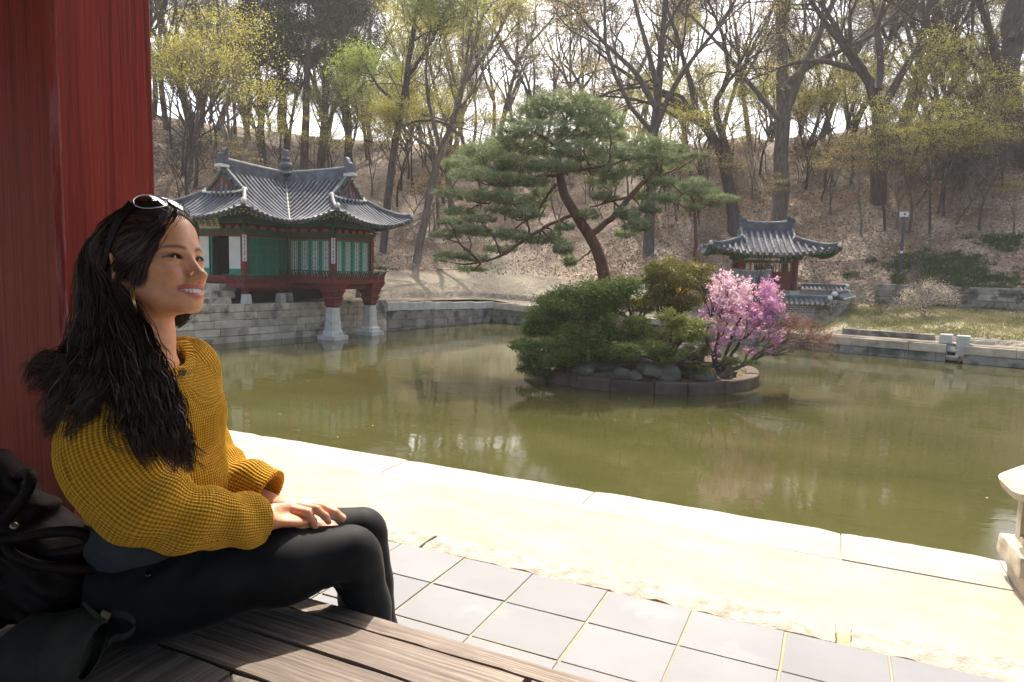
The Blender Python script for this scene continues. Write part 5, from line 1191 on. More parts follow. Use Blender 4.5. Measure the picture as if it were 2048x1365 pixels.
def boulder(c, s, seed):
    rng = np.random.RandomState(seed); bm = bmesh.new(); bmesh.ops.create_icosphere(bm, subdivisions=3, radius=1.)
    ax = rng.normal(size=(7, 3)); ax /= np.linalg.norm(ax, axis=1, keepdims=True); h = rng.uniform(.62, .85, 7); v = np.array([x.co[:] for x in bm.verts])
    for A_, H_ in zip(ax, h): d = v@A_; v = np.where((d > H_)[:, None], v-A_[None]*(d-H_)[:, None]*.85, v)
    v *= 1+.05*np.sin(v[:, [1]]*9+seed)*np.cos(v[:, [0]]*7); mb = MB(); f = np.array([[q.index for q in p.verts] for p in bm.faces]); bm.free(); mb.add(v*np.array(s)+np.array(c), t=f); return mb
bl = [(1088, 752, .30), (1110, 744, .30), (1135, 738, .30), (1155, 742, .26), (1185, 735, .36), (1160, 722, .34), (1215, 738, .32), (1250, 728, .34), (1278, 736, .20), (1300, 745, .40), (1335, 748, .34), (1360, 742, .34), (1395, 748, .34), (1425, 752, .28), (1448, 745, .24), (1462, 742, .2), (1470, 750, .16), (1440, 738, .26), (1235, 755, .26), (1270, 757, .24), (1205, 722, .34), (1380, 730, .36), (1320, 725, .34), (1130, 726, .3), (1290, 720, .3)]
for i, (px, py, s) in enumerate(bl):
    c = G(px, py+8, .34); v = c[:2]-IC; r = np.linalg.norm(v); 
    if r > IR-.42: c[:2] = IC+v/r*(IR-.42)
    r = np.linalg.norm(c[:2]-IC); z = .26+.55*(1-(min(r, IR-.3)/(IR-.3))**2)
    boulder((c[0], c[1], z+s*.28), (s*RNG.uniform(.9, 1.25), s*RNG.uniform(.8, 1.1), s*RNG.uniform(.62, .85)), i).build('boulder', MAT['boulder'], isl)
for i in range(14):
    t = RNG.uniform(.3, 2.9); s = RNG.uniform(.22, .36); boulder((IC[0]+math.cos(t)*(IR-.55), IC[1]+math.sin(t)*(IR-.55), .5), (s, s, s*.7), 60+i).build('boulder', MAT['boulder'], isl)

def needles(C, rng, n=12, L=.14, w=.013, up=.35):
    """bursts of pine needles"""
    N = len(C); D = rng.normal(size=(N, n, 3)); D[..., 2] = D[..., 2]*.7+up; D /= np.linalg.norm(D, axis=2, keepdims=True); l = L*rng.uniform(.7, 1.15, (N, n, 1)); B = C[:, None]+D*.01
    S = np.cross(D, rng.normal(size=(N, n, 3))); S /= np.linalg.norm(S, axis=2, keepdims=True)
    return np.stack([B-S*w*.5, B+S*w*.5, B+D*l], 2).reshape(-1, 3, 3)
def add_tris(mb, T, c): mb.add(T.reshape(-1, 3), t=np.arange(len(T)*3).reshape(-1, 3), c=np.repeat(c, 3, axis=0))
def pine(label, base, D0, lines, pads, seed, dens=1., tuft=.16, bark='bark_red', twigs=5):
    rng = np.random.RandomState(seed); b = V(*base, D0); root = thing('pine_tree', label, 'tree', b)
    mb = MB(); segs = []
    for pts, dz in lines:
        q = [V(x, y, D0+dz*k/(len(pts)-1)) for k, (x, y, w) in enumerate(pts)]; r = [w/2*.86*D0/FPX for x, y, w in pts]; P, R = smooth_line(q, r, 16, .012, rng); mb.tubes(P, R, 9); segs.append(P)
    wood = np.concatenate(segs); cr = MB(); CP = []; CT = []
    for px, py, rx, ry in pads:
        dz = rng.uniform(-1, 1)*.055*D0; c = V(px, py, D0+dz); ax, az = rx*1.04*D0/FPX, ry*1.3*D0/FPX; n = int(dens*(rx*ry)**.9*.36*(D0/20)**1.6+30)
        # shell-like pad: flat below, domed above
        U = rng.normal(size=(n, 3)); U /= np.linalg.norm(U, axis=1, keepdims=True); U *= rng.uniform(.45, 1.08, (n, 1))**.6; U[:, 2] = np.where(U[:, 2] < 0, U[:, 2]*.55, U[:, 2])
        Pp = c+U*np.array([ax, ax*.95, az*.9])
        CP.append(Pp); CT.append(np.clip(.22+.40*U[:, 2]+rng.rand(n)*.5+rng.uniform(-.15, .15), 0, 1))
        # twigs from the nearest limb into the pad
        w_ = wood[np.argmin(np.linalg.norm(wood-c, axis=1))]; main, mr = smooth_line([w_, (w_+c)/2+rng.normal(size=3)*.12+[0, 0, -.05], c+[0, 0, -az*.3]], [.035, .025, .014], 7, .02, rng); mb.tubes(main, mr, 5, caps=False)
        tw, tr_ = spawn(main[None], mr[None], twigs*2, rng, ang=(.5, 1.2), lenr=(.25, .5), k=5, wob=.1, up=.1, tmin=.45, L=max(ax*1.5, .5), rmin=.006); mb.tubes(tw, tr_, 3, caps=False)
    mb.build('trunk', MAT[bark], root, smooth=True)
    C = np.concatenate(CP); tone = np.concatenate(CT); T = needles(C, rng, 13, tuft, .014*D0/20); add_tris(cr, T, np.repeat(np.stack([tone]*3, 1), 13, axis=0)); cr.build('crown', MAT['needle'], root, color=True)
    return root
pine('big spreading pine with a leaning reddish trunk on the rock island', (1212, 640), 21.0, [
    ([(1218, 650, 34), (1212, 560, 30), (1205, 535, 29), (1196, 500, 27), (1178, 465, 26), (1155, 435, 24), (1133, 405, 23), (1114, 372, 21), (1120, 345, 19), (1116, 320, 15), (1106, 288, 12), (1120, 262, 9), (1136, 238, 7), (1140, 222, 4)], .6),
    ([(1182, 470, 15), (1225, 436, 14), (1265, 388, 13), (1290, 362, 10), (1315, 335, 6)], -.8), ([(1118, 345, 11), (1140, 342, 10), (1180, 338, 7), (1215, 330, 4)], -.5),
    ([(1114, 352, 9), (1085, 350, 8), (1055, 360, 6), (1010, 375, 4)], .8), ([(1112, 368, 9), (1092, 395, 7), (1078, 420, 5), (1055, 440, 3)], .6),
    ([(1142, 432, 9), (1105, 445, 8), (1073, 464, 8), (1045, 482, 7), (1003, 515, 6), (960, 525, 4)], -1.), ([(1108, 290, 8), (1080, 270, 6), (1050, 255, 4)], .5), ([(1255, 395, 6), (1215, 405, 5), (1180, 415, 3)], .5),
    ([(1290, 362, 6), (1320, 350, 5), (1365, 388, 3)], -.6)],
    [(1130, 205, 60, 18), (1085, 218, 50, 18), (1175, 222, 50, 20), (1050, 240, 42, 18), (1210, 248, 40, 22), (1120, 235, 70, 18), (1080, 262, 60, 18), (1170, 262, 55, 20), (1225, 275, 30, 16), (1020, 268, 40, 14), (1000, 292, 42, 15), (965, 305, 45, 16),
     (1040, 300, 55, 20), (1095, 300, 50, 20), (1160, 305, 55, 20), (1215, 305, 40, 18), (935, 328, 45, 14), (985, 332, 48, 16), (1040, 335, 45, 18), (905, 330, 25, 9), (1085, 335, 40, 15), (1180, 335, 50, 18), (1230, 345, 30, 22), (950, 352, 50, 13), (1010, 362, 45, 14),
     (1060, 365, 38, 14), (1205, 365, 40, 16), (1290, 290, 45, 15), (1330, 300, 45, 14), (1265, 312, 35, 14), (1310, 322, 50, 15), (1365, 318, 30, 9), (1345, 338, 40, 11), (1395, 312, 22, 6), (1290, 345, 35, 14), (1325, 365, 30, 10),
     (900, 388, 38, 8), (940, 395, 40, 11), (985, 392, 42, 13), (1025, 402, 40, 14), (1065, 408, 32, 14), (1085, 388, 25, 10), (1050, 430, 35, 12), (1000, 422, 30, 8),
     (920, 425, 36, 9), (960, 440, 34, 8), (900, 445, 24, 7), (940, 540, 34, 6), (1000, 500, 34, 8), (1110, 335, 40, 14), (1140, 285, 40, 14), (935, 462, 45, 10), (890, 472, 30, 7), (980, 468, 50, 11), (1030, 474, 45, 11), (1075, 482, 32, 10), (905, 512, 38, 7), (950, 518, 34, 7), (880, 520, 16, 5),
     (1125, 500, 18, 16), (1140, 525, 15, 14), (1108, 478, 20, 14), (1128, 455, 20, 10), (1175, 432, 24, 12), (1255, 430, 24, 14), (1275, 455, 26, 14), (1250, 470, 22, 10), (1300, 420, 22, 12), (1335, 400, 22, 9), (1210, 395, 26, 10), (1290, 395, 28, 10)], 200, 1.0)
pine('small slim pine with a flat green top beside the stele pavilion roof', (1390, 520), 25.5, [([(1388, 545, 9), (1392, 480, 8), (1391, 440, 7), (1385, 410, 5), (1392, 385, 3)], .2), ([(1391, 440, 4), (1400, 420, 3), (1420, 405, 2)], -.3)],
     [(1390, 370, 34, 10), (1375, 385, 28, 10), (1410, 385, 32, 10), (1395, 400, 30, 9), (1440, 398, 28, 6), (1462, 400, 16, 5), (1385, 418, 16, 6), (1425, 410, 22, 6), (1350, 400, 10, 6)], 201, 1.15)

def shrub(name, label, base, D0, blobs, mat, seed, size=.06, dens=1., cat='shrub', bark='bark_dark', flat=.45, aspect=.4, stems=5, drop=0., tone_top=.45, under=None):
    """evergreen or flowering shrub: stems into clumps of small leaves; blobs = (px, py, rx, ry, tone shift)"""
    rng = np.random.RandomState(seed); b = V(*base, D0); root = thing(name, label, cat, b)
    mb = MB(); cr = MB(); Cs = []; Ts = []
    for px, py, rx, ry, tn in blobs:
        dz = rng.uniform(-1, 1)*.04*D0; c = V(px, py, D0+dz); ax, az = rx*D0/FPX, ry*D0/FPX
        w, r = smooth_line([b, (b+c)/2+rng.normal(size=3)*.15+[0, 0, -.1], c], [.045, .03, .012], 8, .02, rng); mb.tubes(w, r, 5, caps=False)
        tw, tr_ = spawn(w[None], r[None], stems, rng, ang=(.4, 1.1), lenr=(.3, .6), k=5, wob=.08, up=.1, tmin=.55, L=max(ax*1.6, .4), rmin=.005); mb.tubes(tw, tr_, 3, caps=False)
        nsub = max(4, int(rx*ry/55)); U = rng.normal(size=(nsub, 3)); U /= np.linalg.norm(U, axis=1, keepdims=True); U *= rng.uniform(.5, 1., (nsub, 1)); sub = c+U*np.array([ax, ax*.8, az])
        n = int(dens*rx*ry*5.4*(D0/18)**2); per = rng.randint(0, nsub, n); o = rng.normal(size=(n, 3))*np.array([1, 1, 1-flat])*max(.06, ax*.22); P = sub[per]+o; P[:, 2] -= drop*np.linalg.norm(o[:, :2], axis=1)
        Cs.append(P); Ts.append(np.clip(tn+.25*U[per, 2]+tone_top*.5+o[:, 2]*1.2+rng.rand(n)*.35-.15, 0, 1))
    mb.build('stems', MAT[bark], root, smooth=True)
    C = np.concatenate(Cs); T = np.concatenate(Ts); cr.quads(leaf_quads(C, size, rng, flat, aspect), c=np.stack([T]*3, 1)); cr.build('foliage', MAT[mat], root, color=True); return root
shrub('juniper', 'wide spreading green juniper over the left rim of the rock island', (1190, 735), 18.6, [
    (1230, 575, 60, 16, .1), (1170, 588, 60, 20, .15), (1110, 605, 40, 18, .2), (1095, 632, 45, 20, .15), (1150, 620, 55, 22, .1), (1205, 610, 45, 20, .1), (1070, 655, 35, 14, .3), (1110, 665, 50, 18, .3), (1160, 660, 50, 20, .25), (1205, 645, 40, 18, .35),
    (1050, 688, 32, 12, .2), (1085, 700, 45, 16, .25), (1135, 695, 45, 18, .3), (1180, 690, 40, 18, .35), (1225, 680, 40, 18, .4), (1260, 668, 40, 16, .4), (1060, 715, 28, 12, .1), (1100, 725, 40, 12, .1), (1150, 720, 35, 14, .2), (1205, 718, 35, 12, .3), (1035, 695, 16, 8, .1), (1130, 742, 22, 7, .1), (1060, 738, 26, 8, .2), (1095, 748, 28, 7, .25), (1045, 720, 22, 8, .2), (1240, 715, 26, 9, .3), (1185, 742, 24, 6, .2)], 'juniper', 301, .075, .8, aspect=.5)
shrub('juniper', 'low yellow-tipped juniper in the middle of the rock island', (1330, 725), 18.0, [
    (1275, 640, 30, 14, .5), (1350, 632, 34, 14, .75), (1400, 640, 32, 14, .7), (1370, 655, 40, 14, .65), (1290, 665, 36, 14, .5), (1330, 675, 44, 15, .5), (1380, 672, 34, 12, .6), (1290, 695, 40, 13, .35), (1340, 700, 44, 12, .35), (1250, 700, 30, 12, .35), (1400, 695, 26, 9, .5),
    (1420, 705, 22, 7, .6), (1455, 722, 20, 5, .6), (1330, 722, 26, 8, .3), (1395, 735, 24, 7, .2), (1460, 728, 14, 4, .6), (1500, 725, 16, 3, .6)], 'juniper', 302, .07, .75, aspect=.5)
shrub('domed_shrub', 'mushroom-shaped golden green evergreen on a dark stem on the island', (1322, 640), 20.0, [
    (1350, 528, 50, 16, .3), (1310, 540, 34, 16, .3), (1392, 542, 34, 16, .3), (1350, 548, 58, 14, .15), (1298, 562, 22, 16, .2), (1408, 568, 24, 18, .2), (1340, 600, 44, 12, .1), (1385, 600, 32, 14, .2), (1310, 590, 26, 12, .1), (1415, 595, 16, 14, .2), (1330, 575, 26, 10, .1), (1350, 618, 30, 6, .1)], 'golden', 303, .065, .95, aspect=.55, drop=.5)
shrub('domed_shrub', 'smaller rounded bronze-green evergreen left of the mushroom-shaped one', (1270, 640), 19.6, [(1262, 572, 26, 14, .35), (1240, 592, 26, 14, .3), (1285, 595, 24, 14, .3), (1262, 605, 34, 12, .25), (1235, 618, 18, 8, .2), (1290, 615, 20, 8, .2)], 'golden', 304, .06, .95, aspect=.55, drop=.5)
shrub('forsythia', 'small bright yellow blossom showing through the mushroom-shaped evergreen', (1345, 620), 20.6, [(1348, 566, 26, 12, .4), (1325, 580, 22, 9, .3), (1372, 572, 14, 8, .3), (1352, 585, 26, 8, .2)], 'yellow_flower', 305, .07, .4)
# pink azalea: bare forking stems and loose pink flower heads
rng = np.random.RandomState(306); b = V(1440, 745, 18.3); az = thing('azalea', 'tall pink flowering azalea leaning over the right rim of the island', 'azalea', b)
mains = []
for pts in ([(1440, 745, 9), (1450, 700, 7), (1475, 650, 5), (1500, 600, 4), (1520, 560, 2)], [(1438, 742, 8), (1430, 690, 6), (1440, 630, 4), (1460, 570, 2)], [(1442, 745, 8), (1470, 690, 6), (1510, 660, 4), (1545, 620, 2)], [(1436, 745, 7), (1410, 690, 5), (1420, 620, 3), (1440, 570, 2)]):
    mains.append(smooth_line([V(x, y, 18.3+rng.uniform(-.4, .4)) for x, y, w in pts], [w/2*18.3/FPX for x, y, w in pts], 10, .03, rng))
P = np.stack([np.stack([np.interp(np.linspace(0, 1, 10), np.linspace(0, 1, len(p)), p[:, i]) for i in range(3)], 1) for p, r in mains]); R = np.stack([r for p, r in mains])
mb = MB(); mb.tubes(P, R, 6); P1, R1 = spawn(P, R, 9, rng, ang=(.4, .9), lenr=(.35, .6), k=6, wob=.1, up=.3, tmin=.3, rmin=.006); mb.tubes(P1, R1, 4, caps=False); P2, R2 = spawn(P1, R1, 6, rng, ang=(.4, .9), lenr=(.4, .7), k=4, wob=.1, up=.2, rmin=.004); mb.tubes(P2, R2, 3, caps=False)
mb.build('stems', MAT['bark_dark'], az, smooth=True)
heads = []; hz = []
for px, py, rx, ry, n, tn in ((1455, 565, 26, 20, 60, .75), (1430, 580, 20, 12, 26, .8), (1490, 575, 20, 14, 30, .85), (1475, 600, 50, 22, 90, .7), (1440, 610, 25, 20, 50, .6), (1535, 580, 22, 20, 60, .35), (1545, 610, 22, 20, 55, .3), (1520, 625, 34, 16, 80, .25), (1480, 630, 35, 20, 60, .5), (1530, 650, 36, 14, 50, .35), (1440, 650, 28, 22, 40, .5), (1490, 665, 40, 18, 40, .5), (1550, 675, 14, 12, 22, .4), (1415, 630, 16, 18, 16, .45), (1440, 690, 25, 16, 18, .4), (1500, 700, 30, 10, 8, .3), (1555, 685, 10, 8, 8, .3), (1540, 705, 8, 6, 4, .3)):
    for _ in range(n): heads.append(V(px+rng.normal()*rx*.5, py+rng.normal()*ry*.5, 18.3+rng.normal()*.45)); hz.append(tn)
heads = np.array(heads); hz = np.array(hz); n = len(heads)*16; per = np.repeat(np.arange(len(heads)), 16); C = heads[per]+rng.normal(size=(n, 3))*.04
mb = MB(); mb.quads(leaf_quads(C, .062, rng, 0, .95), c=np.stack([np.clip(hz[per]+rng.normal(size=n)*.18, 0, 1)]*3, 1)); mb.build('blossom', MAT['pink'], az, color=True)
# budding branch reaching out over the water on the right
rng = np.random.RandomState(307); b = V(1438, 752, 18.0); bw = thing('budding_shrub', 'low red-brown budding bush reaching right over the water below the azalea', 'shrub', b)
mains = []
for pts in ([(1438, 752, 10), (1470, 740, 8), (1510, 715, 6), (1560, 705, 4), (1610, 690, 2)], [(1500, 722, 5), (1540, 690, 4), (1590, 675, 3), (1640, 680, 1.5)], [(1480, 735, 5), (1500, 700, 4), (1530, 670, 2.5), (1570, 655, 1.5)]):
    mains.append(smooth_line([V(x, y, 18.0) for x, y, w in pts], [w/2*18.0/FPX for x, y, w in pts], 10, .03, rng))
tree_parts(bw, mains, rng, [dict(m=9, ang=(.3, .8), lenr=(.25, .5), k=6, wob=.1, up=.2, tmin=.25), dict(m=6, ang=(.3, .8), lenr=(.4, .7), k=4, wob=.1, up=.2, rmin=.005), dict(m=4, ang=(.3, .8), lenr=(.4, .7), k=3, wob=.1, up=.2, rmin=.004)], leaf='bud_red', nleaf=5200, lsize=.035, flat=0, spread=.10, clump=400)
# white blossoming bush and its bare neighbour on the terrace
rng = np.random.RandomState(308); wb = GT(1850, 634, 28, 45); D = float(np.dot(wb-CC, CF)); ws = thing('blossom_bush', 'white blossoming bush with bare upright twigs on the grass terrace', 'shrub', wb)
mains = [smooth_line([wb+[rng.normal()*.1, rng.normal()*.1, 0], V(x0, y0, D+rng.uniform(-.4, .4)), V(x1, y1, D+rng.uniform(-.6, .6))], [.02, .014, .006], 8, .03, rng) for x0, y0, x1, y1 in ((1840, 600, 1832, 540), (1842, 600, 1845, 545), (1850, 600, 1870, 570), (1860, 605, 1890, 590), (1835, 610, 1818, 590), (1865, 610, 1895, 600), (1855, 600, 1850, 575), (1830, 615, 1815, 605))]
tree_parts(ws, mains, rng, [dict(m=8, ang=(.3, .8), lenr=(.3, .6), k=5, wob=.08, up=.3, tmin=.2), dict(m=6, ang=(.3, .8), lenr=(.4, .7), k=4, wob=.08, up=.2, rmin=.005)], leaf='white_blossom', nleaf=5000, lsize=.055, flat=0, spread=.14, clump=420, leaf_bias=lambda T: (T[:, 2] < wb[2]+1.55)*1., name_leaf='blossom')
for px, py, lb in ((1660, 640, 'small dry leafless bush at the left of the grass terrace'), (1762, 632, 'small dry leafless bush right in the middle of the dry grass'), (1908, 618, 'round dry bush right beside the white blossoming bush')):
    rng = np.random.RandomState(px); p = GT(px, py, 28, 48); r_ = thing('dry_bush', lb, 'shrub', p); mains = [smooth_line([p, p+[rng.normal()*.15, rng.normal()*.15, .25], p+[rng.normal()*.3, rng.normal()*.3, .5]], [.012, .009, .004], 5) for _ in range(7)]
    tree_parts(r_, mains, rng, [dict(m=6, ang=(.3, .8), lenr=(.4, .7), k=4, wob=.1, up=.2, tmin=.2, rmin=.005), dict(m=5, ang=(.3, .8), lenr=(.4, .7), k=3, wob=.1, up=.2, rmin=.004)], bark='bark_grey')
# ================================================================ the sitter
def sm(a, b, k):                     # smooth union
    h = np.clip(.5+.5*(b-a)/k, 0, 1); return b*(1-h)+a*h-k*h*(1-h)
def ss(a, b, k): return -sm(-a, b, k)  # a minus b
def ell(P, c, r, R=None):
    q = P-np.asarray(c, float)
    if R is not None: q = q@R
    r = np.asarray(r, float); k0 = np.linalg.norm(q/r, axis=-1); k1 = np.linalg.norm(q/(r*r), axis=-1); return k0*(k0-1)/np.maximum(k1, 1e-9)
def cps(P, a, b, ra, rb):
    a, b = np.asarray(a, float), np.asarray(b, float); d = b-a; t = np.clip(((P-a)@d)/(d@d), 0, 1); return np.linalg.norm(P-a-t[..., None]*d, axis=-1)-(ra+(rb-ra)*t)
def chain(P, pts, rad, k=.01):
    o = None
    for i in range(len(pts)-1):
        d = cps(P, pts[i], pts[i+1], rad[i], rad[i+1]); o = d if o is None else sm(o, d, k)
    return o
def nets(f, lo, hi, h, B=8):
    """surface of f = 0 as a quad mesh (surface nets), evaluated only near the surface"""
    lo, hi = np.array(lo, float), np.array(hi, float); nb = np.ceil((hi-lo)/(h*B)).astype(int); n = nb*B
    ax = [lo[i]+(np.arange(nb[i])+.5)*B*h for i in range(3)]; Cc = np.stack(np.meshgrid(*ax, indexing='ij'), -1)
    fc = f(Cc.reshape(-1, 3)).reshape(nb); act = np.abs(fc) < B*h*1.15
    D = np.repeat(np.repeat(np.repeat(np.where(fc < 0, -1., 1.), B, 0), B, 1), B, 2).astype(np.float32); Mk = np.repeat(np.repeat(np.repeat(act, B, 0), B, 1), B, 2)
    idx = np.argwhere(Mk); vals = np.empty(len(idx), np.float32)
    for s in range(0, len(idx), 400000): vals[s:s+400000] = f(lo+idx[s:s+400000]*h)
    D[Mk] = vals; I = D < 0
    cs = [I[a:n[0]-1+a, b:n[1]-1+b, c:n[2]-1+c] for a in (0, 1) for b in (0, 1) for c in (0, 1)]
    sm_ = sum(c.astype(np.int8) for c in cs); mixed = (sm_ > 0) & (sm_ < 8); ci = np.argwhere(mixed); vid = -np.ones(mixed.shape, int); vid[mixed] = np.arange(len(ci))
    acc = np.zeros((len(ci), 3)); cnt = np.zeros(len(ci)); cor = [(a, b, c) for a in (0, 1) for b in (0, 1) for c in (0, 1)]
    dv = [D[ci[:, 0]+a, ci[:, 1]+b, ci[:, 2]+c] for a, b, c in cor]
    for i in range(8):
        for j in range(i+1, 8):
            if sum(abs(cor[i][k]-cor[j][k]) for k in range(3)) != 1: continue
            m = (dv[i] < 0) != (dv[j] < 0); t = np.where(m, dv[i]/np.where(m, dv[i]-dv[j], 1), 0); p = np.array(cor[i])+t[:, None]*(np.array(cor[j])-np.array(cor[i])); acc[m] += p[m]; cnt[m] += 1
    Vv = lo+(ci+acc/np.maximum(cnt, 1)[:, None])*h; Q = []
    for a in range(3):
        sl0 = [slice(1, n[k]-1) for k in range(3)]; sl0[a] = slice(0, n[a]-1); sl1 = list(sl0); sl1[a] = slice(1, n[a])
        A, Bv = I[tuple(sl0)], I[tuple(sl1)]; e = np.argwhere(A != Bv)
        if not len(e): continue
        off = np.array([1, 1, 1]); off[a] = 0; e = e+off; u, v = [(1, 2), (2, 0), (0, 1)][a]; q = []
        for du, dw in ((-1, -1), (0, -1), (0, 0), (-1, 0)):
            c = e.copy(); c[:, u] += du; c[:, v] += dw; q.append(vid[c[:, 0], c[:, 1], c[:, 2]])
        q = np.stack(q, 1); ins = I[e[:, 0], e[:, 1], e[:, 2]]; q[~ins] = q[~ins][:, ::-1]; Q.append(q[(q >= 0).all(1)])
    return Vv, np.concatenate(Q)

HO = np.array([-1.210, .942, 3.086])          # between the ears at eye level
HR = np.array([[0.969032, -0.084632, -0.231978], [0.101849, 0.992787, 0.063254], [0.224951, -0.084922, 0.970662]])
def hw(p): return HO+HR@np.array(p, float)
def hl(P): return (P-HO)@HR
def rotm(ax, deg):
    a = math.radians(deg); c, s = math.cos(a), math.sin(a)
    return {'x': np.array([[1, 0, 0], [0, c, -s], [0, s, c]]), 'y': np.array([[c, 0, s], [0, 1, 0], [-s, 0, c]]), 'z': np.array([[c, -s, 0], [s, c, 0], [0, 0, 1]])}[ax]
EYE = np.array([.0725, .0305, -.0060])
def head_sdf(P):
    L = hl(P); y = np.abs(L[:, 1]); Q = np.stack([L[:, 0], y, L[:, 2]], 1)
    d = ell(Q, (-.014, 0, .030), (.092, .073, .084)); d = sm(d, ell(Q, (.026, 0, .040), (.059, .061, .062)), .03)
    d = sm(d, ell(Q, (.030, 0, -.022), (.056, .0555, .072)), .025)
    d = sm(d, ell(Q, (.028, 0, -.066), (.058, .046, .040)), .025)
    d = sm(d, cps(Q, (-.004, .050, -.052), (.066, .014, -.0955), .014, .011), .022)
    d = sm(d, ell(Q, (.0765, 0, -.0935), (.0155, .019, .0145)), .018)
    d = sm(d, ell(Q, (.050, .040, -.022), (.022, .019, .017)), .018)
    d = sm(d, ell(Q, (.067, .031, -.041), (.017, .016, .016)), .016)
    d = ss(d, ell(Q, (.097, .030, -.0045), (.018, .021, .0135)), .014)
    d = sm(d, cps(Q, (.0795, .016, .0105), (.0655, .042, .0120), .0040, .0038), .020)
    d = sm(d, ell(Q, (.0735, 0, .018), (.0130, .024, .022)), .020)
    # eyeball bulge with a narrow slit between the lids
    d = sm(d, ell(Q, EYE, (.0136, .0160, .0128)), .005)
    lid = np.abs(Q[:, 2]-(-.0072+.0022*(1-((y-.030)/.0145)**2)+(y-.030)*.05)); slit = np.maximum(lid-.0040*np.sqrt(np.clip(1-((y-.030)/.0138)**2, 0, 1)), np.maximum(np.abs(y-.030)-.0138, .076-Q[:, 0]))
    d = np.maximum(d, -np.where(np.abs(y-.030) < .0138, np.maximum(slit, -(Q[:, 0]-.068)), .01))
    # nose
    d = sm(d, cps(Q, (.0815, 0, .003), (.1075, 0, -.0425), .0060, .0074), .012)
    d = sm(d, ell(Q, (.1106, 0, -.0460), (.0108, .0094, .0084)), .009)
    d = sm(d, ell(Q, (.0945, .0094, -.0515), (.0120, .0062, .0064)), .013)
    d = ss(d, ell(Q, (.1000, .0062, -.0598), (.0042, .0024, .0026)), .002)
    # mouth
    d = sm(d, ell(Q, (.0705, 0, -.0705), (.0235, .031, .021)), .012)
    xl = lambda yy: .0970-.0205*(yy/.031)**2
    zc = -.0715+.0065*(y/.031)**2                              # smile: corners up
    up = np.sqrt((Q[:, 0]-xl(y)+.0030)**2+((Q[:, 2]-(zc+.0072*(1-(y/.032)**2)+.0005))*1.15)**2)-.0044*np.sqrt(np.clip(1-(y/.033)**2, .02, 1))
    lo_ = np.sqrt((Q[:, 0]-xl(y)+.0035)**2+(Q[:, 2]-(zc-.0098*(1-(y/.032)**2)-.0005))**2)-.0062*np.sqrt(np.clip(1-(y/.032)**2, .02, 1))
    msk = np.maximum(y-.0325, 0)*3; d = sm(d, up+msk, .0035); d = sm(d, lo_+msk, .0035)
    gap = np.maximum(np.abs(Q[:, 2]-(zc-.0012))-.0052*np.clip(1-(y/.0295)**2, 0, 1), np.maximum(y-.0295, (xl(y)-.012)-Q[:, 0])); d = np.where(y < .0296, ss(d, gap, .0015), d)
    # fold beside the mouth
    d = ss(d, cps(Q, (.093, .0195, -.051), (.075, .0395, -.073), .0015, .0015)-.0002, .006)
    # ear
    ea = Q-np.array([-.026, .0715, -.006]); Re = rotm('z', 24)@rotm('y', -8); e = ea@Re; kk = np.sqrt((e[:, 0]/.0175)**2+((e[:, 2])/.031)**2)
    ring = np.sqrt(((kk-.88)*.021)**2+(e[:, 1]-.004)**2)-.0042; body = np.maximum((kk-.9)*.02, np.abs(e[:, 1]+.001)-.003); lobe = ell(Q, (-.016, .071, -.034), (.0075, .0045, .0095))
    ear = sm(sm(ring, body, .003), lobe, .006); ear = sm(ear, cps(Q, (-.012, .069, -.012), (-.012, .069, -.004), .004, .003), .003)
    d = sm(d, ear, .006)
    return d
NB = V(298, 742, 1.375)                      # base of the neck
NK = [hw((-.034, 0, -.045)), hw((-.036, 0, -.085))*.6+NB*.4, NB]
def hand(P, wr, kn, nrm, fing, thumb, rw=.0195):
    """palm between wrist and knuckles, fingers as jointed chains"""
    wr, kn, nrm = np.array(wr), np.array(kn), np.array(nrm, float); a = kn-wr; L = np.linalg.norm(a); a = a/L; s = np.cross(a, nrm); s /= np.linalg.norm(s); n = np.cross(s, a)
    R_ = np.stack([a, s, n], 1); c = wr+a*L*.55; d = ell(P, c, (L*.62, .036, .0135), R_); d = sm(d, cps(P, wr-a*.04, wr+a*.01, .0225, .0205), .02)
    for i, k in enumerate(fing): d = sm(d, chain(P, k, [.0098, .0086, .0078, .0066][:len(k)], .004), .006)
    d = sm(d, chain(P, thumb, [.013, .0105, .0085][:len(thumb)], .006), .012); return d
RW, RK = V(524, 1040, 1.375), V(606, 1040, 1.445)
LW, LK = V(520, 1003, 1.475), V(592, 1006, 1.465)
RF = [[V(600, 1030+i*9, 1.475-i*.017), V(640, 1036+i*8, 1.50-i*.014), V(664, 1050+i*6, 1.505-i*.014), V(680, 1062+i*4, 1.505-i*.012)] for i in range(4)]
LF = [[V(586, 1020, 1.43), V(614, 1026, 1.425), V(626, 1043, 1.43), V(630, 1056, 1.435)], [V(596, 1013, 1.445), V(632, 1019, 1.44), V(650, 1033, 1.445), V(657, 1044, 1.45)],
      [V(602, 1008, 1.46), V(642, 1015, 1.46), V(670, 1026, 1.465), V(684, 1038, 1.47)], [V(604, 1003, 1.475), V(644, 1010, 1.475), V(668, 1022, 1.475), V(686, 1036, 1.475)]]
def arms_sdf(P):
    d = hand(P, RW, RK, (0, .2, 1), RF, [V(548, 1020, 1.40), V(588, 1014, 1.445), V(616, 1022, 1.465)])
    d = sm(d, chain(P, [V(400, 1050, 1.28), RW], [.034, .022], .01), .01)
    e = hand(P, LW, LK, (0, .25, 1), LF, [V(548, 1018, 1.455), V(578, 1032, 1.45), V(600, 1046, 1.452)])
    e = sm(e, chain(P, [V(440, 950, 1.50), LW], [.034, .022], .01), .01)
    return np.minimum(d, e)
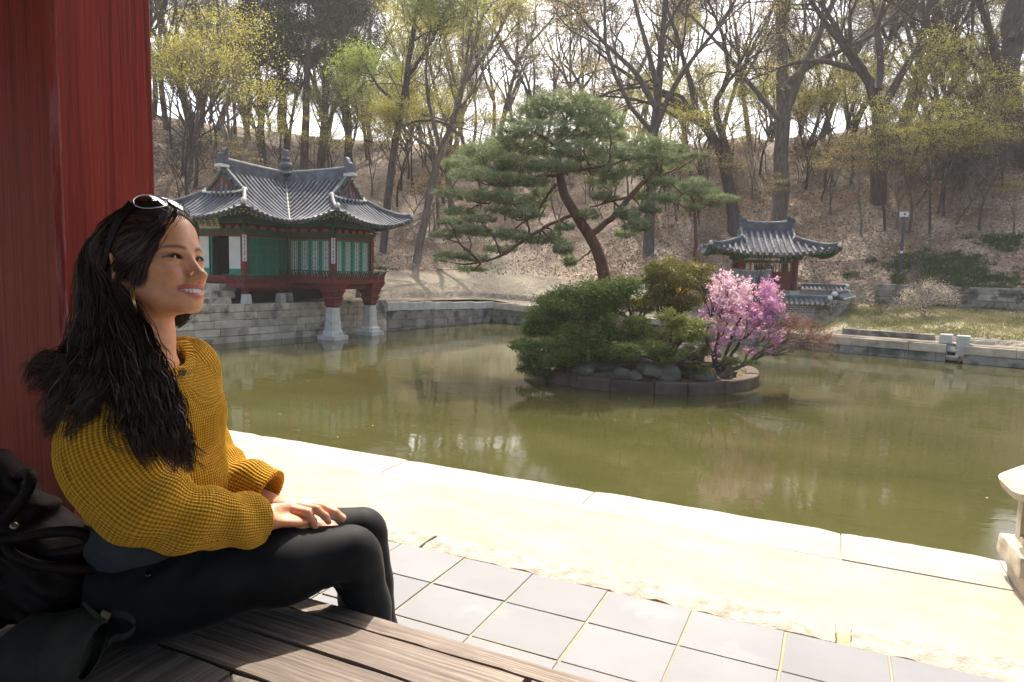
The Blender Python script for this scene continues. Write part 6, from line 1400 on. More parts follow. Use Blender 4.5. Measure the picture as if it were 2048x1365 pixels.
def body_sdf(P):
    d = head_sdf(P); nk = chain(P, NK, [.048, .0445, .052], .02)
    nk = sm(nk, cps(P, hw((-.018, 0, -.09)), NB+np.array([.035, .0, .02]), .020, .016), .03)
    nk = sm(nk, cps(P, hw((-.022, -.050, -.045)), NB+np.array([.045, -.010, -.015]), .011, .008), .012)
    d = sm(d, nk, .020)
    return sm(d, cps(P, V(250, 790, 1.30), V(370, 775, 1.46), .05, .05), .04)

# clothes: chains with a twist-free frame give the knitting its direction
class Sleeve:
    def __init__(s, pts, rad, R0, ref):
        s.p, s.r = smooth_line(pts, rad, 22); s.p[1:-1] = (s.p[1:-1]*2+s.p[2:]+s.p[:-2])/4; s.R0 = R0; T = np.gradient(s.p, axis=0); T /= np.linalg.norm(T, axis=1, keepdims=True); b = np.array(ref, float); s.B = []
        for t in T: b = b-(b@t)*t; b /= np.linalg.norm(b); s.B.append(b.copy())
        s.B = np.array(s.B); s.T = T; s.Cx = np.cross(T, s.B); s.len = np.concatenate([[0], np.cumsum(np.linalg.norm(np.diff(s.p, axis=0), axis=1))])
    def ev(s, P):
        n = len(s.p)-1; o = None; DD = []; UV = []
        for i in range(n):
            d_ = s.p[i+1]-s.p[i]; tr = ((P-s.p[i])@d_)/(d_@d_); t = np.clip(tr, 0, 1); dist = np.linalg.norm(P-s.p[i]-t[:, None]*d_, axis=1)-(s.r[i]+(s.r[i+1]-s.r[i])*t)
            o = dist if o is None else sm(o, dist, .02); te = np.clip(tr, -1.5, 2.5); q = P-s.p[i]-te[:, None]*d_; B = s.B[i]; Cx = s.Cx[i]; cu, su = (q@B), (q@Cx); h = np.hypot(cu, su)+1e-9
            DD.append(dist); UV.append((cu/h, su/h, s.len[i]+te*(s.len[i+1]-s.len[i])))
        DD = np.array(DD); w = np.exp(-(DD-DD.min(0))/.004); w /= w.sum(0); UV = np.array(UV); m = (UV*w[:, None]).sum(0)
        return o, np.arctan2(m[1], m[0])*s.R0, m[2]
SLN = Sleeve([V(244, 765, 1.285), V(214, 850, 1.245), V(216, 930, 1.215), V(266, 1003, 1.205), V(350, 1030, 1.23), V(440, 1044, 1.285), V(520, 1040, 1.345)], [.060, .071, .074, .068, .058, .045, .040], .062, (0, 1, 0))
SLF = Sleeve([V(372, 722, 1.46), V(392, 780, 1.50), V(400, 860, 1.505), V(420, 925, 1.495), V(475, 962, 1.475), V(535, 990, 1.46)], [.052, .044, .042, .044, .042, .048], .05, (0, 1, 0))
TF = np.array([.985, .10, 0]); TF /= np.linalg.norm(TF); TL = np.array([-TF[1], TF[0], 0]); TR = np.stack([TF, TL, [0, 0, 1.]], 1)
TC = [(V(306, 800, 1.385), (.090, .150, .105)), (V(316, 880, 1.38), (.100, .145, .13)), (V(318, 985, 1.375), (.115, .148, .105))]
def torso_d(P, g=0.):
    d = None
    for c, r in TC: e = ell(P, c, np.array(r)+g, TR); d = e if d is None else sm(d, e, .05)
    return sm(d, ell(P, V(335, 835, 1.37), (.058, .115, .055), TR), .045)      # chest
HEMZ = V(262, 1062, 1.30)[2]
def sweater_parts(P):
    dt = torso_d(P); dn, un, vn = SLN.ev(P); df, uf, vf = SLF.ev(P); return dt, dn, un, vn, df, uf, vf
NCK = NB+np.array([.006, .004, .016])
def folds(u, v, s): return .0065*np.sin(v*80+u*16+s)*np.exp(-((v-.30)/.07)**2)+.0045*np.sin(v*70-u*30+s*2)*np.exp(-((v-.42)/.06)**2)+.0028*np.sin(v*36+u*38+s)
def sweater_sdf(P):
    dt, dn, un, vn, df, uf, vf = sweater_parts(P); dn = dn+folds(un, vn, 0)*.9; df = df+folds(uf, vf, 2.)*.8
    q = P-TC[2][0]; dt = dt+.004*np.sin(P[:, 2]*55+q[:, 1]*30)*np.clip((TC[1][0][2]-P[:, 2])/.1, 0, 1)
    yoke = cps(P, NB-[.01, 0, .052], V(235, 785, 1.285), .052, .058); yoke = sm(yoke, cps(P, NB-[.01, 0, .052], V(384, 728, 1.47), .046, .05), .03); dt = sm(dt, yoke, .035)
    dt = np.maximum(dt, HEMZ-P[:, 2]+.006*np.sin(P[:, 1]*40))
    # sleeves end at the cuffs
    for S, nm in ((SLN, 0), (SLF, 1)):
        e = S.p[-1]; t = S.T[-1]; cut = (P-e)@t-.004; inner = np.maximum(np.linalg.norm((P-e)-((P-e)@t)[:, None]*t, axis=1)-(S.r[-1]-.006), -.05-(P-e)@t)
        if nm == 0: dn = np.maximum(np.maximum(dn, cut), -inner)
        else: df = np.maximum(np.maximum(df, cut), -inner)
    d = sm(dt, dn, .012); d = sm(d, df, .012)
    # collar band and neck opening
    up_ = np.array([.42, -.22, .88]); up_ /= np.linalg.norm(up_); h = (P-NCK)@up_; rr = np.linalg.norm((P-NCK)-h[:, None]*up_, axis=1)
    hs = h-(.006+.12*0); d = sm(d, np.sqrt((rr-.066)**2+np.maximum(np.abs(h+.012)-.014, 0)**2)-.0065, .010); d = np.maximum(d, -np.maximum(rr-.0585, -.035-h))
    return d
def knit_uv(P):
    dt, dn, un, vn, df, uf, vf = sweater_parts(P); q = P-TC[1][0]; a = np.arctan2(q@TL, q@TF); ut = a*.135; vt = -P[:, 2]*1.0
    w = np.argmin(np.stack([dt+.004, dn, df], 1), 1); u = np.choose(w, [ut, un, uf]); v = np.choose(w, [vt, vn, vf])
    h = (P-NCK)[:, 2]; rr = np.linalg.norm((P-NCK)[:, :2], axis=1); col = (rr < .078) & (np.abs(h+.01) < .05); aa = np.arctan2((P-NCK)[:, 1], (P-NCK)[:, 0]); u = np.where(col, aa*.07, u); v = np.where(col, h, v)
    return u, v, w
def M_knit():
    m, n, b = newmat('mustard_rib_knit'); uv = nd(n, 'UVMap'); sp = nd(n, 'SeparateXYZ'); n.links.new(uv.outputs[0], sp.inputs[0])
    nz = tex(n, 'noise', 45, detail=3); w = math_(n, 'MULTIPLY', math_(n, 'SUBTRACT', nz.outputs[0], .5), .0022)
    U = math_(n, 'ADD', sp.outputs[0], w); Vv = math_(n, 'ADD', sp.outputs[1], w); PU, PV = .0064, .0052
    ru = math_(n, 'SINE', math_(n, 'MULTIPLY', U, 2*math.pi/PU)); a = math_(n, 'MULTIPLY', ru, .5)
    rv = math_(n, 'SINE', math_(n, 'ADD', math_(n, 'MULTIPLY', Vv, 2*math.pi/PV), math_(n, 'MULTIPLY', math_(n, 'ABSOLUTE', ru), 1.6)))
    h = math_(n, 'ADD', a, math_(n, 'MULTIPLY', rv, .32))
    hole = math_(n, 'MULTIPLY', math_(n, 'SMOOTH_MIN', math_(n, 'SUBTRACT', math_(n, 'MULTIPLY', ru, -1), .35), math_(n, 'SUBTRACT', math_(n, 'MULTIPLY', rv, -1), .0), .2), 2.2)
    hole = ramp(n, hole, [(.05, (0, 0, 0)), (.75, (1, 1, 1))])
    t = tex(n, 'noise', 9, detail=4); c = ramp(n, t.outputs[0], [(.3, (.70, .385, .030)), (.7, (.80, .46, .045))])
    lo = ramp(n, h, [(.0, (0, 0, 0)), (.45, (1, 1, 1))]); c = mixc(n, lo, (.50, .235, .014), c); c = mixc(n, hole, c, (.24, .10, .008))  # grooves and holes between stitches carry their shade in the colour
    n.links.new(c, b.inputs['Base Color']); b.inputs['Roughness'].default_value = .9; b.inputs['Specular IOR Level'].default_value = .12; b.inputs['Sheen Weight'].default_value = .25; b.inputs['Sheen Tint'].default_value = (1, .8, .35, 1)
    bump(n, b, h, .9, .0022); return m

per = thing('person', 'woman in a mustard knit sweater and black leggings seated against the red pillar', 'person', (-1.15, .95, 2.38))
# ---- body
mb = MB(); v, q = nets(body_sdf, (-1.40, .78, 2.78), (-1.03, 1.14, 3.23), .0017); L = hl(v); y = np.abs(L[:, 1]); x, z = L[:, 0], L[:, 2]
base = np.array([.66, .335, .185]); c = np.tile(base, (len(v), 1)); g = lambda dx, dy, dz: np.exp(-(dx**2+dy**2+dz**2))
def blend(c, w, col): w = np.clip(w, 0, 1)[:, None]; return c*(1-w)+np.array(col)*w
c = blend(c, .40*g((x-.075)/.03, (y-.036)/.022, (z+.036)/.018), (.58, .21, .13)); c = blend(c, .35*g((x-.095)/.012, (y-.013)/.006, (z+.050)/.010), (.50, .20, .12)); c = blend(c, .25*g((x-.11)/.015, y/.012, (z+.042)/.010), (.58, .23, .15)); c = blend(c, .45*g((x+.026)/.02, (y-.072)/.012, (z+.006)/.035), (.60, .20, .13))
zc = -.0715+.0065*(y/.031)**2; lipu = (1/(1+np.exp(-((.0315-y)/.0012))))*np.exp(-((z-(zc+.0062*(1-(y/.033)**2)))/.0046)**4); lipl = (1/(1+np.exp(-((.0310-y)/.0012))))*np.exp(-((z-(zc-.0098*(1-(y/.032)**2)))/.0062)**4)
c = blend(c, np.where(x > .07, lipu*.85, 0), (.43, .115, .105)); c = blend(c, np.where(x > .07, lipl*.85, 0), (.52, .135, .125))
zb = .0085+.0045*np.sin(np.clip((y-.010)/.040, 0, 1)*2.6)-.03*np.clip(y-.040, 0, 1); br = np.exp(-((z-zb)/(.0034-.03*np.clip(y-.02, 0, .04)))**2)*(1/(1+np.exp(-(y-.0105)/.0016)))*(1/(1+np.exp((y-.050)/.0025))); c = blend(c, np.where(x > .04, br*.85, 0), (.035, .018, .012))
zl = -.0072+.0022*(1-((y-.030)/.0145)**2)+(y-.030)*.05; hh = .0040*np.sqrt(np.clip(1-((y-.030)/.0138)**2, 0, 1)); up_l = np.exp(-((z-(zl+hh+.0006))/.0018)**2)*(np.abs(y-.0315) < .0175); lo_l = np.exp(-((z-(zl-hh))/.0011)**2)*(np.abs(y-.030) < .0145)
c = blend(c, np.where(x > .05, up_l*.97, 0), (.012, .007, .006)); c = blend(c, np.where(x > .05, lo_l*.6, 0), (.05, .022, .016)); c = blend(c, np.where(x > .05, .62*g(0, (y-.032)/.017, (z+.004)/.0070), 0), (.16, .065, .04))
gapm = (np.abs(z-(zc-.0012)) < .0046*np.clip(1-(y/.0285)**2, 0, 1)) & (y < .028) & (x > .05) & (x < .1); c[gapm] = (.10, .02, .018)
mb.add(v, q=q, c=c); v, q = nets(arms_sdf, np.min([RW, LW, RK, V(400, 1050, 1.28), V(440, 950, 1.5)], 0)-.07, np.max([RW, LW, RK, LK, V(440, 950, 1.5), RF[0][3]], 0)+.08, .0019)
c = np.tile(base*np.array([1.04, .98, .98]), (len(v), 1))
for F in RF+LF:
    for k in (1, 2): c = blend(c, .4*np.exp(-(np.linalg.norm(v-F[k], axis=1)/.011)**2), (.55, .22, .15))
    tip = F[3]; dr = F[3]-F[2]; dr /= np.linalg.norm(dr); nm_ = np.array([0, 0, 1.])-dr*dr[2]; nm_ /= np.linalg.norm(nm_); nail = np.linalg.norm(v-(tip+nm_*.0055-dr*.001), axis=1); c = blend(c, (nail < .0052)*.55, (.68, .42, .34))
mb.add(v, q=q, c=c)
def M_skin():
    m, n, b = newmat('warm_skin'); a = nd(n, 'Attribute', attribute_name='col'); t = tex(n, 'noise', 60, detail=6); t0 = tex(n, 'noise', 900, detail=2)
    c = mixc(n, 1., a.outputs[0], ramp(n, t.outputs[0], [(.3, (.87, .83, .80)), (.7, (1.06, 1.06, 1.07))]), 'MULTIPLY'); n.links.new(c, b.inputs['Base Color'])
    b.inputs['Roughness'].default_value = .46; b.inputs['Specular IOR Level'].default_value = .4; b.inputs['Subsurface Weight'].default_value = .18; b.inputs['Subsurface Radius'].default_value = (1., .35, .2); b.inputs['Subsurface Scale'].default_value = .008
    bump(n, b, t0.outputs[0], .12, .0006); return m
mb.build('body', M_skin(), per, smooth=True, color=True)
# eyes and teeth
def M_eye():
    m, n, b = newmat('eye'); a = nd(n, 'Attribute', attribute_name='col'); n.links.new(a.outputs[0], b.inputs['Base Color']); b.inputs['Roughness'].default_value = .08; b.inputs['Coat Weight'].default_value = .6; return m
ME = M_eye(); gaze = hw((.0, 0, 0))*0+HR@np.array([.97, -.10, -.16]); gaze /= np.linalg.norm(gaze)
for s in (1, -1):
    mb = MB(); cc = hw((.0706, .0303*s, -.0066)); th = np.linspace(0, math.pi, 40); ph = np.linspace(0, 2*math.pi, 49)[:-1]; e1 = np.cross(gaze, [0, 0, 1]); e1 /= np.linalg.norm(e1); e2 = np.cross(e1, gaze)
    ring = [[cc+.0122*(gaze*math.cos(t)*(1.03 if t < .45 else 1)+(e1*math.cos(p)+e2*math.sin(p))*math.sin(t)) for p in ph] for t in th]
    col = np.array([[(.006, .005, .005) if t < .24 else ((.055, .025, .012) if t < .52 else ((.03, .015, .01) if t < .58 else (.17, .14, .13)))]*48 for t in th]).reshape(-1, 3)
    mb.loft(ring, cap=False, c=col); mb.build('eye', ME, per, smooth=True, color=True)
mb = MB()
for i in range(-5, 6):
    if i == 0: continue
    y0 = (abs(i)-.5)*.0066*np.sign(i)*(.98); w = .0068 if abs(i) < 2 else .0066; xx = .0920-.0195*(y0/.031)**2-.0012; zt_ = -.0715+.0065*(y0/.031)**2; ang = math.atan(-2*.0195*y0/.031**2)
    t_ = []
    for zz, k in ((.0062, .92), (.003, 1), (-.0022, 1), (-.0042, .8)): t_.append([hw((xx+dx*math.cos(0)-abs(dy)*0, y0+dy*w*k, zt_+zz)) for dx, dy in ((-.004, -.5), (.0004, -.48), (.0012, 0), (.0004, .48), (-.004, .5))])
    mb.loft(t_)
bk = [[hw((.0920-.0195*(yy/.031)**2-.0022, yy, -.0715+.0065*(yy/.031)**2+zz)) for zz in (.0062, -.0040)] for yy in np.linspace(-.029, .029, 24)]
mb.add(np.array(bk).reshape(-1, 3), q=grid_faces(24, 2))
mt, n_, b_ = newmat('teeth'); b_.inputs['Base Color'].default_value = (.74, .70, .64, 1); b_.inputs['Roughness'].default_value = .18
mb.build('teeth', mt, per, smooth=False)
# ---- sweater
mb = MB(); v, q = nets(sweater_sdf, (-1.46, .62, 2.42), (-.86, 1.24, 2.97), .0024); u_, v_, w_ = knit_uv(v)
e1 = v[q[:, 1]]-v[q[:, 0]]; e2 = v[q[:, 3]]-v[q[:, 0]]; fn = np.cross(e1, e2); nrm_ = np.zeros_like(v)
for k in range(4): np.add.at(nrm_, q[:, k], fn)
nrm_ /= np.linalg.norm(nrm_, axis=1, keepdims=True)+1e-12; big = np.clip(1-np.abs(u_)/9, 0, 1)
v = v+nrm_*(.0007*np.sin(u_*2*math.pi/.0064)*big)[:, None]
mb.add(v, q=q, uv=np.stack([u_, v_], 1)); mb.build('sweater', M_knit(), per, smooth=True, uvs=True)
# ---- undershirt and leggings
def under_sdf(P): return sm(ell(P, V(322, 1050, 1.375), (.108, .150, .10), TR), ell(P, V(315, 960, 1.375), (.095, .13, .12), TR), .03)
mb = MB(); v, q = nets(under_sdf, (-1.50, .76, 2.40), (-1.06, 1.14, 2.85), .004); mb.add(v, q=q); mb.build('undershirt', M_plain('dark_grey_jersey', (.045, .05, .055), .9, .15, 30, .1, 200, .2, .002), per, smooth=True)
NL = [V(292, 1172, 1.325), V(410, 1152, 1.36), V(560, 1133, 1.41), V(700, 1104, 1.465)]; nk_ = NL[-1]; NS = [nk_+[.004, .018, -.02], nk_+[.012, .036, -.13], nk_+[.022, .045, -.26], nk_+[.02, .05, -.44]]
FL = [V(330, 1135, 1.52), V(460, 1105, 1.55), V(600, 1080, 1.585), V(722, 1062, 1.62)]; fk_ = FL[-1]; FS = [fk_+[.004, .010, -.02], fk_+[.012, .02, -.13], fk_+[.02, .03, -.26], fk_+[.02, .04, -.45]]
def legs_sdf(P):
    n1 = chain(P, NL, [.088, .084, .073, .0565], .03); n2 = chain(P, NS, [.053, .052, .054, .033], .02); a = sm(n1, n2, .022)
    f1 = chain(P, FL, [.088, .083, .070, .055], .03); f2 = chain(P, FS, [.052, .051, .052, .033], .02); b = sm(f1, f2, .022)
    pl = sm(ell(P, V(340, 1168, 1.385), (.120, .165, .090), TR), ell(P, V(334, 1122, 1.38), (.110, .155, .055), TR), .02); d = sm(sm(a, b, .012), pl, .04)
    d = d+.0026*np.sin(P[:, 2]*170+P[:, 0]*100)*np.exp(-(np.linalg.norm(P-(nk_+[-.04, -.03, -.06]), axis=1)/.055)**2)+.0028*np.sin(P[:, 0]*130-P[:, 2]*70)*np.exp(-(np.linalg.norm(P-V(330, 1130, 1.29), axis=1)/.09)**2)+.001*np.sin(P[:, 2]*60+P[:, 0]*50)
    return np.maximum(d, 2.3815-P[:, 2]+np.where(P[:, 1] > 1.126, -9, 0))
mb = MB(); v, q = nets(legs_sdf, (-1.46, .72, 2.0), (-.74, 1.46, 2.66), .0046); mb.add(v, q=q)
def M_legs():
    m, n, b = newmat('black_stretch_leggings'); t = tex(n, 'noise', 900, detail=2); t2 = tex(n, 'noise', 30, detail=4); c = ramp(n, t2.outputs[0], [(.3, (.004, .0043, .0046)), (.7, (.007, .0074, .0078))]); n.links.new(c, b.inputs['Base Color'])
    b.inputs['Roughness'].default_value = .7; b.inputs['Specular IOR Level'].default_value = .2; b.inputs['Sheen Weight'].default_value = .06; b.inputs['Sheen Roughness'].default_value = .35; bump(n, b, t.outputs[0], .25, .0008); return m
mb.build('leggings', M_legs(), per, smooth=True)
for nm, kk in (('foot', NS[3]), ('foot', FS[3])):
    mb = MB(); v, q = nets(lambda P, kk=kk: np.maximum(sm(sm(ell(P, (kk[0]+.055, kk[1]+.03, 1.945), (.125, .045, .038), rotm('z', 20)), ell(P, (kk[0], kk[1], 1.955), (.05, .042, .05)), .02), cps(P, kk, (kk[0], kk[1], 1.97), .036, .038), .02), 1.9035-P[:, 2]), np.array([kk[0]-.09, kk[1]-.09, 1.88]), np.array([kk[0]+.21, kk[1]+.17, 2.1]), .005); mb.add(v, q=q); mb.build('shoe', MAT['dark'], per, smooth=True)
for px, py, c0 in ((290, 1116, (.3, .3, .5)), (296, 1150, (.05, .05, .06))):
    p = V(px, py, 1.0); d = ray(px, py); t = 1.1; 
    for _ in range(60): t += float(legs_sdf((CC+d*t)[None])[0])*.8
    p = CC+d*t; mb = MB(); mb.lathe([(0, .0025), (.004, .002), (.0055, 0), (.0055, -.002)], (0, 0, 0), 14); mm = mb.v[0]; nn = -d/np.linalg.norm(d); a1 = np.cross(nn, [0, 0, 1]); a1 /= np.linalg.norm(a1); mb.v[0] = mm@np.stack([a1, np.cross(nn, a1), nn])+p; mb.build('rivet', M_plain('rivet_metal', c0, .25, .1, metal=1.), per, smooth=True)

# ---- hair: locks of fine strands over a dark base
def body_all(P): return np.minimum(np.minimum(head_sdf(P), sweater_sdf(P)), chain(P, NK, [.048, .0445, .052], .02))
def hit(px, py, f=body_all, t0=.9, t1=1.75):
    d = ray(px, py); t = t0
    for _ in range(70):
        s_ = float(f((CC+d*t)[None])[0]); t += s_*.8
        if s_ < .0006: return t
        if t > t1: return None
    return None
def hv(px, py, dep=None, off=.014):
    t = hit(px, py); 
    if t is None: t = dep if dep is not None else 1.3
    elif dep is not None: t = min(t-off, dep) if dep < t else t-off
    else: t = t-off
    return V(px, py, t)
def sc_pt(x, y, z, g=.005):
    """point pushed out to the scalp surface"""
    c = np.array([-.005, 0, .02]); d = np.array([x, y, z])-c; d /= np.linalg.norm(d); lo, hi = .02, .16
    for _ in range(22):
        m = (lo+hi)/2
        if head_sdf(hw(c+d*m)[None])[0] < 0: lo = m
        else: hi = m
    return hw(c+d*(lo+g))
rng = np.random.RandomState(91)
S = sc_pt
def head_grow(Q):
    d = ell(Q, (-.014, 0, .030), (.0975, .0785, .0885)); return sm(d, ell(Q, (.024, 0, .040), (.0625, .0655, .066)), .03)
NEAR = [  # root path on the scalp (local), then pixels with distance; radius of the lock at start / middle / end; wave size
 ([S(.074, -.006, .070), S(.045, -.020, .100), S(-.005, -.035, .106), S(-.055, -.045, .075), S(-.085, -.040, .030, .010)], [(205, 620, 1.33), (186, 700, 1.27), (160, 770, 1.22), (120, 815, 1.20), (92, 858, 1.19)], (.012, .030, .016)),
 ([S(.072, -.022, .066), S(.045, -.036, .092), S(0, -.052, .092), S(-.048, -.060, .060), S(-.078, -.052, .015, .012)], [(200, 640, 1.30), (175, 710, 1.25), (135, 755, 1.21), (90, 765, 1.20), (58, 775, 1.20)], (.014, .028, .014)),
 ([S(.066, -.036, .056), S(.040, -.052, .076), S(.0, -.066, .072), S(-.045, -.068, .040), S(-.066, -.060, .0, .012)], [(212, 650, 1.28), (205, 730, 1.23), (190, 800, 1.20), (150, 845, 1.19), (125, 868, 1.19)], (.013, .028, .012)),
 ([S(.058, -.047, .040), S(.030, -.062, .058), S(-.005, -.074, .048), S(-.040, -.074, .018), S(-.055, -.066, -.020, .014)], [(236, 640, 1.28), (256, 720, 1.23), (282, 800, 1.20), (305, 860, 1.19), (325, 915, 1.18)], (.012, .026, .012)),
 ([S(.054, -.053, .024), S(.026, -.068, .036), S(-.004, -.078, .026), S(-.036, -.080, 0., .008), S(-.045, -.070, -.035, .014)], [(252, 640, 1.27), (285, 720, 1.22), (318, 790, 1.20), (345, 860, 1.19), (368, 925, 1.19)], (.010, .024, .013)),
 ([S(.070, .012, .072), S(.040, .006, .104), S(-.010, -.004, .114), S(-.062, -.015, .085), S(-.095, -.020, .035, .010)], [(190, 640, 1.36), (165, 720, 1.29), (125, 770, 1.24), (95, 820, 1.22), (80, 850, 1.22)], (.012, .030, .018)),
 ([S(.068, .030, .064), S(.035, .034, .094), S(-.015, .030, .104), S(-.065, .020, .075), S(-.095, .010, .02, .010)], [(195, 660, 1.38), (180, 740, 1.30), (150, 800, 1.24), (125, 840, 1.22)], (.008, .026, .014)),
 ([S(.056, .052, .034), S(.020, .062, .064), S(-.030, .058, .070), S(-.075, .040, .040), S(-.090, .025, -.01, .010)], [(215, 680, 1.42), (215, 760, 1.30), (200, 800, 1.22), (180, 838, 1.20)], (.007, .022, .010)),
 ([S(-.060, -.060, -.010, .006), S(-.050, -.066, -.040, .010)], [(238, 660, 1.27), (262, 740, 1.22), (300, 830, 1.19), (330, 890, 1.18), (352, 945, 1.19)], (.014, .026, .012)),
 ([S(-.070, -.050, 0., .006), S(-.060, -.056, -.040, .012)], [(225, 690, 1.25), (246, 770, 1.21), (268, 840, 1.19), (280, 890, 1.18), (305, 930, 1.18)], (.014, .022, .010)),
 ([S(-.060, -.062, -.020, .006), S(-.048, -.066, -.05, .010)], [(262, 680, 1.26), (305, 760, 1.21), (340, 830, 1.195), (362, 890, 1.19), (378, 945, 1.20)], (.012, .022, .012)),
 ([S(-.075, -.045, 0., .006), S(-.070, -.050, -.040, .012)], [(205, 690, 1.26), (170, 750, 1.22), (140, 790, 1.20), (115, 840, 1.19), (85, 868, 1.19)], (.016, .026, .012)),
 ([S(-.085, -.035, .01, .006), S(-.080, -.040, -.030, .012)], [(180, 690, 1.30), (140, 730, 1.25), (95, 740, 1.22), (62, 738, 1.21), (48, 765, 1.21)], (.014, .022, .012)),
]
base = []; ribs = []
ST = MB(); nps = 28
for gi, (sc_, px_, (r0, r1, r2)) in enumerate(NEAR):
    pts = list(sc_)+[hv(*p) for p in px_]; P, _ = smooth_line(pts, np.ones(len(pts)), nps); P = P.copy(); ns = len(sc_)
    L = np.concatenate([[0], np.cumsum(np.linalg.norm(np.diff(P, axis=0), axis=1))]); tt = L/L[-1]
    tb = np.interp(tt, [0, .25, .6, .85, 1], [r0*.8, (r0+r1)/2 if ns > 3 else r1*.7, r1, r2*1.1, r2*.55]); onsc = np.clip((tt-.30)/.12, 0, 1) if ns > 3 else np.clip((tt-.05)/.1, 0, 1)
    base.append((P[::3], tb[::3]*np.interp(tt[::3], [0, .5, .75, 1], [.5, .42, .3, .05]), onsc[::3]))
    T = np.gradient(P, axis=0); T /= np.linalg.norm(T, axis=1, keepdims=True); Nn = -np.array([CF]*nps); Nn = Nn-(Nn*T).sum(1)[:, None]*T; Nn /= np.linalg.norm(Nn, axis=1, keepdims=True)
    # on the scalp the lock spreads along the skull, not off it
    hc = hw((-.01, 0, .02)); Ns = P-hc; Ns = Ns-(Ns*T).sum(1)[:, None]*T; Ns /= np.linalg.norm(Ns, axis=1, keepdims=True); w_ = (1-onsc)[:, None]; Nn = Nn*(1-w_)+Ns*w_; Nn /= np.linalg.norm(Nn, axis=1, keepdims=True); Sd = np.cross(T, Nn)
    for c_ in range(25):
        a = rng.uniform(0, 2*math.pi); rad = math.sqrt(rng.rand()); ca, sa = math.cos(a)*rad, math.sin(a)*rad; endf = rng.uniform(.72, 1.05); ph, wl, am = rng.uniform(0, 6.3), rng.uniform(.065, .10), rng.uniform(.007, .017)
        ofs = Sd*(ca*tb)[:, None]+Nn*((sa*.75)*tb*(.25+.75*onsc))[:, None]+Nn*(.004*(1-onsc))[:, None]*(1+abs(sa))
        wav = (Sd*(np.sin(L*2*math.pi/wl+ph)*am*np.clip((tt-.35)/.5, 0, 1))[:, None]+Nn*(np.cos(L*2*math.pi/wl+ph*1.3)*am*.7*np.clip((tt-.35)/.5, 0, 1))[:, None])
        Cl = P+ofs+wav; n_s = 27
        o1, o2 = rng.normal(size=(n_s, 1)), rng.normal(size=(n_s, 1)); cr_ = np.interp(tt, [0, .3, .7, 1], [.0055, .0075, .0085, .0040])*rng.uniform(.7, 1.3)
        Q = Cl[None]+Sd[None]*(o1*cr_[None])[..., None]+Nn[None]*(o2*cr_[None]*(.3+.7*onsc[None]))[..., None]
        fz = rng.normal(size=(n_s, 5, 3))*.0022; tf_ = tt*4; i0 = np.minimum(tf_.astype(int), 3); fr_ = (tf_-i0)[None, :, None]; Q = Q+(fz[:, i0]*(1-fr_)+fz[:, i0+1]*fr_)
        if rng.rand() < .16: Q[:, -6:] += (Sd[-6:]*np.linspace(0, rng.uniform(-.03, .03), 6)[:, None])[None]
        if ns > 3:
            kk_ = np.where(tt < .34)[0]; pl = Q[:, kk_].reshape(-1, 3); Lq = hl(pl); Lq2 = np.stack([Lq[:, 0], np.abs(Lq[:, 1]), Lq[:, 2]], 1); dd_ = head_grow(Lq2); nn2 = pl-hc; nn2 /= np.linalg.norm(nn2, axis=1, keepdims=True)
            tg = np.repeat(rng.uniform(.0002, .0035, n_s), len(kk_))*np.tile(np.interp(tt[kk_], [0, .06], [0., 1]), n_s)-np.tile(np.interp(tt[kk_], [0, .05], [.004, 0]), n_s); wgt = np.tile(np.interp(tt[kk_], [0, .24, .34], [1, 1, 0]), n_s); Q[:, kk_] = (pl+nn2*((tg-dd_)*wgt)[:, None]).reshape(n_s, len(kk_), 3)
        # shorten the strands
        es = np.clip(endf*rng.uniform(.9, 1.05, n_s), .5, 1.0); idx = es[:, None]*np.linspace(0, nps-1, nps)[None]; i0 = np.minimum(idx.astype(int), nps-2); fr2 = (idx-i0)[..., None]; ar = np.arange(n_s)[:, None]; Q = Q[ar, i0]*(1-fr2)+Q[ar, i0+1]*fr2
        W_ = .00080*rng.uniform(.5, 1.2, (n_s, 1, 1))*np.interp(tt, [0, .1, .8, 1], [.6, 1, 1, .25])[None, :, None]; d_ = rng.normal(size=(n_s, 1, 3))*.5+Sd[None]; Tq = np.gradient(Q, axis=1); d_ = np.cross(np.cross(Tq, d_), Tq); d_ /= np.linalg.norm(d_, axis=2, keepdims=True)+1e-9
        A, Bq = Q-d_*W_, Q+d_*W_; v_ = np.stack([A, Bq], 2).reshape(n_s, -1, 3); f_ = grid_faces(nps, 2); ST.add(v_.reshape(-1, 3), q=(f_[None]+(np.arange(n_s)*nps*2)[:, None, None]).reshape(-1, 4), c=np.repeat(np.clip(rng.normal(.5, .2, (n_s, 1))+np.zeros((1, 3)), 0, 1), nps*2, axis=0))
def M_hair():
    m, n, b = newmat('dark_brown_hair'); a = nd(n, 'Attribute', attribute_name='col'); c = ramp(n, a.outputs[0], [(0, (.012, .0065, .0045)), (.5, (.034, .017, .011)), (1, (.085, .042, .026))]); n.links.new(c, b.inputs['Base Color'])
    b.inputs['Roughness'].default_value = .48; b.inputs['Specular IOR Level'].default_value = .4; b.inputs['Anisotropic'].default_value = .6; return m
MH = M_hair()
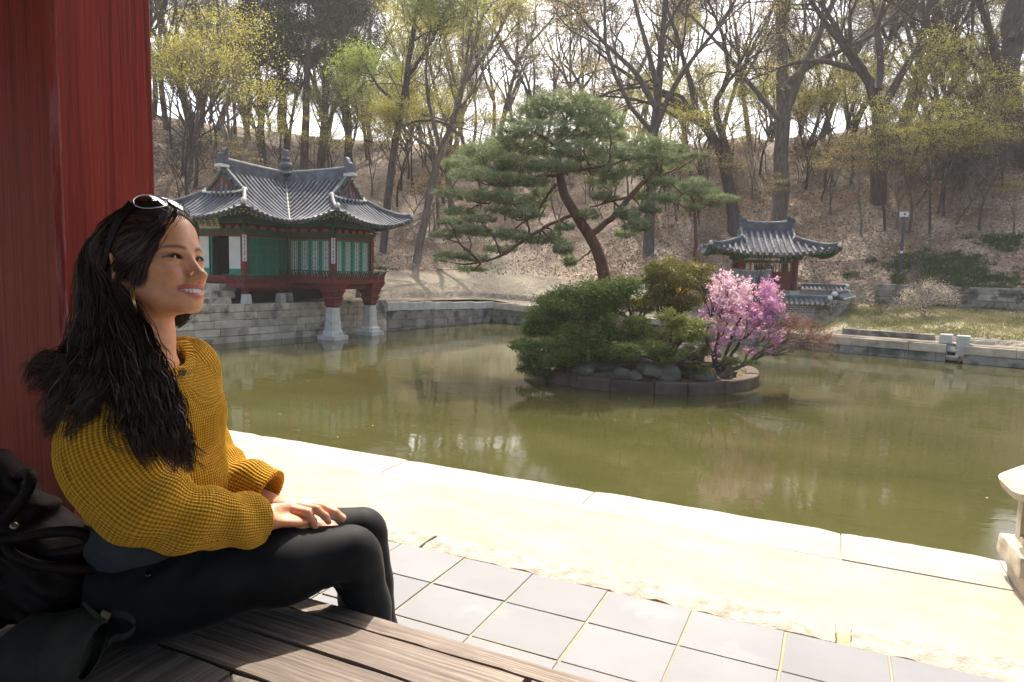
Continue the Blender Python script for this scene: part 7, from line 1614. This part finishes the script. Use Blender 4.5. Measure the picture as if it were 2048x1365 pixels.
def frontlock(pts, n, sp, w=.0010):
    q = [V(p[0], p[1], (hit(p[0], p[1]) or 1.3)-p[2]) for p in pts]; P, _ = smooth_line(q, np.ones(len(q)), 20)
    for i in range(n):
        o = rng.normal(size=3)*sp; o -= CF*(o@CF)*.6; Q = P+o*np.interp(np.linspace(0, 1, 20), [0, .2, .8, 1], [.8, 1, 1, .6])[:, None]+np.cumsum(rng.normal(size=(20, 3))*.0004, axis=0); d_ = np.cross(np.gradient(Q, axis=0), CF+rng.normal(size=3)*.3); d_ /= np.linalg.norm(d_, axis=1, keepdims=True); W_ = w*np.interp(np.linspace(0, 1, 20), [0, .1, .8, 1], [.4, 1, 1, .3])[:, None]; ST.add(np.stack([Q-d_*W_, Q+d_*W_], 1).reshape(-1, 3), q=grid_faces(20, 2), c=(rng.uniform(.2, .7),)*3)
# loose wisps round ear, temple and neck
def wisp(pts, n=10, sp=.002, w=.0008):
    P, _ = smooth_line([hv(*p) if len(p) < 4 else p for p in pts], np.ones(len(pts)), 20)
    for i in range(n):
        Q = P+rng.normal(size=3)*sp+np.cumsum(rng.normal(size=(20, 3))*.0004, axis=0); d_ = np.cross(np.gradient(Q, axis=0), rng.normal(size=3)); d_ /= np.linalg.norm(d_, axis=1, keepdims=True); W_ = w*np.linspace(1, .3, 20)[:, None]; ST.add(np.stack([Q-d_*W_, Q+d_*W_], 1).reshape(-1, 3), q=grid_faces(20, 2), c=(.5, .5, .5))
for pts, n_, sp in (([(300, 470, None, .003), (285, 505, None, .004), (278, 540, None, .005), (268, 575, None, .006), (262, 600, None, .008)], 26, .004), ([(292, 480, None, .003), (262, 510, None, .006), (248, 535, None, .010), (232, 555, None, .010)], 20, .004), ([(308, 470, None, .003), (298, 510, None, .003), (292, 545, None, .003), (284, 572, None, .004)], 12, .003),
    ([(262, 600, 1.3), (300, 665, 1.27), (318, 700, 1.25), (330, 730, 1.24)], 12, .004), ([(280, 640, 1.3), (312, 680, 1.27), (322, 720, 1.25)], 6, .004), ([(340, 840, 1.2), (380, 880, 1.2), (390, 930, 1.2), (372, 950, 1.2)], 8, .003), ([(230, 800, 1.2), (215, 850, 1.19), (222, 890, 1.19), (245, 905, 1.19)], 8, .003), ([(270, 820, 1.2), (258, 870, 1.19), (270, 915, 1.19), (300, 930, 1.19)], 9, .003),
    ([(365, 415, None, .004), (372, 425, None, .003), (366, 440, None, .003)], 10, .006), ([(340, 425, None, .003), (330, 445, None, .003), (318, 470, None, .003)], 16, .007), ([(355, 420, None, .003), (343, 440, None, .003), (326, 462, None, .003), (312, 490, None, .003)], 16, .006)):
    q = [V(p[0], p[1], (hit(p[0], p[1]) or 1.3)-p[3]) if len(p) == 4 else hv(*p) for p in pts]; P, _ = smooth_line(q, np.ones(len(q)), 20)
    for i in range(n_):
        Q = P+rng.normal(size=3)*sp+np.cumsum(rng.normal(size=(20, 3))*.0004, axis=0); d_ = np.cross(np.gradient(Q, axis=0), rng.normal(size=3)); d_ /= np.linalg.norm(d_, axis=1, keepdims=True); W_ = .0009*np.linspace(1, .3, 20)[:, None]; ST.add(np.stack([Q-d_*W_, Q+d_*W_], 1).reshape(-1, 3), q=grid_faces(20, 2), c=(.5, .5, .5))
frontlock([(322, 455, .006), (300, 482, .009), (272, 505, .012), (245, 522, .012), (228, 540, .012)], 110, .006)
frontlock([(312, 478, .005), (292, 500, .007), (268, 520, .012), (250, 540, .012), (238, 560, .012)], 80, .005)
frontlock([(310, 478, .004), (298, 505, .004), (288, 530, .005), (280, 552, .006), (276, 570, .006)], 60, .004)
frontlock([(300, 500, .004), (285, 525, .005), (272, 545, .008), (262, 565, .010)], 60, .004)
fl = [V(352, 600, 1.425), V(366, 618, 1.425), V(368, 636, 1.42), V(352, 646, 1.41)]; P, _ = smooth_line(fl, np.ones(4), 20)
for i in range(260):
    Q = P+rng.normal(size=3)*.0055+np.cumsum(rng.normal(size=(20, 3))*.0005, axis=0); d_ = np.cross(np.gradient(Q, axis=0), rng.normal(size=3)); d_ /= np.linalg.norm(d_, axis=1, keepdims=True); W_ = .0009*np.linspace(1, .5, 20)[:, None]; ST.add(np.stack([Q-d_*W_, Q+d_*W_], 1).reshape(-1, 3), q=grid_faces(20, 2), c=(.6, .6, .6))
hair = thing('hair_tmp', None, None); bpy.data.objects.remove(hair)
def hair_sdf(P):
    L = hl(P); y = np.abs(L[:, 1]); Q = np.stack([L[:, 0], y, L[:, 2]], 1)
    d = head_grow(Q); d = ss(d, ell(Q, (.093, 0, -.036), (.0775, .0635, .1165)), .006); d = np.maximum(d, -.030-Q[:, 2]+np.clip(Q[:, 0]+.03, 0, 1)*.9)
    for C_, R_, on in base:
        k = (on > .25); k[-3:] = False
        if k.sum() > 2: C2_, R2_ = C_[k], R_[k]; d = sm(d, chain(P, C2_, R2_, .01), .012)
    return d+.0012*np.sin(P[:, 0]*400+P[:, 2]*90)
mb = MB(); v, q = nets(hair_sdf, (-1.56, .62, 2.50), (-.98, 1.16, 3.26), .0034); mb.add(v, q=q, c=(.25, .25, .25)); hb = mb.build('hair', MH, per, smooth=True, color=True)
tag(ST.build('hair_strands', MH, hb, smooth=False, color=True, loc=None), kind='stuff')

# ---- sunglasses pushed up on the hair, earring, necklace
sg = thing('sunglasses', 'dark sunglasses with pale metal rims pushed up on the black hair', 'sunglasses', hw((.040, 0, .112)))
GC = np.array([.050, 0, .1115]); gn = np.array([.70, 0, .714]); gu = np.array([-.714, 0, .70]); gy = np.array([0, 1., 0])
def gpt(a, b, d=0): k = (a/.066)**2; return hw(GC+gy*a+gu*b+gn*(d-.020*k))
ML = bpy.data.materials.new('dark_mirror_lens'); ML.use_nodes = True; bb = ML.node_tree.nodes['Principled BSDF']; bb.inputs['Base Color'].default_value = (.012, .008, .008, 1); bb.inputs['Roughness'].default_value = .05; bb.inputs['Specular IOR Level'].default_value = 1.; bb.inputs['Coat Weight'].default_value = 1.
MR = M_plain('pale_metal_rim', (.5, .45, .5), .22, .05, metal=.9, bstr=0); MF = M_plain('dark_tortoise_frame', (.012, .006, .005), .55, .3, 30, .2, bstr=0)
for s_ in (-1, 1):
    cy = .0345*s_; ph = np.linspace(0, 2*math.pi, 37)[:-1]; shape = lambda r, k=1.: [(cy+s_*(.0295*r*math.copysign(abs(math.cos(p))**.85, math.cos(p))), .0225*r*math.copysign(abs(math.sin(p))**.85, math.sin(p))-.002*math.cos(p)) for p in ph]
    mb = MB(); mb.loft([[gpt(a, b, .006*(1-r*r)) for a, b in shape(r)] for r in (.02, .35, .7, .96)], cap=True); mb.build('lens', ML, sg, smooth=True)
    mb = MB(); P = np.array([gpt(a, b, .0006) for a, b in shape(1.0)]); P = np.concatenate([P, P[:2]]); mb.tubes(P, np.full(len(P), .0016), 6); mb.build('rim', MR, sg, smooth=True)
    P, R = smooth_line([gpt(s_*.063, .006), hw((.012, s_*.079, .078)), hw((-.018, s_*.084, .030)), hw((-.036, s_*.083, -.010)), hw((-.050, s_*.078, -.030))], np.ones(5), 14); mb = MB(); T_ = np.gradient(P, axis=0); T_ /= np.linalg.norm(T_, axis=1, keepdims=True); yy = HR@np.array([0, 1., 0]); hh = np.interp(np.linspace(0, 1, 14), [0, .25, .7, 1], [.010, .009, .005, .004])
    rr = []
    for p, t, h_ in zip(P, T_, hh): u_3 = np.cross(yy, t); u_3 /= np.linalg.norm(u_3); rr.append([p-u_3*h_-yy*.0012, p+u_3*h_-yy*.0012, p+u_3*h_+yy*.0012, p-u_3*h_+yy*.0012])
    mb.loft(rr); mb.build('temple_arm', MF, sg)
mb = MB(); mb.tubes(np.array([gpt(a, .008+.002*math.cos(a*200), .002) for a in np.linspace(-.008, .008, 7)]), np.full(7, .0018), 6); mb.build('bridge', MR, sg, smooth=True)
MG = M_plain('old_gold', (.55, .40, .16), .3, .1, metal=1., bstr=0)
e0 = V(262, 578, (hit(262, 578) or 1.29)-.012); mb = MB()
for dx in (0, .0022): mb.tubes(np.array([e0+CR*dx, V(264, 592, 1.262)+CR*dx, V(268, 606, 1.262)+CR*dx*.5, V(273, 624, 1.262)]), np.array([.0011, .0020, .0019, .0010]), 6)
mb.build('earring', MG, per, smooth=True)
nkp = [V(x, y, (hit(x, y) or 1.4)-.004) for x, y in ((350, 690), (360, 706), (366, 722), (367, 738), (360, 752), (350, 760), (338, 762), (328, 752))]; P, R = smooth_line(nkp, np.ones(8), 46); mb = MB()
for i in range(46): mb.box(P[i], (.0024, .0024, .0024), rz=i)
MP = M_plain('dull_silver', (.30, .27, .20), .4, .2, metal=.9, bstr=0); mb.build('necklace_chain', MP, per)
for x, y in ((366, 745), (349, 768)):
    c = V(x, y, (hit(x, y) or 1.4)-.005); mb = MB(); r1, r2 = CR*.0085, -CU*.012; mb.loft([[c+r1*math.cos(a)*k+r2*max(0, math.sin(a))*k-r2*.4+CF*dz for a in np.linspace(0, 2*math.pi, 19)[:-1]] for k, dz in ((.9, -.002), (1, -.0012), (1, .0005))]); mb.build('pendant', MP, per)

# ================================================================ bag and cap on the floor at the left
bc = V(45, 1120, 1.30); bag = thing('handbag', 'crumpled dark brown leather handbag with rolled handles leaning against the red pillar', 'bag', (bc[0], bc[1], 2.38))
BC = [(V(62, 1150, 1.31), (.135, .085, .085)), (V(20, 1080, 1.33), (.11, .07, .12)), (V(-8, 990, 1.36), (.075, .055, .085)), (V(110, 1095, 1.36), (.07, .05, .085)), (V(-60, 1120, 1.3), (.13, .09, .14))]
def bag_sdf(P):
    d = None
    for c, r in BC: e = ell(P, c, r, TR); d = e if d is None else sm(d, e, .03)
    q = (P-bc)@np.stack([CR, CU, CF], 1); d = d+.0045*np.sin((q[:, 0]*.8+q[:, 1]*1.1)*115)+.003*np.sin(q[:, 0]*70-q[:, 1]*55+2)+.002*np.sin(q[:, 1]*160+q[:, 0]*40)
    return np.maximum(d, 2.382-P[:, 2])
mb = MB(); v, q = nets(bag_sdf, bc-[.30, .26, .24], bc+[.24, .24, .26], .005); mb.add(v, q=q)
MBG = M_plain('dark_brown_leather', (.010, .005, .004), .68, .45, 14, .2, 60, .6, .004, ((.024, .010, .008), 6, .6)); mb.build('bag_body', MBG, bag, smooth=True)
for pts, w in (([(-30, 1085, 1.25), (30, 1078, 1.235), (90, 1066, 1.23), (150, 1062, 1.235), (180, 1075, 1.25), (180, 1092, 1.26), (150, 1102, 1.26), (105, 1108, 1.25), (85, 1112, 1.26)], .0095), ([(5, 1085, 1.24), (25, 1110, 1.225), (70, 1130, 1.22), (130, 1138, 1.225), (196, 1140, 1.26)], .0095), ([(-10, 1055, 1.26), (25, 1025, 1.255), (55, 985, 1.26), (64, 955, 1.27), (55, 945, 1.29), (40, 950, 1.31), (20, 985, 1.32)], .0105)):
    P, R = smooth_line([V(*p) for p in pts], np.full(len(pts), w), 34); mb = MB(); mb.tubes(P, R, 10); mb.build('handle', MBG, bag, smooth=True)
t_ = hit(28, 1053, bag_sdf, .9, 1.6) or 1.25; mb = MB(); mb.lathe([(0, .003), (.005, .0025), (.0075, 0), (.0075, -.002)], (0, 0, 0), 14); nn = -ray(28, 1053); nn /= np.linalg.norm(nn); a1 = np.cross(nn, [0, 0, 1]); a1 /= np.linalg.norm(a1); mb.v[0] = mb.v[0]@np.stack([a1, np.cross(nn, a1), nn])+V(28, 1053, t_); mb.build('rivet', MP, bag, smooth=True)

cc_ = V(105, 1292, 1.17); cap = thing('baseball_cap', 'faded grey-green baseball cap with an open back strap lying on the floorboards', 'cap', (cc_[0], cc_[1], 2.38))
CX = V(225, 1262, 1.17)-V(20, 1305, 1.15); CX[2] *= .3; CX /= np.linalg.norm(CX); CY = np.cross([0, 0, 1.], CX); CY /= np.linalg.norm(CY); CZ_ = np.cross(CX, CY); CRm = np.stack([CX, CY, CZ_], 1); c0 = np.array([cc_[0], cc_[1], 2.381+.052])
def cap_sdf(P):
    q = (P-c0)@CRm; d = ell(P, c0, (.098, .082, .062), CRm); a = np.arctan2(q[:, 1], q[:, 2]); 
    seam = np.exp(-((q[:, 0]-.012)/.0022)**2)*.0016+np.exp(-(np.abs(np.sin((np.arctan2(q[:, 2], q[:, 0]))*1.5))/.05)**2)*0
    d = d+seam+.002*np.sin(q[:, 0]*60+q[:, 1]*45)+.0015*np.sin(q[:, 0]*110-q[:, 2]*80)
    cut = q[:, 0]-.066-.25*q[:, 2]; inner = ell(P, c0, (.0955, .0795, .0595), CRm); d = np.maximum(d, cut); d = np.maximum(d, -np.maximum(inner+.004, .035-q[:, 0])); return np.maximum(d, 2.3815-P[:, 2])
mb = MB(); v, q = nets(cap_sdf, c0-[.13, .13, .07], c0+[.13, .13, .09], .0022); mb.add(v, q=q)
MC = M_plain('faded_grey_green_cotton', (.036, .038, .031), .92, .25, 10, .1, 300, .35, .0012, ((.035, .036, .03), 7, .55)); mb.build('crown', MC, cap, smooth=True)
P, R = smooth_line([V(198, 1238, 1.14), V(222, 1228, 1.13), V(252, 1230, 1.13), (V(272, 1245, 1.13)), V(268, 1262, 1.13), V(248, 1276, 1.13), V(228, 1276, 1.135), V(215, 1290, 1.14)], np.ones(8), 30); mb = MB(); rr = []
for p in P: rr.append([p-CU*.0055-CF*.0008, p+CU*.0055-CF*.0008, p+CU*.0055+CF*.0008, p-CU*.0055+CF*.0008])
mb.loft(rr); mb.build('back_strap', MC, cap, smooth=True)
mb = MB(); mb.bar(V(203, 1226, 1.125), V(220, 1234, 1.125), .004, .010); mb.build('buckle', MP, cap)
P, R = smooth_line([V(200, 1236, 1.125), V(182, 1222, 1.125), V(166, 1206, 1.13)], [.003, .003, .002], 10); mb = MB(); mb.tubes(P, R, 6, sx=1.8); mb.build('strap_end', MC, cap, smooth=True)
mb = MB(); ab = c0-CX*.075-[0, 0, .030]; rr = []
for i, t in enumerate(np.linspace(0, 1, 10)): 
    w = .070*math.sqrt(max(.02, 1-t*t)); x = ab-CX*.075*t; rr.append([x-CY*w+[0, 0, .0], x-CY*w*.5+[0, 0, .008], x+[0, 0, .011], x+CY*w*.5+[0, 0, .008], x+CY*w, x+CY*w*.5+[0, 0, .0045], x+[0, 0, .0075], x-CY*w*.5+[0, 0, .0045]])
mb.loft(rr); mb.build('brim', MC, cap, smooth=True)
for x, y in ((83, 1300), (178, 1288)):
    t_ = hit(x, y, cap_sdf, .9, 1.5)
    if t_: mb = MB(); mb.tubes(np.array([V(x, y, t_-.0005), V(x, y, t_+.0008)]), np.array([.0035, .0035]), 12); mb.build('eyelet', MAT['ink'], cap)

add_haze()
